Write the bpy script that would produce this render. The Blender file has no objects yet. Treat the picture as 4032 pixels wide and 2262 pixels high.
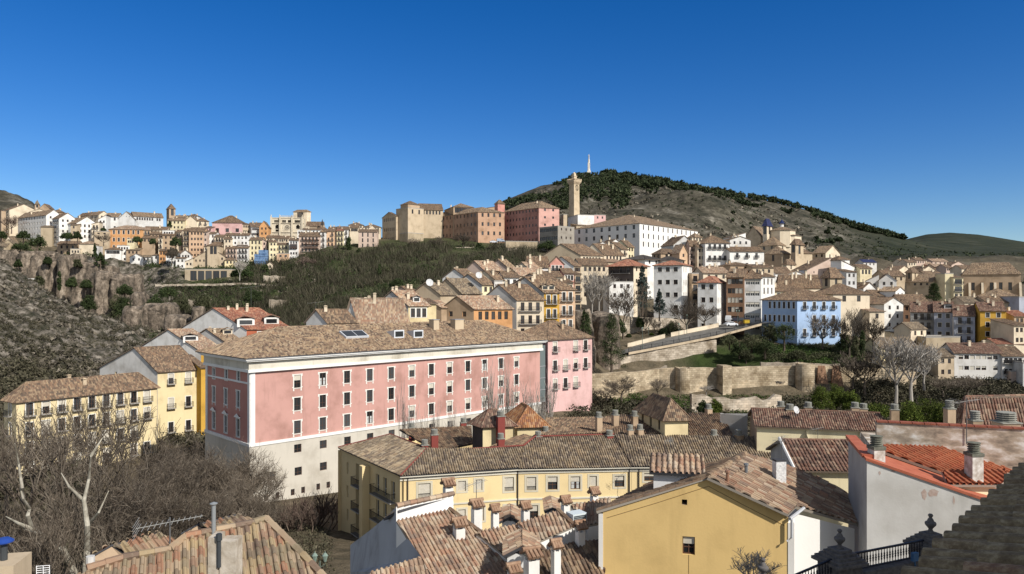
import bpy, math, random
import numpy as np
from mathutils import Vector
R = math.radians
C = bpy.context.scene.collection
F = 2912.0            # focal length in pixels of the 4032 px wide photograph
HX, HY = 2016.0, 1158.0   # principal column and horizon row
# ---------------------------------------------------------------- camera, sky, sun, exposure
sc = bpy.context.scene
cam_d = bpy.data.cameras.new('camera'); cam = bpy.data.objects.new('camera', cam_d); C.objects.link(cam)
cam.location = (0, 0, 0); cam.rotation_euler = (R(90), 0, 0)
cam_d.sensor_width = 36; cam_d.lens = 36 * F / 4032
cam_d.shift_y = (1131 - HY) / 4032 * -1
cam_d.clip_start = 0.1; cam_d.clip_end = 30000
sc.camera = cam
SUN_AZ, SUN_EL = 134.0, 38.0     # degrees clockwise from the view direction, elevation
w = bpy.data.worlds.new('World'); sc.world = w; w.use_nodes = True
nt = w.node_tree; bg = nt.nodes['Background']
sky = nt.nodes.new('ShaderNodeTexSky'); sky.sky_type = 'NISHITA'; sky.sun_disc = False
sky.sun_elevation = R(SUN_EL); sky.sun_rotation = R(SUN_AZ); sky.altitude = 1000; sky.air_density = 1.0
sky.dust_density = 0.15; sky.ozone_density = 4.0
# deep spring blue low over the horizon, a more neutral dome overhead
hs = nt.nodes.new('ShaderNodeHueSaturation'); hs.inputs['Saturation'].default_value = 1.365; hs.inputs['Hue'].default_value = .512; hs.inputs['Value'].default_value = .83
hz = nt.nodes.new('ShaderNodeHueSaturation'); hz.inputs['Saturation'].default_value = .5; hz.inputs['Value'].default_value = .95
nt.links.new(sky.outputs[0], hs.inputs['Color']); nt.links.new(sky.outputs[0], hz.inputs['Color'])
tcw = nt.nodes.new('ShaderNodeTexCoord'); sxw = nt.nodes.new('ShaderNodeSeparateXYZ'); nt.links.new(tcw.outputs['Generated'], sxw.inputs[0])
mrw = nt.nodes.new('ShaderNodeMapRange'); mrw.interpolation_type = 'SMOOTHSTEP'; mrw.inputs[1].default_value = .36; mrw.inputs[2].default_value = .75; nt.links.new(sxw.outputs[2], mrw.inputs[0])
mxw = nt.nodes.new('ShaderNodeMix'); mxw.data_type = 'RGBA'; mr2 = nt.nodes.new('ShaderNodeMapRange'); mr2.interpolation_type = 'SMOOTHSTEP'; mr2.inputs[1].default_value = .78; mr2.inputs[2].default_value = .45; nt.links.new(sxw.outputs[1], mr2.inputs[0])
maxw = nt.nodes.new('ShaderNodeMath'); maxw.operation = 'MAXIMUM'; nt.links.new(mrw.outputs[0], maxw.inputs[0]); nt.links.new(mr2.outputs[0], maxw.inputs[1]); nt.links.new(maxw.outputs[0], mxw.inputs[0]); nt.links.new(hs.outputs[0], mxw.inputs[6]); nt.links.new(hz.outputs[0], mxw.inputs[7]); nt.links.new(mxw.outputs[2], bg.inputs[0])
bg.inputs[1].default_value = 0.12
sl = bpy.data.lights.new('sun', 'SUN'); so = bpy.data.objects.new('sun', sl); C.objects.link(so)
sl.energy = 4.9; sl.angle = R(0.5); sl.color = (1, 0.95, 0.87)
sd = Vector((math.sin(R(SUN_AZ)) * math.cos(R(SUN_EL)), math.cos(R(SUN_AZ)) * math.cos(R(SUN_EL)), math.sin(R(SUN_EL))))
so.rotation_euler = sd.to_track_quat('Z', 'Y').to_euler()
sc.view_settings.view_transform = 'Standard'; sc.view_settings.look = 'None'
sc.view_settings.exposure = 0.12; sc.view_settings.gamma = 1
sc.cycles.max_bounces = 4; sc.cycles.diffuse_bounces = 2; sc.cycles.glossy_bounces = 2; sc.cycles.transparent_max_bounces = 4
# ---------------------------------------------------------------- helpers
rng = np.random.default_rng(7); random.seed(7)
S1, S2 = 1000 / 2571., 560 / 2569.
CR = {'A': (0, 700, S1), 'B': (900, 700, S1), 'C': (1400, 700, S1), 'D': (2100, 580, S1), 'E': (3032, 780, S1),
      'F': (0, 1100, S1), 'G': (700, 1100, S1), 'H': (1500, 1000, S1), 'I': (2300, 1000, S1), 'J': (3032, 1100, S1),
      'K': (0, 1700, S1), 'L': (900, 1700, S1), 'M': (1300, 1500, S1), 'N': (1900, 1700, S1), 'O': (2300, 1500, S1),
      'Q': (3032, 1500, S1), 'R': (3032, 1700, S1), 'a1': (0, 820, S2), 'a2': (500, 820, S2), 'a3': (1000, 820, S2),
      'e1': (2900, 820, S2), 'e2': (3400, 960, 632 / 1454.), 'V': (0, 0, 4032 / 2576.), 's': (0, 0, 1.)}
def qx(c, x): return CR[c][0] + x * CR[c][2]
def qy(c, y): return CR[c][1] + y * CR[c][2]
def P(c, x, y, Y):            # a point of a crop of the photograph at depth Y, in metres
    return np.array([(qx(c, x) - HX) * Y / F, Y, (HY - qy(c, y)) * Y / F])
def unit(v):
    v = np.asarray(v, float); return v / max(1e-9, np.linalg.norm(v))
class MB:                     # collects geometry, links it as one mesh object
    def __init__(s): s.v = []; s.n = 0; s.f = []
    def add(s, v, f, mat=0, uv=None):
        v = np.asarray(v, float).reshape(-1, 3); f = np.asarray(f, int)
        s.v.append(v); s.f.append((f + s.n, mat, uv)); s.n += len(v)
    def poly(s, pts, mat=0): s.add(pts, [list(range(len(pts)))], mat)
    def box(s, o, a, b, c, mat=0):
        o, a, b, c = [np.asarray(t, float) for t in (o, a, b, c)]
        v = [o, o+a, o+a+b, o+b, o+c, o+a+c, o+a+b+c, o+b+c]
        f = np.array([[0,3,2,1],[4,5,6,7],[0,1,5,4],[1,2,6,5],[2,3,7,6],[3,0,4,7]])
        if np.dot(np.cross(a, b), c) < 0: f = f[:, ::-1]
        s.add(v, f, mat)
    def cbox(s, c, sx, sy, sz, mat=0, rot=0.0):   # centre of base
        cr, sr = math.cos(rot), math.sin(rot)
        a = np.array([cr, sr, 0]) * sx; b = np.array([-sr, cr, 0]) * sy
        s.box(np.asarray(c, float) - a/2 - b/2, a, b, (0, 0, sz), mat)
    def prism(s, base, h, mat=0):
        base = np.asarray(base, float); n = len(base); top = base + np.array([0, 0, h])
        v = np.vstack([base, top]); s.add(v, [list(range(n, 2*n))], mat)
        s.add(v, [[i, (i+1) % n, n+(i+1) % n, n+i] for i in range(n)], mat)
    def tube(s, p, r, n=6, mat=0):                # p list of points, r list of radii
        p = np.asarray(p, float); r = np.broadcast_to(np.asarray(r, float), (len(p),)); rings = []
        for i in range(len(p)):
            d = unit(p[min(i+1, len(p)-1)] - p[max(i-1, 0)])
            a = unit(np.cross(d, [0.3, 0.2, 1] if abs(d[2]) < .9 else [1, 0, 0])); b = np.cross(d, a)
            t = np.arange(n) * 2*math.pi/n
            rings.append(p[i] + r[i]*(np.cos(t)[:, None]*a + np.sin(t)[:, None]*b))
        v = np.vstack(rings); f = []
        for i in range(len(p)-1):
            for k in range(n): f.append([i*n+k, i*n+(k+1) % n, (i+1)*n+(k+1) % n, (i+1)*n+k])
        s.add(v, f, mat); s.add(v[:n], [list(range(n))], mat); s.add(v[-n:], [list(range(n))][::-1], mat)
    def lathe(s, c, prof, n=16, mat=0):
        c = np.asarray(c, float); t = np.arange(n) * 2*math.pi/n; rings = []
        for r, z in prof: rings.append(np.stack([c[0]+r*np.cos(t), c[1]+r*np.sin(t), np.full(n, c[2]+z)], 1))
        v = np.vstack(rings); f = []
        for i in range(len(prof)-1):
            for k in range(n): f.append([i*n+k, i*n+(k+1) % n, (i+1)*n+(k+1) % n, (i+1)*n+k])
        s.add(v, f, mat); s.add(v[-n:], [list(range(n))], mat)
    def mesh(s, name, mats, o=(0, 0, 0), smooth=False):
        me = bpy.data.meshes.new(name)
        V = np.vstack(s.v) - np.asarray(o, float)
        tot, lp, mi, uvs, has = [], [], [], [], any(u is not None for _, _, u in s.f)
        for f, m, uv in s.f:
            tot.append(np.full(len(f), f.shape[1])); lp.append(f.ravel()); mi.append(np.full(len(f), m))
            if has: uvs.append(np.zeros((f.size, 2)) if uv is None else np.asarray(uv).reshape(-1, 2))
        tot = np.concatenate(tot); lp = np.concatenate(lp); mi = np.concatenate(mi)
        me.vertices.add(len(V)); me.vertices.foreach_set('co', V.astype(np.float32).ravel())
        me.loops.add(len(lp)); me.loops.foreach_set('vertex_index', lp.astype(np.int32))
        me.polygons.add(len(tot)); me.polygons.foreach_set('loop_start', (np.cumsum(tot)-tot).astype(np.int32))
        me.polygons.foreach_set('material_index', mi.astype(np.int32))
        me.polygons.foreach_set('use_smooth', np.full(len(tot), bool(smooth)))
        if has:
            l = me.uv_layers.new(name='UVMap'); l.data.foreach_set('uv', np.concatenate(uvs).astype(np.float32).ravel())
        for m in mats: me.materials.append(m)
        me.update(calc_edges=True); return me
    def build(s, name, mats, parent=None, smooth=False):
        if not s.f: return None
        mats = mats if isinstance(mats, (list, tuple)) else [mats]
        loc = world_loc(parent)
        o = bpy.data.objects.new(name, s.mesh(name, mats, loc, smooth)); C.objects.link(o)
        if parent: o.parent = parent
        return o
def world_loc(o):
    l = np.zeros(3)
    while o: l += np.array(o.location); o = o.parent
    return l
def tag(o, label=None, cat=None, group=None, kind=None):
    if label: o['label'] = label
    if cat: o['category'] = cat
    if group: o['group'] = group
    if kind: o['kind'] = kind
    return o
def thing(name, label, cat, loc, group=None):
    o = bpy.data.objects.new(name, None); C.objects.link(o); o.location = loc; o.empty_display_size = .5
    return tag(o, label, cat, group)
def dup(o, parent=None):
    c = o.copy(); C.objects.link(c)
    if parent: c.parent = parent
    for ch in list(o.children): dup(ch, c)
    return c
# value noise (vectorised)
_perm = np.random.default_rng(3).random((64, 64, 64))
def vnoise(x, y, z):
    x, y, z = np.broadcast_arrays(x, y, z); xi, yi, zi = [np.floor(t).astype(int) for t in (x, y, z)]
    fx, fy, fz = x-xi, y-yi, z-zi; fx, fy, fz = [t*t*(3-2*t) for t in (fx, fy, fz)]
    def g(a, b, c): return _perm[(xi+a) % 64, (yi+b) % 64, (zi+c) % 64]
    r = 0
    for a in (0, 1):
        for b in (0, 1):
            for c in (0, 1):
                r = r + g(a, b, c)*(fx if a else 1-fx)*(fy if b else 1-fy)*(fz if c else 1-fz)
    return r*2-1
def fbm(x, y, z=0., o=4, ridged=False):
    r, a, k = 0, 1., 1.
    for i in range(o):
        n = vnoise(x*k+i*7.3, y*k+i*3.1, z*k+i*5.7); r = r + a*((1-np.abs(n)*2) if ridged else n); a *= .5; k *= 2.03
    return r
# ---------------------------------------------------------------- materials
def newmat(name):
    m = bpy.data.materials.new(name); m.use_nodes = True; nt = m.node_tree
    return m, nt, nt.nodes['Principled BSDF']
def N(nt, t, **kw):
    n = nt.nodes.new(t)
    for k, v in kw.items():
        if k in n.inputs: n.inputs[k].default_value = v
        else: setattr(n, k, v)
    return n
def ramp(nt, stops, interp='LINEAR'):
    n = nt.nodes.new('ShaderNodeValToRGB'); n.color_ramp.interpolation = interp; e = n.color_ramp.elements
    while len(e) < len(stops): e.new(0.5)
    for i, (p, c) in enumerate(stops): e[i].position = p; e[i].color = (*c, 1) if len(c) == 3 else c
    return n
def mixc(nt, a, b, fac, mode='MIX'):
    n = nt.nodes.new('ShaderNodeMix'); n.data_type = 'RGBA'; n.blend_type = mode
    for sock, v in ((0, fac), (6, a), (7, b)):
        if isinstance(v, bpy.types.NodeSocket): nt.links.new(v, n.inputs[sock])
        elif sock == 0: n.inputs[0].default_value = v
        else: n.inputs[sock].default_value = (*v, 1)
    return n.outputs[2]
def mathn(nt, op, a, b=0.):
    n = nt.nodes.new('ShaderNodeMath'); n.operation = op
    for i, v in enumerate((a, b)):
        if isinstance(v, bpy.types.NodeSocket): nt.links.new(v, n.inputs[i])
        else: n.inputs[i].default_value = v
    return n.outputs[0]
_mc = {}
def plain(name, col, rough=.8, metal=0., spec=.3):
    k = ('p', name)
    if k in _mc: return _mc[k]
    m, nt, b = newmat(name); b.inputs['Base Color'].default_value = (*col, 1); b.inputs['Roughness'].default_value = rough
    b.inputs['Metallic'].default_value = metal; b.inputs['Specular IOR Level'].default_value = spec
    _mc[k] = m; return m
def noisy(name, c1, c2, scale=1., rough=.85, bump=.0, detail=6, c3=None, zs=1.):
    k = ('n', name)
    if k in _mc: return _mc[k]
    m, nt, b = newmat(name); tc = N(nt, 'ShaderNodeTexCoord'); mp = N(nt, 'ShaderNodeMapping')
    mp.inputs['Scale'].default_value = (1, 1, zs); nt.links.new(tc.outputs['Object'], mp.inputs[0])
    t = N(nt, 'ShaderNodeTexNoise', Scale=scale, Detail=detail, Roughness=.62); nt.links.new(mp.outputs[0], t.inputs['Vector'])
    st = [(.36, c1), (.64, c2)] if c3 is None else [(.32, c1), (.5, c2), (.68, c3)]
    r = ramp(nt, st); nt.links.new(t.outputs[0], r.inputs[0]); nt.links.new(r.outputs[0], b.inputs['Base Color'])
    b.inputs['Roughness'].default_value = rough; b.inputs['Specular IOR Level'].default_value = .2
    if bump:
        bn = N(nt, 'ShaderNodeBump', Strength=bump, Distance=.1); nt.links.new(t.outputs[0], bn.inputs['Height']); nt.links.new(bn.outputs[0], b.inputs['Normal'])
    _mc[k] = m; return m
def plaster(col, dirt=.35, key=None):       # rendered wall with weathering streaks and blotches of its own
    k = ('w', col, dirt)
    if k in _mc: return _mc[k]
    m, nt, b = newmat('plaster'); tc = N(nt, 'ShaderNodeTexCoord')
    oi = N(nt, 'ShaderNodeObjectInfo')
    ofs = nt.nodes.new('ShaderNodeVectorMath'); ofs.operation = 'ADD'
    cmb = N(nt, 'ShaderNodeCombineXYZ'); nt.links.new(mathn(nt, 'MULTIPLY', oi.outputs['Random'], 91.), cmb.inputs[0])
    nt.links.new(tc.outputs['Object'], ofs.inputs[0]); nt.links.new(cmb.outputs[0], ofs.inputs[1])
    t1 = N(nt, 'ShaderNodeTexNoise', Scale=.22, Detail=7., Roughness=.6); nt.links.new(ofs.outputs[0], t1.inputs['Vector'])
    mp = N(nt, 'ShaderNodeMapping'); mp.inputs['Scale'].default_value = (1.4, 1.4, .16); nt.links.new(ofs.outputs[0], mp.inputs[0])
    t2 = N(nt, 'ShaderNodeTexNoise', Scale=1., Detail=5., Roughness=.6); nt.links.new(mp.outputs[0], t2.inputs['Vector'])
    dk = tuple(c*.62*k_ for c, k_ in zip(col, (1, .96, .9))); lt = tuple(min(.85, c*1.1) for c in col)
    r1 = ramp(nt, [(.34, dk), (.5, col), (.66, lt)]); nt.links.new(t1.outputs[0], r1.inputs[0])
    c = mixc(nt, col, r1.outputs[0], min(1., dirt*1.7))
    r2 = ramp(nt, [(.55, (0, 0, 0)), (.72, (1, 1, 1))]); nt.links.new(t2.outputs[0], r2.inputs[0])
    c = mixc(nt, c, tuple(x*.55 for x in dk), mathn(nt, 'MULTIPLY', r2.outputs[0], dirt*.55))
    nt.links.new(c, b.inputs['Base Color']); b.inputs['Roughness'].default_value = .9; b.inputs['Specular IOR Level'].default_value = .15
    t3 = N(nt, 'ShaderNodeTexNoise', Scale=9., Detail=3.); nt.links.new(ofs.outputs[0], t3.inputs['Vector'])
    bn = N(nt, 'ShaderNodeBump', Strength=.25, Distance=.02); nt.links.new(t3.outputs[0], bn.inputs['Height']); nt.links.new(bn.outputs[0], b.inputs['Normal'])
    _mc[k] = m; return m
PAL = {  # old clay tile palettes: base tones, dark lichened tone
 'tan': [(.33,.235,.15),(.21,.145,.10),(.125,.09,.068),(.37,.28,.19),(.24,.16,.11),(.28,.20,.13)],
 'brown': [(.22,.15,.10),(.15,.10,.07),(.28,.20,.13),(.11,.08,.06),(.19,.12,.08)],
 'grey': [(.17,.135,.10),(.25,.19,.13),(.13,.10,.08),(.20,.15,.10),(.30,.24,.17)],
 'dark': [(.15,.085,.065),(.20,.12,.09),(.11,.07,.055),(.26,.18,.13),(.17,.09,.065)],
 'warm': [(.40,.30,.21),(.36,.25,.175),(.28,.19,.135),(.44,.35,.26),(.32,.19,.13),(.24,.17,.13)],
 'mix': [(.33,.25,.15),(.27,.175,.12),(.24,.19,.125),(.34,.26,.18),(.17,.12,.09),(.28,.155,.10),(.20,.155,.11),(.30,.22,.15)],
 'red': [(.26,.10,.065),(.32,.14,.09),(.20,.08,.055),(.36,.20,.13),(.23,.11,.08)],
 'new': [(.34,.10,.05),(.37,.125,.065),(.30,.085,.045),(.33,.11,.055)],
 'moss': [(.085,.07,.045),(.11,.09,.055),(.065,.055,.04),(.10,.08,.05)],
 'ochre': [(.36,.17,.07),(.29,.13,.06),(.22,.10,.06),(.38,.22,.12)],
 'black': [(.05,.045,.045),(.07,.06,.06),(.04,.037,.037)],
 'blue': [(.02,.03,.10),(.03,.04,.13),(.02,.025,.08)]}
def tilemat(p, ribs=False):
    k = ('t', p, ribs)
    if k in _mc: return _mc[k]
    m, nt, b = newmat('roof_tiles'); uv = N(nt, 'ShaderNodeUVMap'); oi = N(nt, 'ShaderNodeObjectInfo')
    sx = N(nt, 'ShaderNodeSeparateXYZ'); nt.links.new(uv.outputs[0], sx.inputs[0])
    fu = mathn(nt, 'FLOOR', sx.outputs[0]); fv = mathn(nt, 'FLOOR', mathn(nt, 'ADD', sx.outputs[1], mathn(nt, 'MULTIPLY', fu, .37)))
    if not ribs: fv = mathn(nt, 'FLOOR', sx.outputs[1])
    cb = N(nt, 'ShaderNodeCombineXYZ'); nt.links.new(fu, cb.inputs[0]); nt.links.new(fv, cb.inputs[1])
    nt.links.new(mathn(nt, 'MULTIPLY', oi.outputs['Random'], 50.), cb.inputs[2])
    wn = N(nt, 'ShaderNodeTexWhiteNoise'); nt.links.new(cb.outputs[0], wn.inputs[0])
    cols = PAL[p]; r = ramp(nt, [(i/len(cols), c) for i, c in enumerate(cols)], 'CONSTANT'); nt.links.new(wn.outputs[0], r.inputs[0])
    tc = N(nt, 'ShaderNodeTexCoord'); t = N(nt, 'ShaderNodeTexNoise', Scale=.45, Detail=6., Roughness=.65); nt.links.new(tc.outputs['Object'], t.inputs['Vector'])
    r2 = ramp(nt, [(.30, (.62,.60,.58)), (.5, (1,1,1)), (.7, (1.22,1.16,1.05))]); nt.links.new(t.outputs[0], r2.inputs[0])
    c = mixc(nt, r.outputs[0], r2.outputs[0], .9, 'MULTIPLY')
    t4 = N(nt, 'ShaderNodeTexNoise', Scale=7., Detail=4., Roughness=.7); nt.links.new(tc.outputs['Object'], t4.inputs['Vector'])
    r4 = ramp(nt, [(.52, (0,0,0)), (.68, (1,1,1))]); nt.links.new(t4.outputs[0], r4.inputs[0])
    c = mixc(nt, c, (.33,.31,.22) if p != 'new' else (.3,.2,.12), mathn(nt, 'MULTIPLY', r4.outputs[0], .28))
    nt.links.new(c, b.inputs['Base Color']); b.inputs['Roughness'].default_value = .85; b.inputs['Specular IOR Level'].default_value = .2
    if ribs:
        wv = mathn(nt, 'SINE', mathn(nt, 'MULTIPLY', sx.outputs[0], 2*math.pi))
        h = mathn(nt, 'ADD', mathn(nt, 'MULTIPLY', wv, .6), mathn(nt, 'MULTIPLY', wn.outputs[0], .8))
        bn = N(nt, 'ShaderNodeBump', Strength=.9, Distance=.12); nt.links.new(h, bn.inputs['Height']); nt.links.new(bn.outputs[0], b.inputs['Normal'])
    _mc[k] = m; return m
def glassmat():
    if 'glass' in _mc: return _mc['glass']
    m, nt, b = newmat('window_glass'); oi = N(nt, 'ShaderNodeObjectInfo')
    r = ramp(nt, [(0, (.012,.014,.016)), (.6, (.03,.033,.036)), (1, (.07,.075,.08))]); nt.links.new(oi.outputs['Random'], r.inputs[0])
    nt.links.new(r.outputs[0], b.inputs['Base Color']); b.inputs['Roughness'].default_value = .12; b.inputs['Specular IOR Level'].default_value = .5
    _mc['glass'] = m; return m
def stonemat(name, c1, c2, course=.35, joint=.55):
    k = ('s', name)
    if k in _mc: return _mc[k]
    m, nt, b = newmat(name); uv = N(nt, 'ShaderNodeUVMap')
    mp = N(nt, 'ShaderNodeMapping'); nt.links.new(uv.outputs[0], mp.inputs[0])
    br = N(nt, 'ShaderNodeTexBrick', Scale=1.); br.inputs['Brick Width'].default_value = course*1.9; br.inputs['Row Height'].default_value = course
    br.inputs['Mortar Size'].default_value = .025; br.inputs['Mortar Smooth'].default_value = .3
    nz = N(nt, 'ShaderNodeTexNoise', Scale=1.3, Detail=3.); nt.links.new(uv.outputs[0], nz.inputs['Vector'])
    vm = nt.nodes.new('ShaderNodeVectorMath'); vm.operation = 'MULTIPLY_ADD'; vm.inputs[1].default_value = (.28,.28,0); nt.links.new(nz.outputs[1], vm.inputs[0]); nt.links.new(uv.outputs[0], vm.inputs[2])
    nt.links.new(vm.outputs[0], br.inputs['Vector'])
    br.inputs['Color1'].default_value = (*c1, 1); br.inputs['Color2'].default_value = (*c2, 1); br.inputs['Mortar'].default_value = (*[x*joint for x in c1], 1)
    tc = N(nt, 'ShaderNodeTexCoord'); t = N(nt, 'ShaderNodeTexNoise', Scale=.16, Detail=8., Roughness=.68); nt.links.new(tc.outputs['Object'], t.inputs['Vector'])
    r2 = ramp(nt, [(.36, (.50,.46,.40)), (.5, (1,1,1)), (.64, (1.3,1.25,1.2))]); nt.links.new(t.outputs[0], r2.inputs[0])
    c = mixc(nt, br.outputs[0], r2.outputs[0], 1., 'MULTIPLY'); nt.links.new(c, b.inputs['Base Color']); b.inputs['Roughness'].default_value = .9
    bn = N(nt, 'ShaderNodeBump', Strength=.7, Distance=.08); nt.links.new(br.outputs[1], bn.inputs['Height']); bn.invert = True; nt.links.new(bn.outputs[0], b.inputs['Normal'])
    _mc[k] = m; return m
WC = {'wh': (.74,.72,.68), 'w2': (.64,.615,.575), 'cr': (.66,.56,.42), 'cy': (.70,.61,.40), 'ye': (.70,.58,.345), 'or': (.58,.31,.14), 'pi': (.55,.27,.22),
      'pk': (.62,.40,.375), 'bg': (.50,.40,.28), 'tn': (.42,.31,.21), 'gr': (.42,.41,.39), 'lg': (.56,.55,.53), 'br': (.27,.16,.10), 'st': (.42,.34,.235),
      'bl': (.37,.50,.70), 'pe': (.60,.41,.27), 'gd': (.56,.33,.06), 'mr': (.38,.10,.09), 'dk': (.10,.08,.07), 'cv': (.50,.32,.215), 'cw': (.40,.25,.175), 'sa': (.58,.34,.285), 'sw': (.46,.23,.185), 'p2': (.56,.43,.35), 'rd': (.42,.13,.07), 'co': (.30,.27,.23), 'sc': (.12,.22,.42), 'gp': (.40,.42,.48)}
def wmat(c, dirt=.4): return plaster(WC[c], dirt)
# ---------------------------------------------------------------- terrain: z as a function of plan position
def zz(Y, py): return (HY - py) * Y / F
NEAR = [(2, -24), (40, -24.5), (75, -26.5), (90, -30)]
_cols = {   # column of the photograph : (depth, height) knots beyond 90 m
 -3000: [(125,-32),(200,-20),(300,15),(340,20),(420,25),(500,35)],
 -400: [(125,-32),(170,-20),(230,-2),(300,17),(340,12),(380,-10),(408,20),(440,34),(500,40)],
 0:   [(125,-32),(170,-20),(230,-6),(295,11),(320,5),(365,-14),(392,-10),(404,22),(440,33),(500,40)],
 200: [(125,-32),(170,-23),(230,-12),(285,-2.5),(315,-8),(365,-16),(392,-10),(404,21),(440,34),(500,39)],
 400: [(125,-33),(170,-26),(230,-18.5),(270,-11),(300,-18),(365,-19),(388,-8),(400,16),(430,28),(500,38)],
 620: [(125,-33),(170,-29),(230,-19),(262,-16.5),(300,-20),(350,-12),(385,3),(400,12),(440,26),(500,36)],
 900: [(125,-33),(170,-30),(220,-25),(290,-18),(350,-5),(390,8.5),(405,14),(440,26),(500,34)],
 1100:[(125,-33),(170,-28),(220,-20),(300,-12),(350,-4),(385,8),(405,14),(440,28),(500,34)],
 1300:[(125,-33),(160,-27),(190,-19),(250,-11),(330,2),(390,16),(420,27),(460,31),(500,33)],
 1500:[(125,-33),(160,-25),(190,-18),(250,-7),(330,6),(390,20),(425,29),(470,36),(500,36)],
 1750:[(125,-32),(160,-24),(200,-14),(260,-3),(330,9),(390,22),(425,29),(470,38),(500,40)],
 2000:[(125,-31),(160,-24),(200,-13),(260,-2),(330,12),(385,21),(425,28),(470,38),(500,40)],
 2200:[(125,-30),(165,-25),(200,-14),(260,-4),(330,9),(385,20),(425,29),(470,38),(500,42)],
 2400:[(125,-30),(185,-26),(200,-21.5),(205,-20),(209,-16.6),(228,-14),(260,-7),(330,6),(385,18),(430,28),(500,35)],
 2700:[(125,-30),(185,-26.5),(199,-21.8),(209,-20.6),(214,-17),(226,-14),(262,-8),(330,4),(400,17),(500,26)],
 3000:[(125,-30),(185,-27),(197,-21),(208,-18.5),(225,-15.5),(262,-9.5),(330,1),(400,10),(500,18)],
 3250:[(125,-30),(185,-27),(197,-20.5),(215,-17),(228,-15.2),(262,-11),(330,-2),(400,7),(500,12)],
 3450:[(125,-30),(185,-28),(200,-22),(222,-17.5),(240,-15),(265,-12),(330,-4),(400,2),(500,9)],
 3700:[(125,-30),(185,-28.5),(205,-24),(225,-20),(245,-17),(270,-13.5),(330,-6),(400,-1),(500,5)],
 4032:[(125,-30),(185,-28.5),(205,-25),(225,-21),(245,-17),(270,-14),(330,-7),(400,-3),(500,3)],
 6500:[(125,-30),(185,-28.5),(205,-25),(225,-21),(245,-17),(270,-14),(330,-7),(400,-3),(500,3)]}
_fY = [650, 900, 1050, 1130, 1450, 1700, 2500, 3500, 4500, 9000, 14000]
_far = {    # column : row of the photograph at each depth of _fY
 -3000:[1000,760,800,850,900,1000,1000,1000,1000,1050,1060], -600:[930,742,800,850,900,1000,1000,1000,1000,1050,1060],
 0:[915,768,820,860,900,1000,1000,1000,1000,1050,1060], 70:[915,786,830,870,900,1000,1000,1000,1000,1050,1060], 130:[930,812,850,880,920,1000,1000,1000,1000,1050,1060],
 160:[960,870,900,930,960,1000,1050,1060,1060,1100,1100],
 300:[1000,1000,1000,1000,1000,1000,1050,1060,1060,1100,1100], 1800:[1000,980,960,950,940,1000,1050,1060,1060,1100,1100], 1900:[990,955,920,900,850,900,1050,1060,1060,1100,1100],
 1990:[985,935,880,860,790,830,1000,1060,1060,1100,1100], 2130:[980,915,850,820,735,780,1000,1060,1060,1100,1100], 2200:[980,905,840,805,722,770,1000,1060,1060,1100,1100],
 2270:[980,895,830,795,688,750,1000,1060,1060,1100,1100], 2400:[980,885,815,780,684,740,1000,1060,1060,1100,1100], 2500:[985,880,795,772,700,760,1000,1060,1060,1100,1100],
 2600:[990,885,775,768,718,770,1000,1060,1060,1100,1100], 2680:[1000,895,761,775,733,790,1000,1050,1060,1100,1100], 2760:[1005,905,767,784,750,800,1000,1050,1060,1100,1100],
 2840:[1010,925,790,806,762,810,1000,1040,1060,1100,1100], 2917:[1020,950,845,850,778,820,1000,1030,1060,1100,1100], 2995:[1020,965,887,880,786,830,1000,1020,1060,1100,1100],
 3100:[1025,985,925,912,810,840,990,1010,1060,1100,1100], 3168:[1025,990,940,925,826,850,985,1000,1060,1100,1100], 3265:[1028,1000,960,945,862,880,980,990,1060,1100,1100],
 3382:[1030,1008,985,972,900,910,975,980,1050,1100,1100], 3483:[1032,1012,995,985,924,930,970,965,1040,1100,1100], 3580:[1032,1015,1003,995,948,945,965,938,1000,1100,1100],
 3650:[1032,1016,1006,1000,966,960,960,921,1000,1100,1100], 3740:[1032,1018,1010,1004,980,975,965,913,1000,1100,1100], 3850:[1032,1018,1012,1008,990,985,970,921,1000,1100,1100],
 3950:[1032,1020,1014,1010,995,990,975,937,1000,1100,1100], 4032:[1032,1020,1014,1010,995,990,980,951,1000,1100,1100], 4400:[1032,1022,1016,1012,1000,995,985,1000,1000,1100,1100], 6500:[1040,1030,1020,1015,1010,1010,1000,1010,1020,1100,1100]}
_K = np.exp(np.linspace(math.log(2.), math.log(14000.), 420))
_pc = np.array(sorted(set(list(_cols) + list(_far)))); _mid = sorted(_cols); _fr = sorted(_far)
def _colz(px):
    i = np.searchsorted(_mid, px); 
    def mid(c): k = NEAR + _cols[c]; return np.interp(_K, [a for a, _ in k], [b for _, b in k])
    if px in _cols: m = mid(px)
    else:
        a, b = _mid[i-1], _mid[i]; t = (px-a)/(b-a); m = mid(a)*(1-t)+mid(b)*t
    fa = np.array([np.interp(px, _fr, [_far[c][j] for c in _fr]) for j in range(len(_fY))])
    z500 = np.interp(500, _K, m)
    fz = np.interp(_K, [500] + _fY, [z500] + [zz(y, p) for y, p in zip(_fY, fa)])
    return np.where(_K <= 500, m, fz)
_Z = np.array([_colz(p) for p in _pc])
def smooth_ground(X, Y):
    X = np.asarray(X, float); Y = np.maximum(np.asarray(Y, float), 2.01)
    px = np.clip(HX + F*X/Y, _pc[0], _pc[-1]-1); i = np.clip(np.searchsorted(_pc, px, 'right')-1, 0, len(_pc)-2)
    t = (px-_pc[i])/(_pc[i+1]-_pc[i]); k = np.clip((np.log(Y)-math.log(2.))/(math.log(7000.))*419, 0, 418.999); j = k.astype(int); s = k-j
    return (_Z[i, j]*(1-s)+_Z[i, j+1]*s)*(1-t)+(_Z[i+1, j]*(1-s)+_Z[i+1, j+1]*s)*t
def win01(x, a, b, c, d): return np.clip(np.minimum((x-a)/(b-a), (d-x)/(d-c)), 0, 1)
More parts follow.
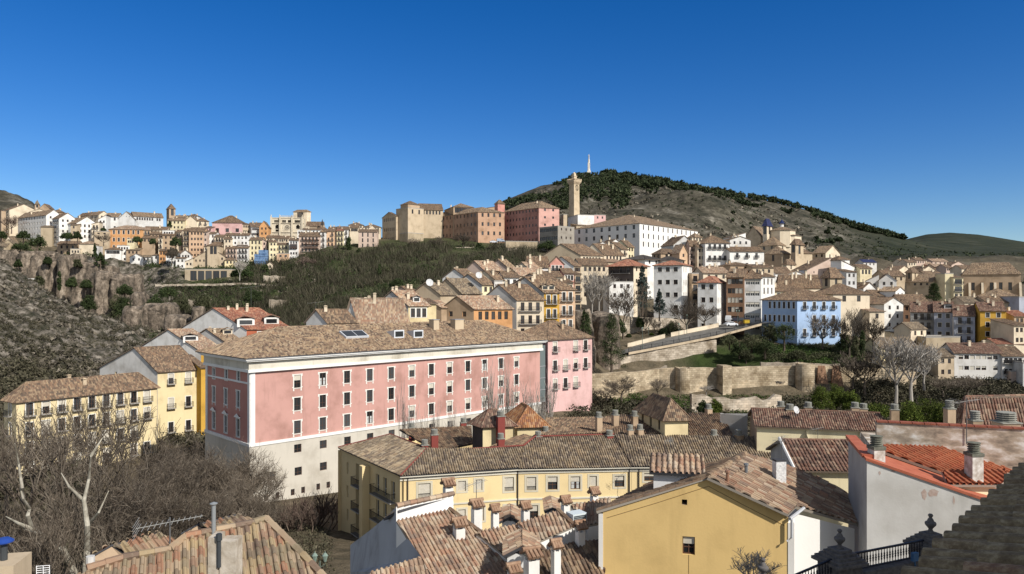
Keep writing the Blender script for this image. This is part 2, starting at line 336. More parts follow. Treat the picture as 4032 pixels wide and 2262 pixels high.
def masks(X, Y):
    px = HX + F*X/Y
    rock = win01(Y, 150, 175, 340, 350)*np.clip((740-px)/120, 0, 1)
    rock = np.maximum(rock, win01(Y, 355, 368, 402, 412)*np.clip((760-px)/60, 0, 1))
    green = win01(Y, 205, 225, 440, 470)*win01(px, 480, 620, 2050, 2200)*.75
    green = np.maximum(green, win01(Y, 198, 203, 223, 230)*win01(px, 2600, 2750, 3250, 3400))
    hill = np.clip((Y-560)/150, 0, 1)
    fld = np.clip((px-3250)/250, 0, 1)*np.clip((Y-620)/200, 0, 1)
    return rock, green, hill, fld
def ground(X, Y):
    X = np.asarray(X, float); Y = np.asarray(Y, float); z = smooth_ground(X, Y); rock, green, hill, fld = masks(X, np.maximum(Y, 2.01))
    nz = fbm(X/9., Y/9., 0., 3)*.35*np.clip((Y-120)/60, 0, 1)
    nz = nz + rock*(fbm(X/14., Y/14., z/20., 5, True)*1.9 + fbm(X/4., Y/4., 0, 4, True)*.8)
    nz = nz + hill*(1-fld*.8)*np.clip((2600-Y)/800, .3, 1)*(fbm(X/70., Y/110., 3., 5, True)*5.5+fbm(X/14., Y/14., 3., 3)*1.2)*np.clip(.35+(1450-Y)/500, .35, 1)
    return z + nz
def build_ground():
    pxs = np.concatenate([np.linspace(-9000, -700, 40, endpoint=False), np.arange(-700, 4733, 7.), np.linspace(4733, 13000, 40)])
    Ys = np.concatenate([[2.05], np.exp(np.linspace(math.log(3.), math.log(110.), 26)), np.arange(113, 170, 3.), np.arange(170, 470, 1.8), np.exp(np.linspace(math.log(470), math.log(1500), 130)), np.exp(np.linspace(math.log(1520), math.log(14000), 45))])
    A, B = np.meshgrid(pxs, Ys); X = (A-HX)*B/F; Z = ground(X, B)
    n, m = B.shape; V = np.stack([X, B, Z], -1).reshape(-1, 3)
    i = np.arange(n*m).reshape(n, m); f = np.stack([i[:-1, :-1], i[:-1, 1:], i[1:, 1:], i[1:, :-1]], -1).reshape(-1, 4)
    b = MB(); b.add(V, f); mt, nt, bs = newmat('ground')
    o = b.build('ground', [mt], smooth=True); tag(o, 'rolling ground of the valley, town slopes and far hills', kind='structure')
    rock, green, hill, fld = masks(X.ravel(), B.ravel())
    at = o.data.color_attributes.new('kind', 'FLOAT_COLOR', 'POINT'); at.data.foreach_set('color', np.stack([rock, green, hill, fld], 1).astype(np.float32).ravel())
    va = N(nt, 'ShaderNodeVertexColor', layer_name='kind'); sp = N(nt, 'ShaderNodeSeparateColor'); nt.links.new(va.outputs[0], sp.inputs[0])
    tc = N(nt, 'ShaderNodeTexCoord')
    def nz(s, d=8., ro=.62):
        t = N(nt, 'ShaderNodeTexNoise', Scale=s, Detail=d, Roughness=ro); nt.links.new(tc.outputs['Object'], t.inputs['Vector']); return t.outputs[0]
    n1, n2, n3 = nz(.045), nz(.35), nz(.012)
    base = ramp(nt, [(.3, (.075,.066,.045)), (.5, (.13,.105,.07)), (.7, (.19,.155,.105))]); nt.links.new(n2, base.inputs[0])
    gr = ramp(nt, [(.35, (.022,.034,.012)), (.5, (.042,.062,.018)), (.66, (.09,.085,.05))]); nt.links.new(n1, gr.inputs[0])
    gm = mathn(nt, 'MULTIPLY', sp.outputs[1], 1.0); c = mixc(nt, base.outputs[0], gr.outputs[0], gm)
    rk = ramp(nt, [(.36, (.03,.032,.02)), (.46, (.075,.068,.05)), (.55, (.16,.14,.115)), (.68, (.33,.29,.24))]); nt.links.new(n2, rk.inputs[0])
    c = mixc(nt, c, rk.outputs[0], sp.outputs[0])
    n4 = nz(.02, 10., .68)
    hl = ramp(nt, [(.34, (.03,.032,.022)), (.46, (.06,.055,.04)), (.56, (.10,.09,.068)), (.69, (.22,.20,.165))]); nt.links.new(n4, hl.inputs[0])
    n5 = nz(.16, 6., .7); hr = ramp(nt, [(.35, (.6,.6,.6)), (.65, (1.3,1.3,1.3))]); nt.links.new(n5, hr.inputs[0])
    c = mixc(nt, c, mixc(nt, hl.outputs[0], hr.outputs[0], 1., 'MULTIPLY'), sp.outputs[2])
    fl = ramp(nt, [(.35, (.02,.025,.015)), (.55, (.036,.041,.025)), (.7, (.065,.062,.042))]); nt.links.new(n3, fl.inputs[0])
    c = mixc(nt, c, fl.outputs[0], va.outputs[1]); nt.links.new(c, bs.inputs['Base Color']); bs.inputs['Roughness'].default_value = .95; bs.inputs['Specular IOR Level'].default_value = .1
    bn = N(nt, 'ShaderNodeBump', Strength=.9, Distance=1.2); nt.links.new(nz(.5, 8., .7), bn.inputs['Height']); nt.links.new(bn.outputs[0], bs.inputs['Normal'])
    return o
build_ground()
# ---------------------------------------------------------------- roofs and walls
_PH = np.array([0, .2, .32, .5, .68, .8]); _HH = np.array([0, .12, .8, 1., .8, .12])
def roof_plane(mb, pts, level=1, up=None, pitch=.24, amp=.07, tl=.42, thick=.14, mat=0, und=1, jit=.009):
    p = np.asarray(pts, float); nrm = np.zeros(3)
    for i in range(len(p)): nrm += np.cross(p[i]-p[0], p[(i+1) % len(p)]-p[0])
    nrm = unit(nrm)
    if nrm[2] < 0: nrm = -nrm; p = p[::-1]
    if up is None: s = unit(np.array([0, 0, 1.])-nrm*nrm[2])
    else: s = unit(np.asarray(up, float)-nrm*np.dot(up, nrm))
    e = np.cross(s, nrm); o = p[0]; A = (p-o)@e; B = (p-o)@s; A0, B0 = A.min(), B.min(); A = A-A0; B = B-B0; o = o+e*A0+s*B0
    flat = o+A[:, None]*e+B[:, None]*s; low = flat-nrm*thick; n = len(p)
    mb.add(low[::-1], [list(range(n))], und)
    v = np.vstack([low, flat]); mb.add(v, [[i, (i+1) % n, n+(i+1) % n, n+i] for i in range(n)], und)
    if level == 0:
        mb.add(flat, [list(range(n))], mat, np.stack([A/pitch, B/tl], 1)); return
    if level == 1: ph, hh = np.array([0, .28, .5, .72]), np.array([0, .75, 1., .75])
    else: ph, hh = _PH, _HH
    k = np.arange(math.ceil(A.max()/pitch)+1); a = (k[:, None]+ph).ravel()*pitch; h = np.tile(hh, len(k)); ok = a <= A.max(); a = a[ok]; h = h[ok]
    lo = np.full(len(a), 1e9); hi = np.full(len(a), -1e9)
    for i in range(n):
        a1, b1, a2, b2 = A[i], B[i], A[(i+1) % n], B[(i+1) % n]
        if abs(a2-a1) < 1e-6: continue
        t = (a-a1)/(a2-a1); m = (t >= -1e-6) & (t <= 1+1e-6); bb = b1+t*(b2-b1)
        lo[m] = np.minimum(lo[m], bb[m]); hi[m] = np.maximum(hi[m], bb[m])
    hi = np.maximum(hi, lo)
    if level == 1: rows = [(0, 0.), (1, 0.)]; bj = [None]
    if level == 1:
        V = np.stack([o+a[:, None]*e+lo[:, None]*s+(h*amp)[:, None]*nrm, o+a[:, None]*e+hi[:, None]*s+(h*amp)[:, None]*nrm], 0)
        UV = np.stack([np.stack([a/pitch+1e-3, lo/tl], 1), np.stack([a/pitch+1e-3, hi/tl], 1)], 0)
    else:
        nb = math.ceil(B.max()/tl); ki = np.floor(a/pitch+1e-4).astype(int); V = []; UV = []
        jr = rng.normal(0, jit, (ki.max()+1, nb+1)); jl = rng.normal(0, jit*1.2, (ki.max()+1, nb+1)); off = rng.uniform(-.08, .08, ki.max()+1)*tl
        for j in range(nb):
            for q, (bb, st) in enumerate(((j*tl, .035), ((j+1)*tl, 0.))):
                b_ = np.clip(bb+off[ki], lo, hi); b_ = np.where(j == 0 and q == 0, lo, b_)
                hgt = h*(amp+jr[ki, j]*.8)+(h > .5)*(st+jr[ki, j]*.5)
                V.append(o+(a+jl[ki, j]*(h > .5))[:, None]*e+b_[:, None]*s+hgt[:, None]*nrm)
                UV.append(np.stack([a/pitch+1e-3, np.full(len(a), j+.3)], 1))
        V = np.array(V); UV = np.array(UV)
    V = V+nrm*(vnoise(V[..., 0]/2.6, V[..., 1]/2.6, V[..., 2]/2.6)*.045+vnoise(V[..., 0]/.9, V[..., 1]/.9, 5.)*.012)[..., None]
    nr, nc = V.shape[:2]; i = np.arange(nr*nc).reshape(nr, nc)
    f = np.stack([i[:-1, :-1], i[:-1, 1:], i[1:, 1:], i[1:, :-1]], -1).reshape(-1, 4)
    # the colour cell of a face is that of its left line
    UVf = UV.reshape(-1, 2); uvl = UVf[f]; uvl = uvl.copy(); uvl[:, :, 0] = (np.floor(UVf[f[:, 0], 0])+.5)[:, None]
    if level > 1: uvl[:, :, 1] = UVf[f[:, 0], 1][:, None]
    mb.add(V.reshape(-1, 3), f, mat, uvl)
def ridge(mb, a, b, r=.12, mat=0, step=.45):
    a = np.asarray(a, float); b = np.asarray(b, float); L = np.linalg.norm(b-a); n = max(1, int(L/step)); d = (b-a)/n
    for i in range(n):
        m2 = MB(); m2.tube([a+d*i, a+d*(i+1.08)], [r*1.08, r*.92], 6)
        for v_, in [(x,) for x in m2.v]: pass
        for (f, mt, uv), v_ in zip(m2.f, m2.v):
            f0 = f - f.min(); mb.add(v_, f0, mat, np.full((f.size, 2), 0.) + np.array([random.randint(0, 99)+.5, random.randint(0, 99)+.5]))
def facade(mb, O, u, L, z0, z1, holes, depth=.22, mat=0, rmat=0):
    """rectangular wall seen from outside with its left end at O, openings cut through and reveals built"""
    u = np.asarray(u, float); inn = np.array([-u[1], u[0], 0]); O = np.array([O[0], O[1], 0.])
    hs_ = [(max(.02, x-w/2), min(L-.02, x+w/2), max(z0+.02, z), min(z1-.02, z+h)) for x, z, w, h in holes]
    hs_ = [h for h in hs_ if h[1]-h[0] > .05 and h[3]-h[2] > .05]
    xs = sorted(set([0, L]+[round(v, 4) for h in hs_ for v in h[:2]])); zs = sorted(set([z0, z1]+[round(v, 4) for h in hs_ for v in h[2:]]))
    xs = np.array(xs); zs = np.array(zs); V = np.array([[O+u*x+np.array([0, 0, z]) for x in xs] for z in zs]); nz, nx = V.shape[:2]; idx = np.arange(nz*nx).reshape(nz, nx)
    f = []
    for j in range(nz-1):
        zc = (zs[j]+zs[j+1])/2
        row = [h for h in hs_ if h[2] < zc < h[3]]
        for i in range(nx-1):
            xc = (xs[i]+xs[i+1])/2
            if not any(h[0] < xc < h[1] for h in row): f.append([idx[j, i], idx[j, i+1], idx[j+1, i+1], idx[j+1, i]])
    mb.add(V.reshape(-1, 3), f, mat)
    for x0, x1, a, b in hs_:
        q = [O+u*x+np.array([0, 0, z]) for x, z in ((x0, a), (x1, a), (x1, b), (x0, b))]; r = [t+inn*depth for t in q]
        v = q+r; mb.add(v, [[i, (i+1) % 4+0, 4+(i+1) % 4, 4+i] for i in range(4)], rmat)
        mb.add(r, [[0, 1, 2, 3]], rmat)
# ---------------------------------------------------------------- windows, balconies, chimneys (shared meshes)
GL = glassmat(); FR_W = plain('white_frame', (.62,.61,.58), .5); FR_B = plain('brown_frame', (.10,.05,.03), .6); SUR = plain('painted_surround', (.70,.68,.62), .8)
BLIND = noisy('blind', (.50,.46,.38), (.58,.54,.46), 3., .7); IRON = plain('iron', (.02,.02,.022), .5); SLAB = plain('slab', (.35,.33,.30), .85); CURT = plain('curtain', (.45,.46,.45), .9)
WOODB = noisy('dark_wood', (.07,.035,.02), (.12,.06,.035), 5., .7)
_wm = {}
def bars(b, w, h, y, t, fm, mull=True, trans=True):
    b.box((-w/2, y, 0), (t, 0, 0), (0, .05, 0), (0, 0, h), fm); b.box((w/2-t, y, 0), (t, 0, 0), (0, .05, 0), (0, 0, h), fm)
    b.box((-w/2+t, y, 0), (w-2*t, 0, 0), (0, .05, 0), (0, 0, t), fm); b.box((-w/2+t, y, h-t), (w-2*t, 0, 0), (0, .05, 0), (0, 0, t), fm)
    if mull: b.box((-t*.4, y+.003, t), (t*.8, 0, 0), (0, .04, 0), (0, 0, h-2*t), fm)
    if trans: b.box((-w/2+t, y+.006, h*.36), (w-2*t, 0, 0), (0, .034, 0), (0, 0, t*.8), fm)
def window(root, O, u, x, z, w, h, style='d', far=True, label=None):
    """style letters: s painted surround, e eared surround, w white frame, l blind closed, k blind half down, i sill railing, c curtain"""
    w = round(w, 1) if far else round(w, 2); h = round(h, 1) if far else round(h, 2); key = (w, h, style, far)
    if key not in _wm:
        b = MB(); g = MB(); bl = MB(); fm = 0; y = .13
        bars(b, w, h, y, .09 if far else .065, 0, trans=not far)
        tgt = b if far else g; gm = 2 if far else 0
        tgt.poly([(-w/2, y+.03, 0), (w/2, y+.03, 0), (w/2, y+.03, h), (-w/2, y+.03, h)], gm)
        if 's' in style or 'e' in style:
            t = .14 if far else .17; o = -.04; k = .0
            b.box((-w/2-t, o, -t*.6), (t-.002, 0, 0), (0, .06, 0), (0, 0, h+t*1.5), 1); b.box((w/2+.002, o, -t*.6), (t-.002, 0, 0), (0, .06, 0), (0, 0, h+t*1.5), 1)
            b.box((-w/2, o, h+.002), (w, 0, 0), (0, .06, 0), (0, 0, t*.9), 1); b.box((-w/2, o-.03, -t*.6), (w, 0, 0), (0, .09, 0), (0, 0, t*.6-.002), 1)
        if 'e' in style:
            for sx in (-1, 1):
                x0 = sx*(w/2+.17)-(.14 if sx < 0 else 0)
                b.box((x0, -.045, h-.22), (.14, 0, 0), (0, .06, 0), (0, 0, .42), 1); b.box((x0, -.045, .03), (.14, 0, 0), (0, .06, 0), (0, 0, .16), 1)
                b.box((sx*(w/2+.17)-(.0 if sx > 0 else 0)-(.2 if sx > 0 else 0), -.043, -.48), (.2, 0, 0), (0, .06, 0), (0, 0, .36), 1)
        if 'i' in style:
            for i in range(9): b.box((-w/2+w*(i+.5)/9-.012, .02, .0), (.024, 0, 0), (0, .02, 0), (0, 0, .42), 3)
            b.box((-w/2, .018, .42), (w, 0, 0), (0, .03, 0), (0, 0, .03), 3)
        hb = h*.985 if 'l' in style else h*.42
        if 'l' in style or 'k' in style: (b if far else bl).box((-w/2+.03, y-.03, h-hb), (w-.06, 0, 0), (0, .025, 0), (0, 0, hb), 4 if far else 0)
        if 'c' in style: bl.box((-w/2+.1, y+.012, .08), (w*.3, 0, 0), (0, .012, 0), (0, 0, h*.55), 1); bl.box((w*.12, y+.012, .08), (w*.3, 0, 0), (0, .012, 0), (0, 0, h*.55), 1)
        fr = FR_W if ('w' in style) else FR_B
        _wm[key] = (b.mesh('window', [fr, SUR, GL, IRON, BLIND]), g.mesh('pane', [GL]) if g.f else None, bl.mesh('blind', [BLIND, CURT]) if bl.f else None)
    mw, mg, mbl = _wm[key]; o = bpy.data.objects.new('window', mw); C.objects.link(o)
    l = world_loc(root); p = np.array([O[0]+u[0]*x, O[1]+u[1]*x, z])-l; o.location = p; o.rotation_euler = (0, 0, math.atan2(u[1], u[0])); o.parent = root
    for m_, nm in ((mg, 'pane'), (mbl, 'blind' if ('l' in style or 'k' in style) else 'curtain')):
        if m_: c = bpy.data.objects.new(nm, m_); C.objects.link(c); c.parent = o
    if label: o['label'] = label
    return o
_bm = {}
def balcony(root, O, u, x, z, w, far=True, wood=False):
    key = (round(w, 1), far, wood)
    if key not in _bm:
        b = MB(); w_ = key[0]; d = .7; n = max(5, int(w_/(.3 if far else .14))); t = .05 if far else .025
        b.box((-w_/2, -d, -.14), (w_, 0, 0), (0, d-.01, 0), (0, 0, .12), 1 if not wood else 0)
        for i in range(n+1): b.box((-w_/2+(w_-t)*i/n, -d+.02, -.02), (t, 0, 0), (0, t, 0), (0, 0, .95), 0)
        b.box((-w_/2, -d+.015, .93), (w_, 0, 0), (0, .05, 0), (0, 0, .05), 0)
        for sx in (-w_/2, w_/2-t):
            for i in range(1, 4): b.box((sx, -d+.02+(d-.1)*i/4, -.02), (t, 0, 0), (0, t, 0), (0, 0, .95), 0)
            b.box((sx, -d+.07, .93), (t, 0, 0), (0, d-.1, 0), (0, 0, .05), 0)
        _bm[key] = b.mesh('balcony', [WOODB if wood else IRON, SLAB])
    o = bpy.data.objects.new('balcony', _bm[key]); C.objects.link(o); l = world_loc(root)
    o.location = np.array([O[0]+u[0]*x, O[1]+u[1]*x, z])-l; o.rotation_euler = (0, 0, math.atan2(u[1], u[0])); o.parent = root; return o
_ch = {}
def chimney(parent, p, kind='white', s=.6, h=1.3, rot=0., lab=None):
    """kind white: rendered shaft with a little tiled cap; cowl: shaft with stacked louvre rings; red; grey"""
    key = (kind, s, h)
    if key not in _ch:
        b = MB(); b.cbox((0, 0, -1.2), s, s, h+1.2, 0)
        if kind in ('cowl', 'red', 'plainc'):
            b.cbox((0, 0, h), s*1.15, s*1.15, .07, 1)
            for i in range(4): b.lathe((0, 0, h+.07+i*.13), [(s*.40, 0), (s*.52, .02), (s*.52, .06), (s*.40, .085), (s*.36, .13)], 10, 1)
            b.lathe((0, 0, h+.59), [(s*.5, 0), (s*.5, .05), (0.01, .07)], 10, 1)
        elif kind == 'tilecap':
            for i, (sx, sy) in enumerate(((-1, -1), (1, -1), (1, 1), (-1, 1))): b.cbox((sx*s*.36, sy*s*.36, h), s*.2, s*.2, .22, 0)
            b.cbox((0, 0, h+.2), s*1.25, s*1.25, .05, 1)
            for i in range(4):
                x = (-.5+(i+.5)/4)*s*1.5
                for sg in (-1, 1): b.tube([(x, sg*s*.85, h+.22), (x, 0, h+.52)], [.11, .085], 7, 2)
            b.tube([(-s*.85, 0, h+.55), (s*.85, 0, h+.55)], [.12, .10], 7, 2)
        else:
            for i in range(-1, 2):
                for sy in (-1, 1): b.cbox((i*s*.36, sy*s*.42, h), s*.14, s*.12, .18, 0)
            b.cbox((0, 0, h+.18), s*1.25, s*1.25, .08, 0); b.cbox((0, 0, h+.26), s*.8, s*.8, .1, 0)
        body = {'white': wmat('cr', .5), 'tilecap': wmat('wh', .3), 'cowl': wmat('bg', .5), 'red': plain('red_render', (.22,.05,.04), .85), 'plainc': wmat('tn', .6), 'beige': wmat('bg', .4)}.get(kind, wmat('cr', .4))
        _ch[key] = b.mesh('chimney', [body, noisy('cement', (.22,.22,.19), (.33,.32,.28), 4.), noisy('cap_tile', (.20,.11,.07), (.36,.24,.16), 3.)])
    o = bpy.data.objects.new('chimney', _ch[key]); C.objects.link(o); o.location = np.asarray(p, float)-world_loc(parent); o.rotation_euler = (0, 0, rot); o.parent = parent
    if lab: o['label'] = lab
    return o
def solve_len(c0, v, px):
    t = (px-HX)/F; return (t*c0[1]-c0[0])/(v[0]-t*v[1])
def house(c, xc, xl, xr, ye, yb, Y, a, roof, rise, wall, pal, wL, wR, label, cat='house', name='house', al=None, st=3., ch=1, ov=.45, group=None,
          lev=None, cw=None, far=None, gw=0, base=None, wallL=None, dirt=.4, rp=.5, chk='white', extra=None, pitch=.26):
    al = a if al is None else al; C0 = P(c, xc, ye, Y); ze = C0[2]; u = np.array([math.cos(R(a)), math.sin(R(a)), 0]); v = np.array([-math.sin(R(al)), math.cos(R(al)), 0])
    W = float(xr) if isinstance(xr, str) else solve_len(C0, u, qx(c, xr)); D = float(xl) if isinstance(xl, str) else solve_len(C0, v, qx(c, xl))
    if not 1 < W < 160: print('BAD W', label, W); W = 8.
    if not 1 < D < 160: print('BAD D', label, D); D = 8.
    C2 = np.array([C0[0], C0[1], 0])
    g = float(np.min(ground([C2[0], (C2+u*W)[0], (C2+v*D)[0], (C2+u*W+v*D)[0]], [C2[1], (C2+u*W)[1], (C2+v*D)[1], (C2+u*W+v*D)[1]])))
    z0 = min(zz(Y, qy(c, yb)), g)-1.; far = (Y > 190) if far is None else far; lev = (1 if Y < 300 else 0) if lev is None else lev
    root = thing(name, label, cat, (C2[0], C2[1], z0), group)
    wl = MB(); jobs = []
    def pt(p, q, z): return C2+u*p+v*q+np.array([0, 0, z])
    def grid(spec, L):
        if not spec: return []
        cols, rows = spec[:2]; sty = spec[2] if len(spec) > 2 else ''; ww = spec[3] if len(spec) > 3 else .95; hh = spec[4] if len(spec) > 4 else (2.0 if 'b' in sty else 1.35)
        mg = spec[5] if len(spec) > 5 else .08; top = spec[6] if len(spec) > 6 else .75; out = []; sw = st
        for r in range(rows):
            z = ze-top-hh-r*sw
            if z < z0+.5: break
            for k in range(cols):
                if rng.random() < .05 and cols*rows > 8 and 'x' not in sty: continue
                x = L*(mg+(1-2*mg)*((k+.5)/cols)); out.append((x, z, ww, hh, sty))
        return out
    hl = grid(wL, D); hr = grid(wR, W)
    OL = C2+v*D; 
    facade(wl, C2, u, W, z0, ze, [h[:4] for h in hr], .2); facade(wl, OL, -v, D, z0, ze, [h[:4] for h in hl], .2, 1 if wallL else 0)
    wl.poly([pt(W, 0, z0), pt(W, D, z0), pt(W, D, ze), pt(W, 0, ze)]); wl.poly([pt(W, D, z0), pt(0, D, z0), pt(0, D, ze), pt(W, D, ze)])
    rf = MB(); zr = ze+rise; g_ = min(.3, ov)
    if roof == 'u':
        dm = D*rp; s1 = rise/dm; s2 = rise/(D-dm)
        pl = [[pt(-g_, -ov, ze-s1*ov), pt(W+g_, -ov, ze-s1*ov), pt(W+g_, dm, zr), pt(-g_, dm, zr)], [pt(W+g_, D+ov, ze-s2*ov), pt(-g_, D+ov, ze-s2*ov), pt(-g_, dm, zr), pt(W+g_, dm, zr)]]
        for p in (0, W): wl.poly([pt(p, 0, ze), pt(p, D, ze), pt(p, dm, zr)], 1 if wallL and p == 0 else 0)
        rl = [(pt(-g_, dm, zr), pt(W+g_, dm, zr))]; rz = lambda p, q: zr-abs(q-dm)*(s1 if q < dm else s2)
    elif roof == 'v':
        dm = W*rp; s1 = rise/dm; s2 = rise/(W-dm)
        pl = [[pt(-ov, D+g_, ze-s1*ov), pt(-ov, -g_, ze-s1*ov), pt(dm, -g_, zr), pt(dm, D+g_, zr)], [pt(W+ov, -g_, ze-s2*ov), pt(W+ov, D+g_, ze-s2*ov), pt(dm, D+g_, zr), pt(dm, -g_, zr)]]
        for q in (0, D): wl.poly([pt(0, q, ze), pt(W, q, ze), pt(dm, q, zr)])
        rl = [(pt(dm, -g_, zr), pt(dm, D+g_, zr))]; rz = lambda p, q: zr-abs(p-dm)*(s1 if p < dm else s2)
    elif roof in ('h', 'p'):
        k = min(W, D)/2; s1 = rise/k; e_ = ze-s1*ov
        A_, B_, D_, E_ = pt(-ov, -ov, e_), pt(W+ov, -ov, e_), pt(W+ov, D+ov, e_), pt(-ov, D+ov, e_)
        if W >= D: r1, r2 = pt(k, k, zr), pt(max(k+.01, W-k), k, zr); pl = [[A_, B_, r2, r1], [B_, D_, r2], [D_, E_, r1, r2], [E_, A_, r1]]
        else: r1, r2 = pt(k, k, zr), pt(k, D-k, zr); pl = [[A_, B_, r1], [B_, D_, r2, r1], [D_, E_, r2], [E_, A_, r1, r2]]
        rl = [(A_, r1), (B_, r2 if W >= D else r1), (r1, r2), (D_, r2), (E_, r1 if W >= D else r2)]; rz = lambda p, q: ze+s1*min(p, q, W-p, D-q)
    elif roof in ('su', 'sv', 'sr'):
        if roof == 'su': s1 = rise/D; f_ = lambda p, q: ze+s1*q; pl = [[pt(-g_, -ov, ze-s1*ov), pt(W+g_, -ov, ze-s1*ov), pt(W+g_, D+ov, zr+s1*ov), pt(-g_, D+ov, zr+s1*ov)]]
        elif roof == 'sv': s1 = rise/W; f_ = lambda p, q: ze+s1*p; pl = [[pt(-ov, D+g_, ze-s1*ov), pt(-ov, -g_, ze-s1*ov), pt(W+ov, -g_, zr+s1*ov), pt(W+ov, D+g_, zr+s1*ov)]]
        else: s1 = rise/W; f_ = lambda p, q: ze+s1*(W-p); pl = [[pt(W+ov, -g_, ze-s1*ov), pt(W+ov, D+g_, ze-s1*ov), pt(-ov, D+g_, zr+s1*ov), pt(-ov, -g_, zr+s1*ov)]]
        cs = [(0, 0), (W, 0), (W, D), (0, D)]
        for i in range(4):
            (p1, q1), (p2, q2) = cs[i], cs[(i+1) % 4]; za, zb = f_(p1, q1), f_(p2, q2)
            pp = [pt(p1, q1, ze), pt(p2, q2, ze)]+([pt(p2, q2, zb)] if zb > ze+.01 else [])+([pt(p1, q1, za)] if za > ze+.01 else [])
            if len(pp) > 2: wl.poly(pp)
        rl = []; rz = f_
    else:
        pl = []; rl = []; rz = lambda p, q: ze
        wl.poly([pt(0, 0, ze-.25), pt(W, 0, ze-.25), pt(W, D, ze-.25), pt(0, D, ze-.25)])
        rf.poly([pt(.2, .2, ze-.2), pt(W-.2, .2, ze-.2), pt(W-.2, D-.2, ze-.2), pt(.2, D-.2, ze-.2)], 1)
        for (p1, q1, p2, q2) in ((-.06, -.06, W+.06, .22), (-.06, D-.22, W+.06, D+.06), (-.06, .22, .22, D-.22), (W-.22, .22, W+.06, D-.22)):
            rf.box(pt(p1, q1, ze-.06), u*(p2-p1), v*(q2-q1), (0, 0, .3), 1)
    for q in pl: roof_plane(rf, q, lev, pitch=pitch)
    if lev >= 1:
        for x, y in rl: ridge(rf, x, y, .11)
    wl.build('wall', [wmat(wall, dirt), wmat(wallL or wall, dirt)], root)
    ro = rf.build('roof', [tilemat(pal, lev == 0), SLAB if roof == 'f' else plain('eaves', (.22,.17,.13), .9)], root)
    for lst, O, uu in ((hr, C2, u), (hl, OL, -v)):
        for x, z, w_, h_, sty in lst:
            sx = sty.replace('b', '').replace('x', '').replace('g', '').replace('r', '')
            if 'r' in sty: sx += random.choice(['', 'k', 'l', ''])
            window(root, O, uu, x, z, w_, h_, sx, far)
            if 'b' in sty: balcony(root, O, uu, x, z, w_+.7, far)
        if lst and 'g' in lst[0][4]:
            for z in sorted(set(h[1] for h in lst)): balcony(root, O, uu, (lst[0][0]+lst[-1][0])/2, z, abs(lst[-1][0]-lst[0][0])+1.6, far)
    if gw:
        fx, O, uu = (W/2, C2, u) if roof == 'v' else (D/2, OL, -v)
        for k in range(gw): 
            o = window(root, O, uu, fx+(k-(gw-1)/2)*1.6, ze+rise*.18, .7, .8, 'w' if far else '', far); inn = np.array([uu[1], -uu[0]]); o.location.x += inn[0]*.14*0+uu[1]*.16; o.location.y += -uu[0]*.16
    for k in range(ch if roof != 'f' else 0):
        p = W*rng.uniform(.15, .85); q = D*rng.uniform(.2, .8)
        if roof == 'u': q = D*rp+rng.uniform(-.25, .2)*D
        if roof == 'v': p = W*rp+rng.uniform(-.25, .2)*W
        chimney(ro, pt(p, q, rz(p, q)), chk, .65 if far else .6, float(round(rng.choice([.6, .8, 1.1]), 1)), R(a))
    return dict(root=root, C=C2, u=u, v=v, W=W, D=D, ze=ze, z0=z0, roof=ro, rz=rz, pt=pt, OL=OL)
def fac_at(O, u, px, py):
    """point of a vertical facade plane through O along u seen at pixel (px, py): distance along it and height"""
    s = solve_len(O, u, px); Yp = O[1]+u[1]*s; return s, (HY-py)*Yp/F
# ---------------------------------------------------------------- houses of the town, read from crops of the photograph
H = house
LT = 'houses on the left hilltop town'; MT = 'houses stepping up the slope in the middle'; RT = 'houses of the right hand town'
# -- left hilltop town
H('A', 95, 35, 385, 322, 540, 470, 40, 'v', 4, 'cr', 'brown', (2,6,'b'), None, 'tan gabled block with balconied side at far left edge of the hilltop', 'apartment block', 'apartment_block', group=LT, al=58)
H('A', 12, -150, 60, 330, 560, 430, 40, 'u', 2.5, 'tn', 'brown', (3,5), None, 'brown tall block cut by the left edge of the photo', 'apartment block', 'apartment_block', group=LT)
H('A', 352, 344, 400, 262, 330, 640, 30, 'p', 3.5, 'tn', 'grey', None, (1,1,'x',1.6,3.5), 'small stone belfry with rounded top behind the far left white houses', 'belfry', 'belfry', group=LT, ch=0, st=8)
H('A', 400, '9', 500, 305, 340, 600, 10, 'v', 3.5, 'tn', 'brown', None, None, 'brown roofed nave right beside the far left belfry', group=LT, ch=0)
H('A', 300, 195, 500, 345, 420, 455, 35, 'v', 2.2, 'cr', 'brown', (3,1,'b'), (2,1), 'cream house with roof terrace above the long white building', group=LT)
H('A', 515, '8', 632, 345, 400, 470, 15, 'h', 2, 'tn', 'brown', None, None, 'square tan house with roof lantern on the left skyline', group=LT, ch=2)
H('a1', 835, 322, 1110, 118, 430, 425, 42, 'v', 3.2, 'wh', 'tan', (9,4,'r'), (2,4), 'long white building with many small windows, leftmost large white block', 'apartment block', 'apartment_block', group=LT, ch=3, al=58)
H('a1', 735, '10', 940, 335, 460, 419.0, 12, 'su', 2, 'st', 'grey', None, None, 'grey stone base block below the long white building', group=LT, ch=0)
H('a1', 1070, 945, 1372, 178, 480, 420, 40, 'v', 3.2, 'wh', 'brown', (3,6,'b'), (3,4), 'tall stepped white house with balconies beside the long white building', group=LT, ch=2, al=58)
H('a1', 1385, 1120, 1755, 262, 440, 418.0, 42, 'v', 3.8, 'wh', 'tan', (4,2), (4,3,'',.9,1.7), 'white gabled house under a broad brown roof in the upper left town', group=LT, ch=1, al=58)
H('a1', 1275, '5', 1385, 300, 440, 414.0, 8, 'su', 1, 'bg', 'brown', None, (1,2), 'narrow beige house wedged before the broad gabled white house', group=LT, ch=0)
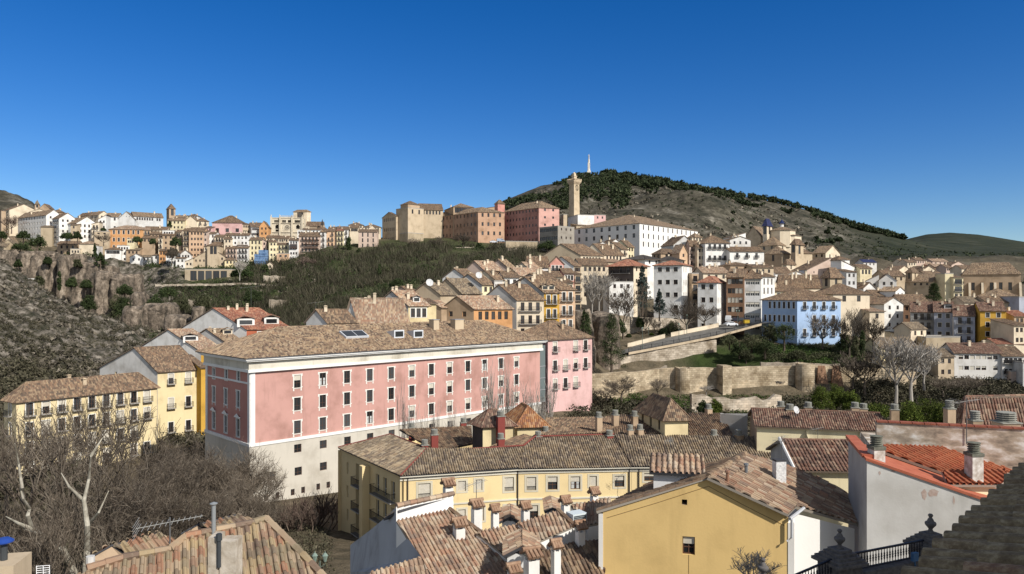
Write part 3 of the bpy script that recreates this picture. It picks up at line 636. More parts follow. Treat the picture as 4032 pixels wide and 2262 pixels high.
H('A', 905, 790, 1000, 378, 420, 480, 38, 'v', 2.2, 'cr', 'brown', (3,1,'b'), None, 'cream skyline house with dark covered balcony', group=LT, ch=2, al=58)
H('A', 1000, 905, 1105, 372, 420, 472, 38, 'v', 2.4, 'cr', 'tan', (2,1,'b'), (2,1), 'cream skyline house left of the long grey white building', group=LT, ch=1, al=58)
H('a1', 1775, '9', 1915, 200, 410, 425, 14, 'sv', 2.6, 'wh', 'brown', None, (2,3), 'white lean-to house with a slanting roof edge', group=LT, ch=1)
H('a1', 1655, '6', 1790, 285, 410, 418, 12, 'sv', 1.2, 'cr', 'brown', None, (2,2,'b'), 'small cream house with dark porch below the slanting roof', group=LT, ch=0)
H('a1', 1915, '9', 2135, 150, 380, 440, 12, 'u', 2.6, 'wh', 'tan', None, (2,2,'x',1.1,1.7), 'white square house with four windows above the orange palace', group=LT, st=5)
H('a1', 2135, '12', 2430, 185, 370, 432, 14, 'v', 4.2, 'lg', 'tan', None, None, 'grey gabled house with three attic windows above the orange palace', group=LT, gw=3, ch=0)
H('a2', 120, '12', 655, 140, 330, 436, 36, 'u', 3, 'lg', 'tan', None, (10,1,'',.9,1.6), 'long plain grey house running back towards the square belfry', group=LT, ch=1)
H('A', 1100, '12', 1452, 520, 680, 417.0, 6, 'h', 2.6, 'or', 'warm', None, (6,3,'s',1.1,2.1), 'orange palace with white framed windows in the left town', 'palace', 'palace', group=LT, ch=3, st=4.2)
H('A', 1452, '8', 1525, 528, 620, 419.0, 30, 'su', 2, 'tn', 'warm', None, (2,2,'b'), 'brown galleried wing on the right end of the orange palace', group=LT, ch=0)
H('A', 955, '8', 1100, 545, 665, 414.0, 6, 'f', 0, 'bg', 'brown', None, (2,2,'',1.3,.8), 'beige flat roofed modern house left of the orange palace', group=LT, ch=0)
H('A', 1712, 1685, 1776, 306, 425, 560, 40, 'p', 3.5, 'tn', 'brown', (1,1,'x',1.6,4.2), (1,1,'x',2,5), 'square stone belfry standing tallest on the left skyline', 'belfry', 'belfry', group=LT, ch=0, st=8, rp=.5)
H('A', 1697, '9', 1873, 432, 540, 465, 6, 'u', 2, 'cy', 'tan', None, (4,3), 'pale yellow house directly below the square belfry', group=LT, ch=2)
H('A', 1770, '7', 1880, 400, 440, 475, 6, 'u', 1.6, 'cy', 'tan', None, (3,1), 'pale yellow attic house right beside the square belfry', group=LT, ch=3)
H('A', 1873, '12', 1988, 432, 515, 468, 8, 'v', 3, 'cr', 'tan', None, None, 'windowless cream gable right of the pale yellow house', group=LT, ch=0)
H('A', 1988, 1960, 2115, 435, 505, 470, 30, 'h', 2.4, 'cr', 'brown', None, (2,1,'b'), 'cream house with hipped brown roof left of the pink building', group=LT, ch=2)
H('A', 1905, '8', 2005, 385, 430, 500, 8, 'h', 1.6, 'wh', 'brown', None, (3,1), 'small white attic house on the skyline right of the square belfry', group=LT, ch=2)
pk = H('A', 2148, '16', 2452, 452, 562, 446, 5, 'h', 5, 'pk', 'brown', None, (3,1,'x',2.0,2.3,.0,3.6), 'large pink building with three round arches in the left town', 'palace', 'palace', group=LT, ch=1, st=4)
H('A', 2452, '14', 2552, 470, 585, 448, 42, 'su', 2.5, 'bg', 'brown', None, (4,2), 'grey beige wing on the right end of the pink building', group=LT, ch=0)
H('A', 2070, '8', 2148, 505, 562, 440, 6, 'su', 1.5, 'pk', 'brown', None, (2,1), 'low pink annex left of the pink building', group=LT, ch=0)
H('B', 232, '10', 310, 498, 590, 447, 30, 'u', 2, 'lg', 'brown', None, (4,3), 'pale grey house between the pink building and the orange gable', group=LT, ch=1)
H('B', 312, '12', 402, 492, 592, 446, 10, 'v', 3.4, 'or', 'brown', None, (2,2), 'orange brick gabled house left of the cathedral', group=LT, ch=0)
H('B', 205, '10', 318, 478, 520, 470, 10, 'u', 2, 'tn', 'brown', None, None, 'brown roofed house behind the orange brick gable', group=LT, ch=2)
# second row
H('a2', 310, '9', 720, 385, 470, 425, 14, 'u', 2.2, 'cr', 'brown', None, (5,1), 'low cream house with a long brown roof behind the orange palace', group=LT, ch=1)
H('a2', 640, '8', 850, 405, 480, 415, 12, 'f', 0, 'wh', 'brown', None, (4,1), 'white flat topped house left of the dark evergreen trees', group=LT, ch=0)
H('a2', 850, '8', 970, 430, 500, 418, 12, 'u', 1.6, 'cr', 'brown', None, (3,1,'b'), 'cream house with brown veranda above the dark evergreen trees', group=LT, ch=1)
H('a2', 640, '8', 850, 485, 700, 413.0, 14, 'u', 1.8, 'tn', 'brown', None, (2,3), 'plain brown house left of the dark evergreen trees', group=LT, ch=0)
H('a2', 565, '7', 640, 535, 700, 412.0, 10, 'su', 1.2, 'cr', 'brown', None, (1,2,'b'), 'narrow cream house clinging to the plain brown house', group=LT, ch=0)
H('a2', 425, '8', 640, 465, 560, 419.0, 10, 'u', 1.8, 'tn', 'brown', None, (3,1), 'brown house with open loggia in the second row', group=LT, ch=1)
H('a2', 270, '8', 510, 540, 650, 414.0, 8, 'u', 1.6, 'tn', 'brown', None, (3,1), 'weathered tan house right below the orange palace', group=LT, ch=0)
H('a2', 1015, '9', 1118, 400, 775, 414.0, 8, 'u', 1.6, 'bg', 'brown', None, (2,5,'b'), 'tall house with stacked brown balconies beside the peach block', group=LT, ch=2)
H('a2', 1120, '10', 1390, 415, 840, 413.0, 8, 'u', 2.6, 'pe', 'brown', None, (4,6), 'tall peach apartment block under two small gables', 'apartment block', 'apartment_block', group=LT, ch=3)
H('a2', 1390, '9', 1440, 430, 830, 414.0, 10, 'su', 1.6, 'p2', 'brown', None, (1,5), 'narrow pinkish slice of house right of the peach block', group=LT, ch=0)
H('a2', 1425, '9', 1600, 460, 640, 420, 6, 'u', 1.4, 'wh', 'brown', None, (2,2,'',.9,1.6), 'white house under the left arches of the pink building', group=LT, ch=1)
H('a2', 1580, '8', 1755, 515, 640, 418, 6, 'u', 1.5, 'cr', 'brown', None, (3,2,'b'), 'cream house with dark timber balcony under the pink building', group=LT, ch=0)
H('a2', 1750, '8', 1895, 555, 690, 414, 6, 'u', 1.4, 'cr', 'brown', None, (2,2), 'cream terraced house below the middle of the pink building', group=LT, ch=1)
H('a2', 1770, '8', 1895, 480, 560, 424, 6, 'u', 1.4, 'bg', 'brown', None, (2,1,'b'), 'beige attic storey just under the pink building', group=LT, ch=1)
H('a2', 1897, '9', 2205, 490, 680, 416, 6, 'u', 1.6, 'wh', 'brown', None, (4,3,'r'), 'broad white house under the right part of the pink building', group=LT, ch=3)
H('a2', 2212, '9', 2440, 572, 910, 417.0, 6, 'u', 1.8, 'cy', 'brown', None, (3,4,'',.9,1.7), 'tall pale yellow house left of the blue scaffold netting', group=LT, ch=2)
H('a2', 1600, '7', 1795, 650, 780, 414.0, 8, 'u', 1.5, 'cr', 'brown', None, (3,2), 'cream house right behind the tan church belfry', group=LT, ch=1)
H('a2', 1785, '8', 1985, 725, 930, 412.0, 6, 'u', 1.7, 'p2', 'brown', None, (3,2,'b'), 'pinkish cream house right of the tan church', group=LT, ch=0)
H('a2', 1985, '8', 2190, 720, 1000, 413.0, 6, 'u', 1.6, 'w2', 'brown', None, (3,3,'b'), 'tall streaked white house between the tan church and the yellow house', group=LT, ch=1)
H('a2', 1995, '8', 2175, 668, 730, 415.5, 6, 'u', 1.2, 'w2', 'brown', None, (2,1), 'small top storey over the streaked white house', group=LT, ch=1)
H('a2', 1765, 1700, 1985, 935, 1100, 405.5, 20, 'h', 1.8, 'ye', 'brown', None, (3,1), 'low yellow house right of the tan church', group=LT, ch=0)
H('a2', 1390, '8', 1455, 690, 830, 411.0, 8, 'su', 1.2, 'cr', 'brown', None, (1,2), 'narrow cream house left of the tan church belfry', group=LT, ch=0)
# tan church and its arcaded terrace
H('a2', 1450, '9', 1670, 670, 1110, 406.0, 8, 'h', 2.2, 'bg', 'brown', None, (2,1,'x',1.6,4.2,.2), 'tan church belfry with two arched openings', 'church', 'church', group=LT, ch=0, st=12)
H('a2', 1190, '12', 1445, 905, 1110, 407.0, 8, 'sv', 4.2, 'bg', 'brown', None, (3,1,'x',.8,1.2), 'tan church nave with a slanting roofline', 'church', 'church', group=LT, ch=0)
H('a2', 1045, '8', 1190, 965, 1110, 405.0, 8, 'sv', 1.8, 'cr', 'brown', None, (2,2), 'cream house joined to the left of the tan church nave', group=LT, ch=0)
H('a2', 1665, '9', 1770, 870, 1100, 407.0, 10, 'sr', 2, 'bg', 'brown', None, (1,2), 'tan apse on the right of the church belfry', 'church', 'church', group=LT, ch=0)
H('a2', 1045, '7', 1900, 1108, 1340, 388, 7, 'f', 0, 'st', 'brown', None, (5,1,'x',3.2,5.2,.1), 'long stone terrace with tall arched openings below the tan church', 'terrace', 'arcade_terrace', group=LT, ch=0)
# lower left row
H('a1', 1030, '8', 1395, 650, 820, 409.0, 6, 'u', 2.0, 'tn', 'brown', None, (3,2,'',1.1,1.7), 'brown stone house on the cliff edge', group=LT, ch=0)
H('a1', 1430, '8', 1700, 640, 830, 407.0, 8, 'h', 1.8, 'cr', 'warm', None, None, 'cream house with low hipped roof on the cliff edge', group=LT, ch=0)
H('a1', 1700, '6', 1775, 690, 830, 407.0, 8, 'f', 0, 'lg', 'brown', None, (1,2), 'pale narrow house at the cliff edge beside the tall fir', group=LT, ch=0)
H('a1', 1270, '5', 1450, 740, 830, 405.0, 8, 'f', 0, 'cr', 'brown', None, (3,1), 'cream terrace block hanging over the cliff', group=LT, ch=0)
H('a1', 60, '7', 240, 640, 740, 410.5, 8, 'v', 2.4, 'st', 'grey', None, (1,1), 'small stone house at the far left cliff top', group=LT, ch=0)
H('a1', -60, '7', 110, 690, 790, 407.0, 8, 'u', 2, 'st', 'grey', None, None, 'stone hut at the left edge of the photo on the cliff', group=LT, ch=0)
H('a1', 90, '6', 225, 600, 650, 414.0, 8, 'v', 3.0, 'cr', 'tan', None, None, 'cream gabled hut behind the far left cliff top', group=LT, ch=0)
H('a1', 1895, 1888, 2185, 745, 900, 405.0, 12, 'h', 1.8, 'wh', 'brown', None, (4,1,'',1.7,1.7), 'white villa with dark picture windows and arches', 'villa', 'villa', group=LT, ch=0)
H('a1', 2110, '7', 2340, 680, 900, 409.0, 12, 'f', 0, 'wh', 'brown', None, (4,3), 'white stepped house right of the white villa', group=LT, ch=0)
H('a1', 2280, '7', 2520, 755, 820, 409.0, 8, 'u', 1.3, 'tn', 'grey', None, (3,1), 'old tan row house with grey roof above the low white barn', group=LT, ch=0)
H('a2', 50, '9', 285, 880, 990, 403.0, 12, 'v', 1.8, 'wh', 'grey', None, (2,1), 'low white barn above the green slope', 'barn', 'barn', group=LT, ch=0)
H('a2', 465, '6', 580, 850, 1010, 407.0, 8, 'su', 1, 'wh', 'brown', None, (1,1), 'white house left of the narrow orange house', group=LT, ch=0)
H('a2', 580, '7', 700, 770, 1070, 405.0, 8, 'u', 1.2, 'or', 'brown', None, (2,4,'',.9,1.5), 'narrow orange house in the lowest row', group=LT, ch=0)
H('a2', 703, '7', 850, 835, 1070, 405.5, 8, 'u', 1.6, 'wh', 'brown', None, (3,3), 'white house right of the narrow orange house', group=LT, ch=1)
H('a2', 875, '7', 965, 805, 1000, 409.0, 8, 'u', 1.3, 'wh', 'brown', None, (2,2,'b'), 'white house with recessed balcony in the lowest row', group=LT, ch=1)
H('a2', 968, '8', 1150, 825, 960, 408.0, 10, 'v', 2.2, 'wh', 'brown', None, (3,2), 'white gabled house behind the white stack house', group=LT, ch=1)
H('a2', 880, '8', 1045, 905, 1180, 404.0, 8, 'u', .8, 'wh', 'brown', None, (2,4), 'white stack of small rooms at the foot of the lowest row', group=LT, ch=0)
H('a2', 270, '6', 420, 880, 990, 406.0, 8, 'u', 1.2, 'w2', 'grey', None, (2,1), 'small greyish house right of the low white barn', group=LT, ch=0)
H('a2', 0, '6', 130, 560, 640, 410.5, 8, 'f', 0, 'cy', 'brown', None, (3,1), 'pale yellow terrace house at the foot of the orange palace', group=LT, ch=0)
# right half of the left town
H('a3', 220, '9', 435, 535, 620, 432, 6, 'u', 1.8, 'cr', 'brown', None, (4,1), 'cream back house left below the cathedral', group=LT, ch=3)
H('a3', 437, '9', 625, 545, 640, 432, 6, 'u', 1.8, 'cr', 'brown', None, (4,1), 'cream back house directly below the cathedral rose window', group=LT, ch=3)
H('a3', 625, '9', 800, 560, 600, 436, 8, 'v', 2.0, 'cr', 'brown', None, None, 'brown roofed back house below the cathedral tower', group=LT, ch=2)
H('a3', 80, '9', 228, 600, 1060, 418, 8, 'v', 1.4, 'p2', 'brown', None, (2,2), 'greyish house wrapped below in blue scaffold netting', group=LT, ch=0)
H('a3', 275, 228, 410, 607, 1080, 415, 26, 'u', 1.5, 'cy', 'brown', (1,5), (2,6), 'cream tall house right of the blue scaffold netting', group=LT, ch=1)
H('a3', 410, '9', 630, 655, 1000, 418, 6, 'u', 1.3, 'cy', 'brown', None, (3,3,'b'), 'cream house with two iron balconies left of the white house with glazed gallery', group=LT, ch=1)
H('a3', 412, '2', 640, 822, 1080, 414, 6, 'f', 0, 'pe', 'brown', None, (2,2,'',1.2,1.3), 'peach lower storeys under the cream balcony house', group=LT, ch=0)
wg = H('a3', 632, '9', 802, 580, 1090, 415, 6, 'u', 1.6, 'wh', 'brown', None, (3,6), 'white tall house with a dark glazed gallery', group=LT, ch=1)
bp = H('a3', 810, '12', 1195, 507, 1090, 417, 6, 'u', 2.8, 'p2', 'brown', None, (5,5,'g',1.1,1.9), 'large cream house with long timber balconies below the cathedral', 'apartment block', 'apartment_block', group=LT, ch=3)
H('a3', 1195, '9', 1300, 420, 1000, 420, 8, 'h', 1.8, 'w2', 'brown', None, (1,6,'b'), 'narrow white tower house with a column of balconies', group=LT, ch=0)
H('a3', 1300, '9', 1455, 415, 800, 424, 8, 'u', 1.6, 'pe', 'brown', None, (2,5,'b'), 'peach tall house overhanging the rock', group=LT, ch=1)
H('a3', 1455, '7', 1495, 425, 800, 428, 8, 'su', 1, 'lg', 'brown', None, None, 'sliver of grey house left of the yellow tall house', group=LT, ch=0)
H('a3', 1495, '9', 1620, 410, 860, 426, 8, 'u', 1.6, 'cy', 'red', None, (2,5,'b'), 'yellow tall house with balconies and a dark red top storey', group=LT, ch=1)
H('a3', 1620, '9', 1705, 385, 800, 428, 8, 'u', 1.4, 'wh', 'brown', None, (1,5,'b'), 'white narrow house right of the yellow tall house', group=LT, ch=0)
H('a3', 1740, '9', 1885, 352, 760, 430, 8, 'u', 2, 'cr', 'brown', None, (5,1,'',.8,1.5), 'cream house with a row of top windows left of the pale rose block', group=LT, ch=1)
H('a3', 1887, '10', 2228, 425, 830, 415, 6, 'u', 1.8, 'p2', 'brown', None, (3,4,'',.8,2.2), 'pale rose block standing alone above the brushy slope', 'apartment block', 'apartment_block', group=LT, ch=0)
H('a3', 2050, '9', 2228, 385, 430, 425, 10, 'v', 2.6, 'cr', 'brown', None, (3,1), 'cream gabled back house above the pale rose block', group=LT, ch=2)
H('a3', 1710, '9', 1975, 300, 360, 455, 8, 'h', 2, 'cr', 'brown', None, (5,1), 'cream skyline house with hipped roof left of the convent church', group=LT, ch=2)
H('a3', 1975, '9', 2290, 335, 400, 452, 8, 'h', 1.8, 'cr', 'brown', None, (6,1), 'low cream skyline house next to the convent church', group=LT, ch=3)
H('a3', 1345, '9', 1500, 375, 430, 450, 8, 'u', 1.8, 'tn', 'brown', None, None, 'brown skyline roof right of the cathedral turret', group=LT, ch=2)
H('a3', 1500, '9', 1700, 370, 420, 448, 8, 'u', 1.8, 'bg', 'brown', None, (3,1), 'beige skyline house above the yellow tall house', group=LT, ch=2)
H('a3', 785, '7', 890, 400, 500, 440, 8, 'f', 0, 'wh', 'brown', None, (2,1), 'white cube house right below the cathedral tower', group=LT, ch=0)
H('a3', 890, '8', 1200, 388, 470, 444, 8, 'u', 1.2, 'wh', 'brown', None, (4,1), 'long low white house right of the white cube house', group=LT, ch=2)
H('a3', 940, '12', 1240, 328, 420, 470, 8, 'u', 3.6, 'bg', 'brown', None, None, 'cathedral nave under a broad brown roof', 'church', 'church', group=LT, ch=0)
H('a3', 1150, '9', 1320, 372, 430, 455, 8, 'h', 2.2, 'cr', 'brown', None, None, 'small hipped house at the right foot of the cathedral nave', group=LT, ch=1)
H('a3', 1208, '3', 1255, 290, 400, 466, 10, 'p', 3.2, 'st', 'black', None, None, 'slim stone turret with a dark pointed cap right of the cathedral nave', 'turret', 'turret', group=LT, ch=0, ov=.2)
H('a3', 240, '6', 340, 1010, 1090, 402, 12, 'v', 1.2, 'cr', 'brown', None, (1,1), 'tiny cream gabled house among the dark round trees', group=LT, ch=0)
# -- convent group and the upper centre
H('C', 530, 410, 690, 305, 640, 440, 42, 'f', 0, 'bg', 'brown', None, (2,1,'x',1.2,2.6), 'tan stone convent church block without windows on its left side', 'church', 'church', ch=0, al=44)
H('C', 530, 455, 650, 262, 305, 446, 42, 'p', 2.3, 'tn', 'brown', None, None, 'square lantern with pyramid roof crowning the tan convent church', 'lantern tower', 'lantern_tower', ch=0)
H('C', 655, '14', 885, 322, 640, 450, 14, 'u', 4.5, 'bg', 'brown', None, (6,1,'',1,2.2), 'tan church nave with brown roof right behind the stone block', 'church', 'church', ch=0)
H('C', 410, 270, 435, 388, 680, 446, 42, 'u', 3, 'bg', 'brown', (6,5,'',1,2), None, 'dark grey palace front with deep windows left of the convent church', 'palace', 'palace', ch=0, st=6)
H('C', 530, 445, 688, 560, 720, 428, 40, 'f', 0, 'st', 'brown', None, None, 'rough stone buttress base below the convent church', 'bastion', 'bastion', ch=0)
H('C', 535, '5', 705, 690, 735, 422, 14, 'f', 0, 'cr', 'brown', None, None, 'low cream ruined wall at the foot of the stone base', 'wall', 'stone_wall', ch=0)
CV = H('C', 1240, 700, 1507, 345, 660, 430, 14, 'h', 3.6, 'cv', 'tan', (15,5,'x',1.1,1.9,.02), (4,5,'x',1.2,2.2,.06), 'long brown orange convent with rows of small windows', 'convent', 'convent', al=43.7, st=5.3, wallL='cw', ch=0, dirt=.6)  # left wall colour is darkened to carry the shade of the long side
H('C', 990, 900, 1195, 290, 370, 446, 20, 'h', 2.8, 'tn', 'tan', None, (6,1,'x',2,3.2), 'brown rooftop gallery with columns above the long convent', 'rooftop pavilion', 'rooftop_pavilion', ch=1)
H('C', 1190, '8', 1415, 325, 350, 446, 20, 'sv', 2.5, 'tn', 'tan', None, (3,1), 'sloping roofed wing behind the long convent', 'convent wing', 'convent_wing', ch=0)
H('C', 1440, 1407, 1510, 255, 345, 440, 32, 'p', 2.2, 'pi', 'brown', None, None, 'small pink turret with pyramid roof between the two convents', 'turret', 'turret', ch=0)
H('C', 1855, 1510, 2062, 300, 620, 418, 20, 'h', 4.4, 'sa', 'tan', (10,5,'x',1.0,1.6,.03), (2,3,'x',1.2,1.3,.1), 'salmon pink convent with a shaded long side and a square lit end', 'convent', 'convent', al=42, st=4.2, wallL='sw', ch=1, dirt=.5)  # shade of the long side is put into its darker wall colour
H('C', 1520, '3', 1860, 645, 800, 398, 14, 'f', 0, 'st', 'brown', None, None, 'tall pale stone retaining wall below the salmon pink convent', 'retaining wall', 'retaining_wall', ch=0, dirt=.8)
H('D', 248, 62, 415, 800, 1010, 392, 42, 'f', 0, 'co', 'brown', (9,2,'x',1.4,1.8,.02), (3,2), 'raw concrete building with dark window bands left of the white seminary', 'museum', 'concrete_building', ch=0, al=42, st=4.5)
H('D', 305, '6', 342, 683, 790, 432, 14, 'f', 0, 'bg', 'brown', None, None, 'slim concrete stair tower beside the clock tower', 'stair tower', 'stair_tower', ch=0)
H('D', 450, 350, 616, 686, 775, 434, 16, 'f', 0, 'wh', 'brown', None, None, 'white flat roofed block at the foot of the clock tower', 'annex', 'annex', ch=0)
H('D', 617, '8', 733, 688, 760, 440, 12, 'f', 0, 'pk', 'brown', None, (2,1), 'small pink flat roofed house behind the white seminary', group=MT, ch=0)
SEM = H('D', 1075, 415, 1665, 768, 1080, 385, 48.5, 'h', 8.0, 'wh', 'tan', (8,2,'x',1.7,2.3,.02), (12,3,'x',1.1,2.6,.02), 'long white seminary with small dark windows and dormered roof', 'seminary', 'seminary', al=41.5, st=4.4, ch=4, dirt=.15)
H('D', 435, '8', 690, 790, 830, 428, 20, 'su', 1.5, 'st', 'tan', None, None, 'low rubble wing on top of the concrete building', 'annex', 'annex', ch=0)
# -- upper centre slope in front of the seminary
H('D', 770, '9', 900, 975, 1020, 335, 20, 'v', 2.2, 'wh', 'brown', None, (2,1), 'white gabled house against the seminary wall', group=MT, ch=1)
H('D', 955, 820, 1020, 1005, 1090, 330, 40, 'u', 3, 'cy', 'brown', None, (2,2), 'pale yellow narrow house before the seminary corner', group=MT, ch=1, al=64)
H('D', 640, '8', 770, 990, 1040, 338, 12, 'v', 1.6, 'wh', 'brown', None, (2,1), 'small white house left of the white gabled one below the seminary', group=MT, ch=2)
H('D', 890, 690, 960, 1030, 1090, 322, 38, 'u', 3.2, 'cr', 'brown', None, (1,1,'b'), 'cream gable with red side below the seminary', group=MT, ch=1, wallL='cr', al=64)
H('D', 715, 500, 915, 1085, 1150, 300, 30, 'u', 4.6, 'cr', 'brown', None, (5,1), 'cream house with a big brown roof on the upper slope', group=MT, ch=3, al=64)
H('D', 480, 90, 702, 1092, 1190, 285, 24, 'u', 4.6, 'cr', 'brown', None, (6,1), 'long cream house with a tan blind gable above the red house', group=MT, ch=2, wallL='bg', al=64)
H('D', 710, '8', 905, 1160, 1200, 292, 18, 'su', 1.5, 'bg', 'warm', None, None, 'low beige house right of the long cream house', group=MT, ch=0)
H('D', 480, '10', 760, 1192, 1440, 262, 14, 'u', 2.5, 'cr', 'brown', None, (5,4,'',1,1.5), 'large cream apartment house behind the pale bare trees', 'apartment block', 'apartment_block', group=MT, ch=0)
H('D', 1130, 912, 1290, 1125, 1190, 288, 40, 'h', 1.6, 'wh', 'black', (1,1,'',4,1.6), (2,1), 'modern white house under a wide dark roof', group=MT, ch=0, ov=1.2)
H('D', 1330, '9', 1510, 1140, 1190, 290, 16, 'h', 1.6, 'wh', 'black', None, (2,1), 'white house with dark roof right of the modern white one', group=MT, ch=1, ov=.9)
H('D', 1290, 1200, 1480, 1070, 1130, 305, 30, 'h', 2, 'tn', 'brown', (2,1), (2,1), 'brown veranda house below the seminary trees', group=MT, ch=0)
H('D', 1480, 1400, 1560, 1060, 1180, 300, 30, 'v', 3.2, 'pe', 'warm', None, (1,2), 'peach narrow house left of the loggia tower', group=MT, ch=2)
H('D', 1580, 1545, 1665, 985, 1190, 302, 26, 'u', 2, 'p2', 'brown', None, (2,3,'b'), 'pinkish house with a timber oriel', group=MT, ch=1)
H('D', 1662, '9', 1738, 1010, 1200, 300, 12, 'u', 2, 'cr', 'brown', None, (2,3), 'narrow cream house left of the big white house', group=MT, ch=1)
H('D', 1635, 1560, 1708, 905, 975, 330, 30, 'h', 1.8, 'cr', 'tan', (2,1), (2,1), 'small square lookout house on the roofs above', group=MT, ch=1)
H('D', 1740, '12', 1985, 965, 1205, 298, 8, 'h', 3.4, 'wh', 'brown', None, (4,3,'b',1.1,1.9), 'big white house with balconies left of the domed church', group=MT, ch=2, st=4.5)
H('D', 1420, '12', 1640, 985, 1010, 335, 16, 'v', 4.2, 'lg', 'brown', None, None, 'grey gable behind the lookout house', group=MT, ch=1)
H('D', 1988, '9', 2335, 1052, 1200, 296, 8, 'u', 2.0, 'wh', 'brown', None, (3,2,'b',1.1,1.9), 'white two storey house below the domed church', group=MT, ch=2, st=4)
H('D', 1990, '9', 2200, 935, 1030, 335, 10, 'v', 1.6, 'w2', 'brown', None, (3,2), 'whitewashed uneven gable behind the white two storey house', group=MT, ch=2)
H('D', 2010, '9', 2150, 905, 960, 350, 10, 'sv', 2, 'wh', 'brown', None, (2,1), 'white lean-to house below the hillside', group=MT, ch=1)
# -- middle cascade
H('C', 1720, 1712, 1962, 862, 960, 248, 12, 'h', 2.2, 'wh', 'brown', None, (2,1), 'white house behind the red gabled house', group=MT, ch=2)
H('C', 2210, 1965, 2280, 890, 1010, 255, 38, 'u', 3.2, 'bg', 'brown', None, (3,1), 'white blind gable with an arcaded beige front', group=MT, ch=0, wallL='wh', al=64)
H('C', 2218, '8', 2285, 975, 1290, 236, 12, 'su', 1, 'bg', 'brown', None, (1,5,'b',1.6,1.8), 'narrow beige house with bay balconies beside the large cream one', group=MT, ch=0)
H('C', 1968, 1958, 2108, 866, 1000, 238, 14, 'v', 2.2, 'pi', 'brown', None, (3,2,'bs',.9,1.9), 'red gabled house with white framed windows in the middle cascade', group=MT, ch=0)
H('C', 2108, '8', 2212, 965, 1060, 234, 12, 'u', 1.6, 'pi', 'brown', None, (3,1,'s',.9,1.6), 'low red house right of the red gabled house', group=MT, ch=0)
H('C', 2110, '8', 2205, 1062, 1120, 214, 12, 'su', 1.5, 'cr', 'brown', None, (2,1), 'small cream house under the low red house', group=MT, ch=1)
H('C', 1550, 1345, 1620, 912, 1000, 236, 36, 'u', 2.8, 'cr', 'tan', None, (1,1), 'rosy blind gable near the top of the cascade', group=MT, ch=2, wallL='p2', al=64)
H('C', 1300, 1112, 1480, 930, 1000, 216, 36, 'u', 2.6, 'pe', 'warm', None, (2,1), 'peach blind gable at the left top of the cascade', group=MT, ch=3, wallL='p2', al=64)
H('C', 1770, 1600, 1885, 932, 990, 244, 36, 'u', 2.6, 'cr', 'warm', None, (2,1), 'cream house with warm roof beside the white house', group=MT, ch=3, al=64)
H('C', 1125, 880, 1240, 1012, 1090, 210, 40, 'u', 2.6, 'wh', 'brown', None, None, 'white gable with one small window at the left rim', group=MT, ch=3, wallL='wh', al=64)
H('C', 1410, 1200, 1500, 1028, 1100, 210, 38, 'u', 2.6, 'cr', 'brown', None, (2,1), 'beige gable in the middle of the cascade', group=MT, ch=2, wallL='cr', al=64)
H('C', 1500, '9', 1655, 1005, 1060, 212, 14, 'u', 1.8, 'wh', 'brown', None, (2,1), 'white front under a long eave in the middle cascade', group=MT, ch=2)
H('C', 1660, 1490, 1900, 985, 1040, 216, 36, 'u', 2.2, 'cr', 'warm', None, (3,1), 'cream house with two dormers in the middle cascade', group=MT, ch=3, al=64)
H('C', 1890, '8', 2095, 1000, 1040, 214, 14, 'u', 1.6, 'cr', 'brown', None, (4,1), 'attic row with four little openings under the red house', group=MT, ch=1)
H('C', 1280, 1005, 1405, 1078, 1180, 200, 40, 'u', 2.8, 'cy', 'brown', None, (2,1), 'grey weathered gable with pale yellow front', group=MT, ch=2, wallL='lg', al=64)
H('C', 1405, '7', 1490, 1050, 1100, 202, 14, 'f', 0, 'w2', 'brown', None, (4,1,'',.3,1.4), 'white house with a row of slim posts', group=MT, ch=0)
H('C', 1075, 780, 1265, 1165, 1200, 194, 34, 'u', 3.8, 'st', 'grey', None, None, 'old house with a long grey roof and glazed dormer', group=MT, ch=1, wallL='bg', al=64)
H('C', 860, 562, 1000, 1180, 1230, 188, 34, 'u', 3.0, 'bg', 'grey', None, None, 'old house with peeling timber framed gable', group=MT, ch=1, wallL='bg', al=64)
H('C', 560, 370, 640, 1170, 1220, 190, 34, 'u', 1.8, 'p2', 'brown', None, None, 'peeling pinkish house with a red dormer at the left rim', group=MT, ch=2, wallL='p2', al=64)
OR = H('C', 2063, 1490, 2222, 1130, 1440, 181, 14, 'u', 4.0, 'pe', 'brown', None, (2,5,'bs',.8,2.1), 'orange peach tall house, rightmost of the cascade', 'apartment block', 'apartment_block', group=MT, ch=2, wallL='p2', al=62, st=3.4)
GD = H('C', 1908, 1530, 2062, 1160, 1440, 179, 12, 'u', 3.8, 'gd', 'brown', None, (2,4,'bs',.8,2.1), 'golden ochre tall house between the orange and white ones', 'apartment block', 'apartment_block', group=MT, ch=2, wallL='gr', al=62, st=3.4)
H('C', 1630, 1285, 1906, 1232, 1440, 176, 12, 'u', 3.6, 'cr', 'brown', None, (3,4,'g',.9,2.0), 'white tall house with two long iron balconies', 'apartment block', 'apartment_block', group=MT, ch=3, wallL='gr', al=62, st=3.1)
H('H', 940, 615, 1330, 553, 690, 171, 22, 'u', 2.9, 'or', 'warm', (2,1,'',1,1.2), (5,1,'',.9,1.9), 'orange house with a brown plastered gable behind the long pink building', group=MT, ch=2, wallL='tn', al=62, gw=0)
H('H', 612, 512, 700, 540, 690, 174, 22, 'su', 1.4, 'tn', 'warm', None, None, 'low brown wing left of the orange gabled house', group=MT, ch=0, al=62)
YH = H('H', 278, -45, 482, 518, 700, 158, 22, 'u', 3.1, 'ye', 'warm', (1,1,'',.6,.9), (3,1,'s',.9,1.9), 'bright yellow house with a grey blind gable', group=MT, ch=3, wallL='gr', al=62)
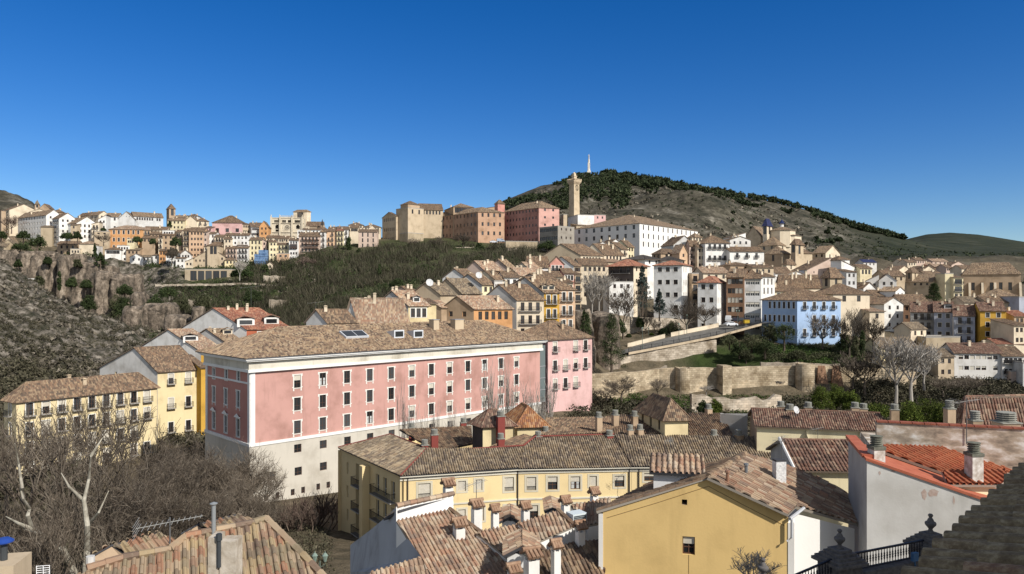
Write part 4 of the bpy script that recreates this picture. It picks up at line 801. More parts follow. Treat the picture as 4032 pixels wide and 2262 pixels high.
H('H', 482, '7', 560, 500, 700, 163, 20, 'su', 1, 'ye', 'brown', None, None, 'narrow yellow slice right of the bright yellow house', group=MT, ch=0)
H('G', 1512, 1300, 1802, 430, 520, 146, 22, 'u', 2.4, 'ye', 'brown', (3,1,'',.5,1.0), (3,1), 'pale gabled house with dark brown roof left of the white one', group=MT, ch=1, wallL='lg', al=62)
WD = H('G', 1815, 1700, 2325, 392, 470, 151, 14, 'u', 4.0, 'wh', 'warm', None, (7,1,'',1.2,1.2), 'long low white house with brown roof and dormer', group=MT, ch=4, al=62)
H('G', 1990, '8', 2060, 300, 392, 166, 14, 'u', 1.5, 'cr', 'tan', None, None, 'pale small house with tan roof above the long low white one', group=MT, ch=1)
RH = H('G', 697, 45, 1150, 505, 640, 186, 22, 'u', 5.2, 'rd', 'red', None, (2,1,'s',1,1.2), 'house with a bright red tiled roof and a white blind gable', group='houses behind the pink building', ch=6, wallL='wh', al=66)
SKH = H('F', 2310, 1885, 2480, 650, 760, 178, 26, 'u', 3.4, 'bg', 'tan', None, None, 'grey gabled house with skylight between the red roof and the white gable', group='houses behind the pink building', ch=2, wallL='lg', al=66)
WG2 = H('F', 2035, 1395, 2270, 728, 880, 169, 30, 'u', 4.8, 'gd', 'warm', (1,1,'',.8,1), None, 'house with a plain white gable left behind the pink building', group='houses behind the pink building', ch=0, wallL='wh', al=66)
YL = H('F', 1595, 1010, 2035, 930, 1500, 151, 45, 'u', 4.6, 'ye', 'brown', (2,1,'',.5,1.1), (2,5,'bsr',1,2.1,.1), 'yellow balcony house left of the pink building', 'apartment block', 'apartment_block', al=64, rp=.38, ch=0, wallL='w2', st=5.0, far=False)
H('F', 2035, '8', 2085, 890, 1500, 155, 45, 'su', 2, 'gd', 'brown', None, None, 'ochre strip of house squeezed between yellow house and pink building', ch=0)
LY = H('F', 165, 40, 1590, 1225, 1640, 124, 55, 'h', 2.6, 'ye', 'brown', (1,4,'bsr',1,2.1), (9,4,'bsr',1.1,2.1,.03), 'long yellow house with brown shutters behind the bare plane trees', 'apartment block', 'apartment_block', ch=2, chk='beige', far=False, st=3.3)
# -- modern blocks by the ramp road
H('I', 500, 245, 640, 112, 500, 250, 50, 'h', 2.2, 'cr', 'red', (3,3,'g',1.0,2.0), (3,4), 'white block faced with dark timber galleries', 'apartment block', 'apartment_block', group=RT, ch=0, wallL='dk', ov=.9, st=4)
H('I', 255, '8', 500, 285, 520, 247, 8, 'f', 0, 'wh', 'red', None, (3,2), 'cream lower storeys of the timber galleried block', 'apartment block', 'apartment_block', group=RT, ch=0)
B1 = H('I', 990, 705, 1090, 110, 640, 243, 62, 'h', 1.6, 'wh', 'red', (3,5,'s',1.4,1.5), (4,5,'s',.7,1.7), 'tall white modern block with square windows above the ramp', 'apartment block', 'apartment_block', group=RT, ch=0, st=4.2)
H('I', 1090, '10', 1160, 200, 640, 248, 20, 'f', 0, 'tn', 'brown', None, (1,4,'b',1.6,2), 'brown balcony stack right of the tall white modern block', 'apartment block', 'apartment_block', group=RT, ch=0)
H('I', 1345, 1150, 1440, 285, 700, 236, 62, 'h', 2.0, 'wh', 'red', (2,4,'s',1.3,1.6), (4,4,'s',.6,1.7), 'lower white modern block with hipped red brown roof', 'apartment block', 'apartment_block', group=RT, ch=0, st=4.2)
H('I', 1440, '9', 1618, 232, 660, 240, -30, 'u', 2.6, 'br', 'brown', None, (4,6,'r',1.3,1.7), 'dark timber fronted house with brown lower floors', 'apartment block', 'apartment_block', group=RT, ch=1)
H('I', 1621, '9', 1790, 240, 665, 238, -12, 'h', 2.6, 'lg', 'brown', None, (3,6,'kw',1.4,1.6), 'grey modern block with window bands and garage door', 'apartment block', 'apartment_block', group=RT, ch=0, st=3.6)
H('I', 1792, '9', 1930, 228, 500, 242, 20, 'u', 1.2, 'wh', 'brown', None, (3,2,'',.5,2), 'white house right behind the grey modern block', group=RT, ch=2)
H('I', 1480, '9', 1700, 112, 250, 275, 12, 'h', 1.2, 'tn', 'brown', None, (2,1), 'tan house with two tall chimney shafts', group=RT, ch=3, chk='plainc')
H('I', 1705, '9', 1918, 135, 250, 272, 12, 'u', 1.2, 'bg', 'brown', None, (3,1), 'beige house right of the two tall chimney shafts', group=RT, ch=2)
H('I', 1205, '9', 1470, 192, 300, 262, 12, 'u', 2.2, 'cr', 'warm', None, (3,1), 'cream house with warm roof behind the lower white block', group=RT, ch=3)
H('I', 1300, '9', 1480, 160, 250, 285, 12, 'u', 1.6, 'p2', 'warm', None, (3,1), 'pinkish house deeper behind the lower white block', group=RT, ch=2)
H('I', 1120, '7', 1210, 190, 300, 268, 12, 'sv', 1.2, 'wh', 'warm', None, None, 'small white house right behind the tall white modern block', group=RT, ch=0)
BL = H('J', 275, -82, 716, 206, 660, 224, 10, 'h', 3.2, 'bl', 'brown', (7,3,'s',.8,2.0,.03), (4,4,'bs',1.0,2.1,.06), 'sky blue mansion with white framed windows', 'mansion', 'mansion', al=38, st=4.1, ch=0, dirt=.2)
H('J', 640, '14', 1008, 146, 640, 243, 8, 'h', 3.4, 'cr', 'brown', None, (2,3,'x',1.3,1.9,.1), 'plain cream stone house right behind the blue mansion', group=RT, ch=0, st=9)
H('J', 1008, '8', 1158, 325, 640, 240, 8, 'su', 1.2, 'cr', 'warm', None, (1,2,'',1.1,1.6), 'low cream extension with an orange eave', group=RT, ch=0, st=6)
H('I', 1795, '9', 2250, 375, 640, 246, 10, 'h', 2.4, 'ye', 'brown', None, (7,1,'s',1.2,1.6), 'yellow upper storey peeping over the blue mansion roof', group=RT, ch=2)
H('I', 1960, 1940, 2390, 290, 380, 262, 14, 'h', 2.8, 'cr', 'brown', None, None, 'wide brown hipped roof over a cream house', group=RT, ch=4)
H('e1', 1690, 1552, 1908, 1205, 1445, 252, 30, 'p', 2.5, 'st', 'brown', (1,1,'x',1.1,3.2), (1,1,'x',1.3,3.6), 'stone bell tower with flared pyramid roof and arched opening', 'bell tower', 'bell_tower', ch=0, st=9, ov=.7)
H('e1', 805, 745, 1345, 1240, 1400, 290, 14, 'v', 2.4, 'wh', 'brown', None, (2,1,'',.6,.5), 'wide white gable behind the grey modern block', group=RT, ch=1)
H('e1', 700, '9', 1000, 1170, 1240, 300, 10, 'u', 2.6, 'wh', 'brown', None, (2,1), 'low white house with brown roof before the domed church', group=RT, ch=1)
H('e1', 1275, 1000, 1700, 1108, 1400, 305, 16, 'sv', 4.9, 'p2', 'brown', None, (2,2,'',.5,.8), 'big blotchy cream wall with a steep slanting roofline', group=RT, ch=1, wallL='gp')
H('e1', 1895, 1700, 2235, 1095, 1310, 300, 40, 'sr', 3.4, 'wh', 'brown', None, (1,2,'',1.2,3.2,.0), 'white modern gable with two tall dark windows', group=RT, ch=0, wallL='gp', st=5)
H('e1', 2235, '9', 2445, 1082, 1200, 305, 12, 'u', 1.8, 'cy', 'brown', None, (3,1,'',1,1.8), 'cream house right of the white modern gable', group=RT, ch=0)
H('e1', 1985, '7', 2170, 1150, 1290, 290, 12, 'su', 1.2, 'lg', 'brown', None, (2,2), 'grey lean-to house right of the white modern gable', group=RT, ch=0)
H('e1', 1830, '7', 2045, 920, 990, 330, 14, 'h', 1.6, 'wh', 'brown', None, (1,1), 'little white cube with hipped roof beside the church annex', group=RT, ch=0)
# domed church
H('e1', 435, 165, 580, 500, 700, 372, 46, 'u', 5.2, 'cr', 'tan', None, (1,1,'x',2,2.4), 'church nave with a broad grey tan gable', 'church', 'church', wallL='bg', ch=0)
H('e1', 550, 475, 642, 278, 500, 366, 44, 'p', 2.9, 'cr', 'blue', (1,1,'x',1.6,4.5), (1,1,'x',1.6,4.5), 'church tower with a blue pointed roof', 'church tower', 'church_tower', ch=0, st=9, ov=.5)
H('e1', 735, 400, 1245, 655, 780, 358, 44, 'h', 4.2, 'cr', 'tan', (2,1,'x',1.2,1.8), (4,1,'x',1.2,1.8), 'lower body of the domed church', 'church', 'church', wallL='bg', ch=0)
H('e1', 820, 505, 975, 808, 1080, 340, 44, 'h', 3.6, 'bg', 'tan', (1,1,'x',1.2,3), None, 'front chapel of the domed church', 'chapel', 'chapel', wallL='tn', ch=0)
H('e1', 1065, 985, 1210, 622, 1100, 336, 40, 'p', 1.9, 'bg', 'brown', (1,1,'x',1.4,3.8), (1,1,'x',1.9,4.4), 'square church belfry with an arched opening left of the annex', 'belfry', 'belfry', ch=0, st=9, ov=.6, wallL='tn')
H('e1', 1210, '8', 1370, 805, 1060, 342, 20, 'h', 2, 'bg', 'brown', None, None, 'plain tan block right of the square church belfry', 'chapel', 'chapel', ch=0)
H('e1', 1610, 1372, 1870, 802, 1000, 345, 42, 'v', 3.6, 'cr', 'tan', (2,1), (2,1,'',1.2,2), 'church annex with a gabled lit end', 'annex', 'annex', wallL='bg', ch=0)
H('e1', 905, 832, 1068, 992, 1110, 325, 36, 'h', 1.8, 'cr', 'brown', None, (1,1,'',.9,1.9), 'small sacristy before the square church belfry', 'chapel', 'chapel', ch=0)
# right hand town
H('e2', 187, 62, 360, 543, 745, 258, 14, 'v', 2.2, 'wh', 'brown', None, (2,3), 'bright white gabled house right of the blue mansion', group=RT, ch=0)
H('e2', 360, '8', 425, 552, 745, 264, -20, 'u', 2, 'br', 'brown', None, (1,4), 'dark brown narrow house beside the bright white gable', group=RT, ch=0)
H('e2', 427, '9', 637, 613, 830, 252, -27, 'u', 3.2, 'gr', 'dark', None, (3,3,'b',1.1,2.1), 'grey unpainted house in the right hand row', group=RT, ch=2)
PBH = H('e2', 640, '9', 816, 613, 860, 247, -27, 'u', 3.2, 'gp', 'dark', None, (2,4,'s',1.1,1.5), 'pale blue grey house with a round topped dormer', group=RT, ch=2)
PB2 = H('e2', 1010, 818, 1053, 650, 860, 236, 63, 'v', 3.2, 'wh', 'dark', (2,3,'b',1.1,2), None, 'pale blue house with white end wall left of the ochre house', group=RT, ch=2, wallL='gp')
OC = H('e2', 1292, 1057, 1362, 605, 870, 232, 74, 'v', 2.6, 'gd', 'dark', (2,4,'s',1.1,1.5), None, 'ochre yellow house with white framed windows at right', group=RT, ch=2)
H('e2', 1365, '9', 1500, 655, 760, 232, 8, 'u', 1.6, 'tn', 'red', None, (3,2), 'old brown house cut by the right edge of the photo', group=RT, ch=1)
H('e2', 1362, '9', 1500, 740, 860, 222, 8, 'su', 1.6, 'cr', 'brown', None, (3,2), 'low cream house below the old brown house at the right edge', group=RT, ch=0)
H('e2', 1410, '9', 1520, 485, 610, 262, 8, 'f', 0, 'gp', 'brown', None, None, 'pale grey blank block at the right edge of the photo', group=RT, ch=0)
LC = H('e2', 1425, 900, 1475, 265, 500, 330, 64, 'h', 5.0, 'bg', 'tan', (5,1,'x',1.4,3.6,.1,4.2), None, 'long tan church with buttresses at the right edge', 'church', 'church', ch=0, wallL='tn')
H('e2', 625, 365, 745, 340, 500, 312, 42, 'v', 3.6, 'cr', 'tan', (4,1,'x',.9,1.0), None, 'tan chapel with a cream gabled end and a conifer in front', 'chapel', 'chapel', ch=0, wallL='bg')
H('e2', 440, 385, 497, 250, 330, 318, 40, 'p', 1.8, 'bg', 'brown', (1,1,'x',1,2.5), (1,1,'x',1,2.5), 'square brick belfry rising behind the tan chapel', 'belfry', 'belfry', ch=0, wallL='tn', st=6)
H('e2', 738, '8', 815, 272, 520, 306, -4, 'f', 0, 'cy', 'brown', None, None, 'tall cream party wall beside the tan chapel', 'apartment block', 'apartment_block', group=RT, ch=0)
H('e2', 817, '8', 903, 305, 520, 304, 0, 'su', 1.2, 'cy', 'brown', None, (1,4,'b',3,2), 'cream apartment house with stacked glazed balconies', 'apartment block', 'apartment_block', group=RT, ch=0)
H('e2', 290, 147, 373, 428, 525, 282, 42, 'v', 1.6, 'wh', 'tan', None, (2,1,'',1,2), 'white house with a tan gabled roof left of the tan chapel', group=RT, ch=1)
H('e2', 140, '9', 300, 330, 400, 300, -20, 'v', 2.6, 'w2', 'brown', None, (2,1), 'greyish white gable with shadowed wall left of the chapel', group=RT, ch=1)
H('e2', 0, '9', 140, 345, 400, 305, -20, 'sv', 3.0, 'w2', 'brown', None, (2,1), 'grey wall with slanting roofline right of the cream house', group=RT, ch=0)
H('e2', 305, 170, 440, 245, 320, 345, 40, 'v', 2.6, 'cr', 'brown', None, (2,1), 'cream gabled house with a broad brown roof behind the right hand row', group=RT, ch=1)
H('e2', 200, '9', 380, 290, 380, 318, 10, 'u', 2.6, 'bg', 'brown', None, (3,1), 'brown roofed house with a white dormer', group=RT, ch=2)
H('e2', 520, '9', 668, 250, 320, 330, 14, 'v', 2.6, 'cr', 'brown', None, (1,1,'',1.4,2.2), 'cream gable right of the brick belfry', group=RT, ch=1)
H('e2', 585, '9', 735, 290, 340, 322, 12, 'u', 2.2, 'bg', 'brown', None, None, 'brown roof right of the cream gable', group=RT, ch=2)
H('e2', 60, '9', 185, 535, 600, 266, 10, 'u', 2.2, 'bg', 'brown', None, None, 'brown roofed low house left of the bright white gable', group=RT, ch=0)
H('e2', 350, '9', 600, 545, 600, 270, 6, 'u', 3.4, 'p2', 'brown', None, (2,1), 'pinkish low house with a broad roof behind the grey one', group=RT, ch=2)
H('e2', 915, '9', 1120, 530, 600, 268, 4, 'u', 2.0, 'cr', 'grey', None, (3,1), 'cream roof terrace house behind the pale blue house', group=RT, ch=2)
H('e2', 1120, '9', 1380, 532, 600, 266, 4, 'u', 2.2, 'bg', 'brown', None, (3,1), 'beige house with brown roof behind the ochre house', group=RT, ch=2)
H('e2', 1210, '9', 1385, 468, 520, 285, 10, 'p', 2.6, 'cr', 'tan', None, None, 'small cream chapel roof with a lantern before the long tan church', 'chapel', 'chapel', group=RT, ch=0)
H('e2', 95, '8', 270, 470, 530, 284, 12, 'u', 2.2, 'cr', 'brown', None, (2,1), 'cream low house left of the white tan roofed house', group=RT, ch=2)
H('e2', 0, '8', 110, 400, 470, 292, 12, 'v', 2.2, 'wh', 'brown', None, (1,1), 'little white house among the brown roofs', group=RT, ch=2)
H('e2', 0, '8', 70, 228, 300, 340, 12, 'u', 2, 'cy', 'brown', None, (2,1), 'pale house beside the blue roofed hall', group=RT, ch=0)
def dormer(hs, c, x, y, w_=1.6, h_=1.2, pal='brown', wall='cr'):
    u, v = hs['u'], hs['v']; pv = np.array([-u[1], u[0], 0]); z1, z2 = hs['rz'](1., .5), hs['rz'](1., 2.5); s_ = (z2-z1)/2./max(.3, float(np.dot(v, pv))); p0 = hs['pt'](1., .5, z1); n = unit(-pv*s_+np.array([0, 0, 1.]))
    d = np.array([(qx(c, x)-HX)/F, 1, (HY-qy(c, y))/F]); p = d*(np.dot(p0, n)/np.dot(d, n)); L = h_/s_*.9; m = MB(); m.box(p-u*w_/2-[0, 0, .4], u*w_, pv*L, (0, 0, h_+.4)); m.box(p-u*w_*.36-pv*.04+[0, 0, .25], u*w_*.72, pv*.03, (0, 0, h_*.62), 1)
    for sg in (-1, 1): roof_plane(m, [p+u*sg*(w_/2+.25)-pv*.3+[0, 0, h_-.02], p+u*sg*(w_/2+.25)+pv*L+[0, 0, h_-.02], p+pv*(L+.5)+[0, 0, h_+w_*.22], p-pv*.3+[0, 0, h_+w_*.22]], 1, mat=2, und=3, thick=.08)
    m.build('dormer', [wmat(wall), GL, tilemat(pal), DK_], hs['roof'])
DK_ = plain('eaves', (.22,.17,.13), .9)
for x0, x1, y, Y, wc, rp_, lb in ((345,400,165,520,'cr','brown','cream house with arcade, leftmost of the far group under the fields'), (398,480,168,500,'cr','brown','brown sided house in the far group under the fields'), (482,556,150,520,'p2','brown','pinkish attic house in the far group under the fields'),
      (625,765,160,540,'p2','warm','pinkish villa with red roof below the green fields'), (645,745,210,480,'pe','warm','flat orange house below the green fields'), (798,925,190,500,'p2','brown','pale rose gabled house below the green fields'),
      (750,800,215,470,'p2','brown','small mauve house between orange and rose houses'), (890,1015,225,440,'cr','brown','low house just left of the long church roof'), (0,120,168,520,'w2','blue','long hall with a bright blue roof'), (560,640,190,520,'rd','warm','low red house left of the flat orange house')):
    H('e2', x0, '9', x1, y, y+60, Y, 12, 'u' if 'gabled' not in lb else 'v', 2.2, wc, rp_, None, (3,1), lb, group='far houses under the green fields', ch=1)
# lower right, by the stone wall
H('J', 1425, 1255, 1580, 500, 620, 225, 24, 'u', 1.8, 'cr', 'grey', None, (2,2), 'small old cream house behind the white birch like trees', group=RT, ch=0)
H('J', 1580, '8', 1925, 590, 700, 222, 6, 'f', 0, 'st', 'grey', None, None, 'crumbling pale walled yard right of the small old cream house', 'yard wall', 'yard_wall', group=RT, ch=0)
H('J', 1120, '9', 1500, 690, 900, 214, 8, 'u', 2.6, 'ye', 'grey', None, (4,2), 'yellow house half hidden by the white trunked bare trees', group=RT, ch=1)
H('J', 1480, '9', 1700, 740, 980, 210, 8, 'u', 1.6, 'lg', 'grey', None, (3,2), 'grey low house right of the half hidden yellow one', group=RT, ch=0)
H('J', 1702, '8', 1862, 780, 1110, 206, 6, 'u', 1.8, 'bg', 'grey', None, (2,3,'',.9,1.3), 'beige stepped house under the long white riverside house', group=RT, ch=0)
RW = H('J', 1865, '9', 2350, 742, 930, 207, -6, 'u', 2.4, 'w2', 'dark', None, (7,2,'r',1.2,1.1), 'long white riverside house with a sagging tiled roof', group=RT, ch=2)
H('J', 1872, '6', 2360, 935, 1230, 209, -6, 'f', 0, 'st', 'grey', None, (3,1,'',.8,.9), 'high rubble stone base under the long white riverside house', 'retaining wall', 'retaining_wall', ch=0, dirt=.8)
H('J', 2352, '9', 2571, 772, 960, 205, -4, 'u', 2.2, 'w2', 'brown', None, (4,2,'b',1,1.4), 'white house right of the long riverside house', group=RT, ch=1)
H('J', 2437, '7', 2640, 935, 1260, 203, -4, 'f', 0, 'p2', 'grey', None, None, 'plain rose grey pier at the right edge of the river wall', 'retaining wall', 'retaining_wall', ch=0)
H('J', 2560, '9', 2800, 850, 1200, 200, -4, 'f', 0, 'lg', 'grey', None, (2,4), 'grey house cut by the right edge near the river wall', group=RT, ch=0)
H('J', 2300, '8', 2571, 655, 770, 222, 4, 'u', 1.4, 'cr', 'red', None, (4,1), 'low red roofed shed row under the ochre house', group=RT, ch=1)

dormer(RH, 'G', 690, 468, 4.2, 1.7, 'red', 'wh'); dormer(RH, 'G', 950, 455, 3.6, 1.7, 'red', 'wh'); dormer(WD, 'G', 2105, 345, 1.8, 1.2, 'warm', 'wh'); dormer(PBH, 'e2', 772, 588, 2.6, 1.3, 'dark', 'wh'); dormer(WG2, 'F', 1930, 625, 3.2, 1.2, 'warm', 'wh'); dormer(YH, 'H', 362, 492, 1.6, 1.2, 'warm', 'wh')
dormer(GD, 'C', 1920, 1140, 1.6, 1.2, 'brown', 'cr'); dormer(GD, 'C', 1985, 1140, 1.6, 1.2, 'brown', 'cr'); dormer(SKH, 'G', 505, 560, 2.2, 1.2, 'tan', 'cr')
# ---------------------------------------------------------------- long pink building
def rayp(c, x, y, p0, n):
    d = np.array([(qx(c, x)-HX)/F, 1, (HY-qy(c, y))/F]); return d*(np.dot(p0, n)/np.dot(d, n))
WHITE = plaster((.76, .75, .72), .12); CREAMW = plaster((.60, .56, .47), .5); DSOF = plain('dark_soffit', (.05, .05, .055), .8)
def pink_building():
    a = 43.8; u = np.array([math.cos(R(a)), math.sin(R(a)), 0]); v = np.array([-u[1], u[0], 0]); C0 = P('s', 985, 1466, 112); W = solve_len(C0, u, 2126); D = solve_len(C0, v, 811)
    C2 = np.array([C0[0], C0[1], 0]); zt = C0[2]; zb = zz(112, 1754); ze = zz(112, 1411); z0 = -38.
    root = thing('pink_building', 'long salmon pink building with white framed windows and a pale stone base', 'civic building', (C2[0], C2[1], z0))
    m = MB(); OL = C2+v*D; n1 = np.array([u[1], -u[0], 0]); n2 = -u
    cols = [748, 812, 873, 930, 984, 1036, 1085, 1131, 1177, 1219, 1260, 1299]; xs = [solve_len(C2, u, qx('V', x)) for x in cols]
    zr = [fac_at(C2, u, qx('V', 748), qy('V', y))[1] for y in (960, 1017, 1075)]; hR = []
    for r, zc in enumerate(zr):
        for k, x in enumerate(xs): hR.append((x, zc-1.02, 1.15, 2.05, 'e'+random.choice(['', '', 'c', 'k', ''])))
    facade(m, C2, u, W, zb, zt, [h[:4] for h in hR], .32, 0, 1)
    hL = []
    for x, y in ((842, 1471.5), (890.7, 1477), (938.6, 1483)): s, z = fac_at(C2, v, x, y); hL.append((D-s, z-.85, 1.05, 1.7, 's'))
    for x, y in ((2165, 1165), (2285, 1190), (2410, 1215)): s, z = fac_at(C2, v, qx('F', x), qy('F', y)); hL.append((D-s, z-1.3, 1.1, 2.6, 'e'))
    for x in (2165, 2285, 2410): s, z = fac_at(C2, v, qx('F', x), 1700); hL.append((D-s, fac_at(C2, v, 983, 1700)[1]-1.4, 1.2, 2.8, 's'))
    facade(m, OL, -v, D, zb, zt, [h[:4] for h in hL], .32, 2, 1)
    m.poly([C2+u*W+[0,0,zb], C2+u*W+v*D+[0,0,zb], C2+u*W+v*D+[0,0,ze], C2+u*W+[0,0,ze]]); m.poly([C2+u*W+v*D+[0,0,zb], OL+[0,0,zb], OL+[0,0,ze], C2+u*W+v*D+[0,0,ze]])
    m.build('wall', [plaster((.50, .285, .245), .38), WHITE, plaster((.48, .235, .195), .2)], root)
    # pale stone base, a little proud
    b = MB(); Cb = C2+n1*.15+n2*.15; hb = []
    for k, x in enumerate(xs):
        z = fac_at(C2, u, qx('V', 748), qy('V', 1128))[1]; hb.append((x+.15, z-.65, 1.25, 1.3, ''))
    for x, y in ((701, 400), (955, 350), (430, 450)): s, z = fac_at(C2, u, qx('L', x), qy('L', y)); hb.append((s+.15, z-.65, 1.25, 1.3, ''))
    for x, y in ((645, 613), (750, 590), (903, 557), (1005, 538), (375, 670), (490, 645)): s, z = fac_at(C2, u, qx('L', x), qy('L', y)); hb.append((s+.15, z-.5, .65, 1.0, ''))
    facade(b, Cb, u, W+.15, z0, zb-.25, [h[:4] for h in hb], .35); facade(b, Cb+v*(D+.15), -v, D+.15, z0, zb-.25, [], .2)
    b.poly([Cb+[0,0,zb-.25], Cb+u*W+[0,0,zb-.25], Cb+u*W+v*D+[0,0,zb-.25], Cb+v*D+[0,0,zb-.25]])
    b.build('stone_base', [stonemat_plain], root)
    for h in hR: window(root, C2, u, h[0], h[1], h[2], h[3], h[4], False)
    for h in hL: window(root, OL, -v, h[0], h[1], h[2], h[3], h[4]+'w', False)
    for h in hb: window(root, Cb, u, h[0], h[1], h[2], h[3], '', False)
    # mouldings
    def band(mb, za, zc, out, mat=0):
        mb.box(C2-u*out+n1*out+[0, 0, za], u*(W+2*out), v*(out-.002), (0, 0, zc-za), mat); mb.box(C2-u*out+[0, 0, za], u*(out-.002), v*D, (0, 0, zc-za), mat)
    c = MB(); band(c, zb-.25, zb+.2, .28); band(c, zt-.05, zt+.38, .50); band(c, zt+.38, ze-.5, .38, 1); band(c, ze-.5, ze-.27, .95); band(c, ze-.27, ze+.02, 1.15)
    zs = fac_at(C2, v, qx('F', 2485), qy('F', 1058))[1]
    c.box(C2-u*.12+[0, 0, zs], u*.118, v*D, (0, 0, .28))
    for o, d, L in ((C2, u, .75), (C2+u*.0, v, .75), (OL-v*.8, v, .8)):
        nn = n1 if d is u else n2
        c.box(o+nn*(.10)+[0, 0, zb+.2], d*L, -nn*.098, (0, 0, zt-.05-zb-.2), 0)
    for h in hL[6:]:
        x = D-h[0]; p0 = C2+v*x-u*.25+[0, 0, h[1]+h[3]+.35]
        c.add([p0-v*1.0, p0+v*1.0, p0+[0, 0, .55], p0-v*1.0+u*.25, p0+v*1.0+u*.25, p0+[0, 0, .55]+u*.25], [[0, 1, 2]], 0)
        c.box(p0-v*1.0, v*2.0, u*.24, (0, 0, -.12), 0)
    c.build('cornice', [WHITE, CREAMW], root)
    rf = MB(); o = 1.3; k = (D)/2; zR = ze+4.15; g = lambda p, q, z: C2+u*p+v*q+np.array([0, 0, z]); zE = ze+.06
    A_, B_, D_, E_ = g(-o, -o, zE), g(W+o, -o, zE), g(W+o, D+o, zE), g(-o, D+o, zE); r1, r2 = g(k, k, zR), g(W-k, k, zR)
    for q in ([A_, B_, r2, r1], [B_, D_, r2], [D_, E_, r1, r2], [E_, A_, r1]): roof_plane(rf, q, 1, pitch=.30, amp=.09)
    for x, y in ((A_, r1), (B_, r2), (r1, r2)): ridge(rf, x, y, .14)
    ro = rf.build('roof', [tilemat('tan'), plain('gutter', (.16, .16, .17), .6)], root)
    n = unit(np.cross(u, r1-A_)); n = n if n[2] > 0 else -n; up = unit(r1-A_-u*np.dot(r1-A_, u))
    def sky(x0, x1, y0, y1, nm, h):      # flush skylight or raised dormer light
        p = rayp('G', (x0+x1)/2, (y0+y1)/2, A_, n); q = MB(); wd, hd = 2.3, 1.25
        if nm == 'skylight':
            q.box(p-u*wd-up*hd+n*.05, u*2*wd, up*2*hd, n*.35, 0); q.box(p-u*(wd-.2)-up*(hd-.2)+n*.405, u*(2*wd-.4), up*(2*hd-.4), n*.03, 1)
            q.box(p-u*.05-up*(hd-.2)+n*.44, u*.1, up*(2*hd-.4), n*.03, 0)
        else:
            a0 = p-u*1.1-up*1.4; zf = np.array([0, 0, 1.5]); bk = up*2.9
            q.add([a0, a0+u*2.2, a0+u*2.2+zf, a0+zf, a0+bk, a0+u*2.2+bk], [[0, 1, 2, 3]], 0); q.add([a0, a0+zf, a0+bk, a0+u*2.2, a0+u*2.2+zf, a0+u*2.2+bk], [[0, 2, 1], [3, 5, 4]][::-1], 0)
            q.add([a0+zf, a0+u*2.2+zf, a0+u*2.2+bk, a0+bk], [[0, 1, 2, 3]], 0); q.box(a0+u*.25-v*.03+[0, 0, .3], u*1.7, v*-.02, (0, 0, .95), 1)
        ob = q.build(nm, [plain('pale_metal', (.55, .57, .60), .4), GL], ro)
    sky(1640, 1925, 535, 605, 'skylight', 0); sky(2090, 2310, 500, 630, 'dormer', 0); sky(2285, 2505, 500, 630, 'dormer', 0)
    for x, y, s in ((533, 770, 1.3), (768, 765, 2.2)):
        p = rayp('H', x, y, A_, n); q = MB(); q.cbox(p+np.array([0, .8, -.8]), s, 1.5, 2.7, 0, R(a)); q.cbox(p+np.array([0, .8, 1.9]), s+.2, 1.7, .1, 1, R(a)); q.build('vent_box', [wmat('bg', .3), plain('zinc', (.3, .3, .31), .5)], ro)
    # glazed stair strip at the right end
    q = MB(); q.box(g(W+.05, .6, zb), u*2.2, v*.1, (0, 0, ze-1.2-zb), 0)
    for i in range(4): q.box(g(W+.05, .5, zb+2.5*i), u*2.2, v*.09, (0, 0, .12), 1)
    q.build('glazed_strip', [plain('pale_glass', (.14, .17, .17), .1, 0, .6), plain('zinc', (.3, .3, .31), .5)], root)
stonemat_plain = plaster((.54, .50, .43), .32)
pink_building()
house('H', 1690, '12', 2137, 862, 1415, 158, 41, 'h', 3.6, 'pk', 'brown', None, (4,3,'bsr',1.15,2.1,.04), 'rose pink house with iron balconies at the right end of the long pink building', 'apartment block', 'apartment_block', st=4.0, ch=1, far=False, chk='plainc')
# ---------------------------------------------------------------- curved yellow apartment building
YEL = plaster((.76, .60, .33), .18); RED = plain('red_flashing', (.20, .05, .04), .8)
def poly_top(root, c, pts, p0, down, pit, pal, lev=2, name='roof', pitch=.24, amp=.075, skirt=None, smat=None, tl=.42, lift=0):
    """tiled plane through p0 falling along `down` with slope `pit`; outline given by points of the photograph"""
    d = unit(np.array([down[0], down[1], 0.])); n = unit(np.array([d[0]*pit, d[1]*pit, 1.])); q = [rayp(c, x, y, p0, n)+n*lift for x, y in pts]
    m = MB(); roof_plane(m, q, lev, up=-d+np.array([0, 0, pit]), pitch=pitch, amp=amp, tl=tl, jit=.003 if pal == 'new' else .009); ob = m.build(name, [tilemat(pal), plain('mortar', (.33, .29, .24), .9)], root)
    if skirt is not None:
        s = MB(); k = len(q)
        for i in range(k):
            a, b = q[i]-n*.13, q[(i+1) % k]-n*.13; s.poly([a, b, [b[0], b[1], skirt], [a[0], a[1], skirt]])
        s.build('wall', [smat or wmat('wh', .4)], root)
    return q, ob, n
def chim_at(par, c, x, yt, yb_, Y, s, kind, rot=.3):
    b = P(c, x, yb_, Y); t = P(c, x, yt, Y); h = t[2]-b[2]-(.6 if kind in ('cowl', 'red', 'plainc') else .5); return chimney(par, b, kind, s, round(max(.25, h), 2), rot)
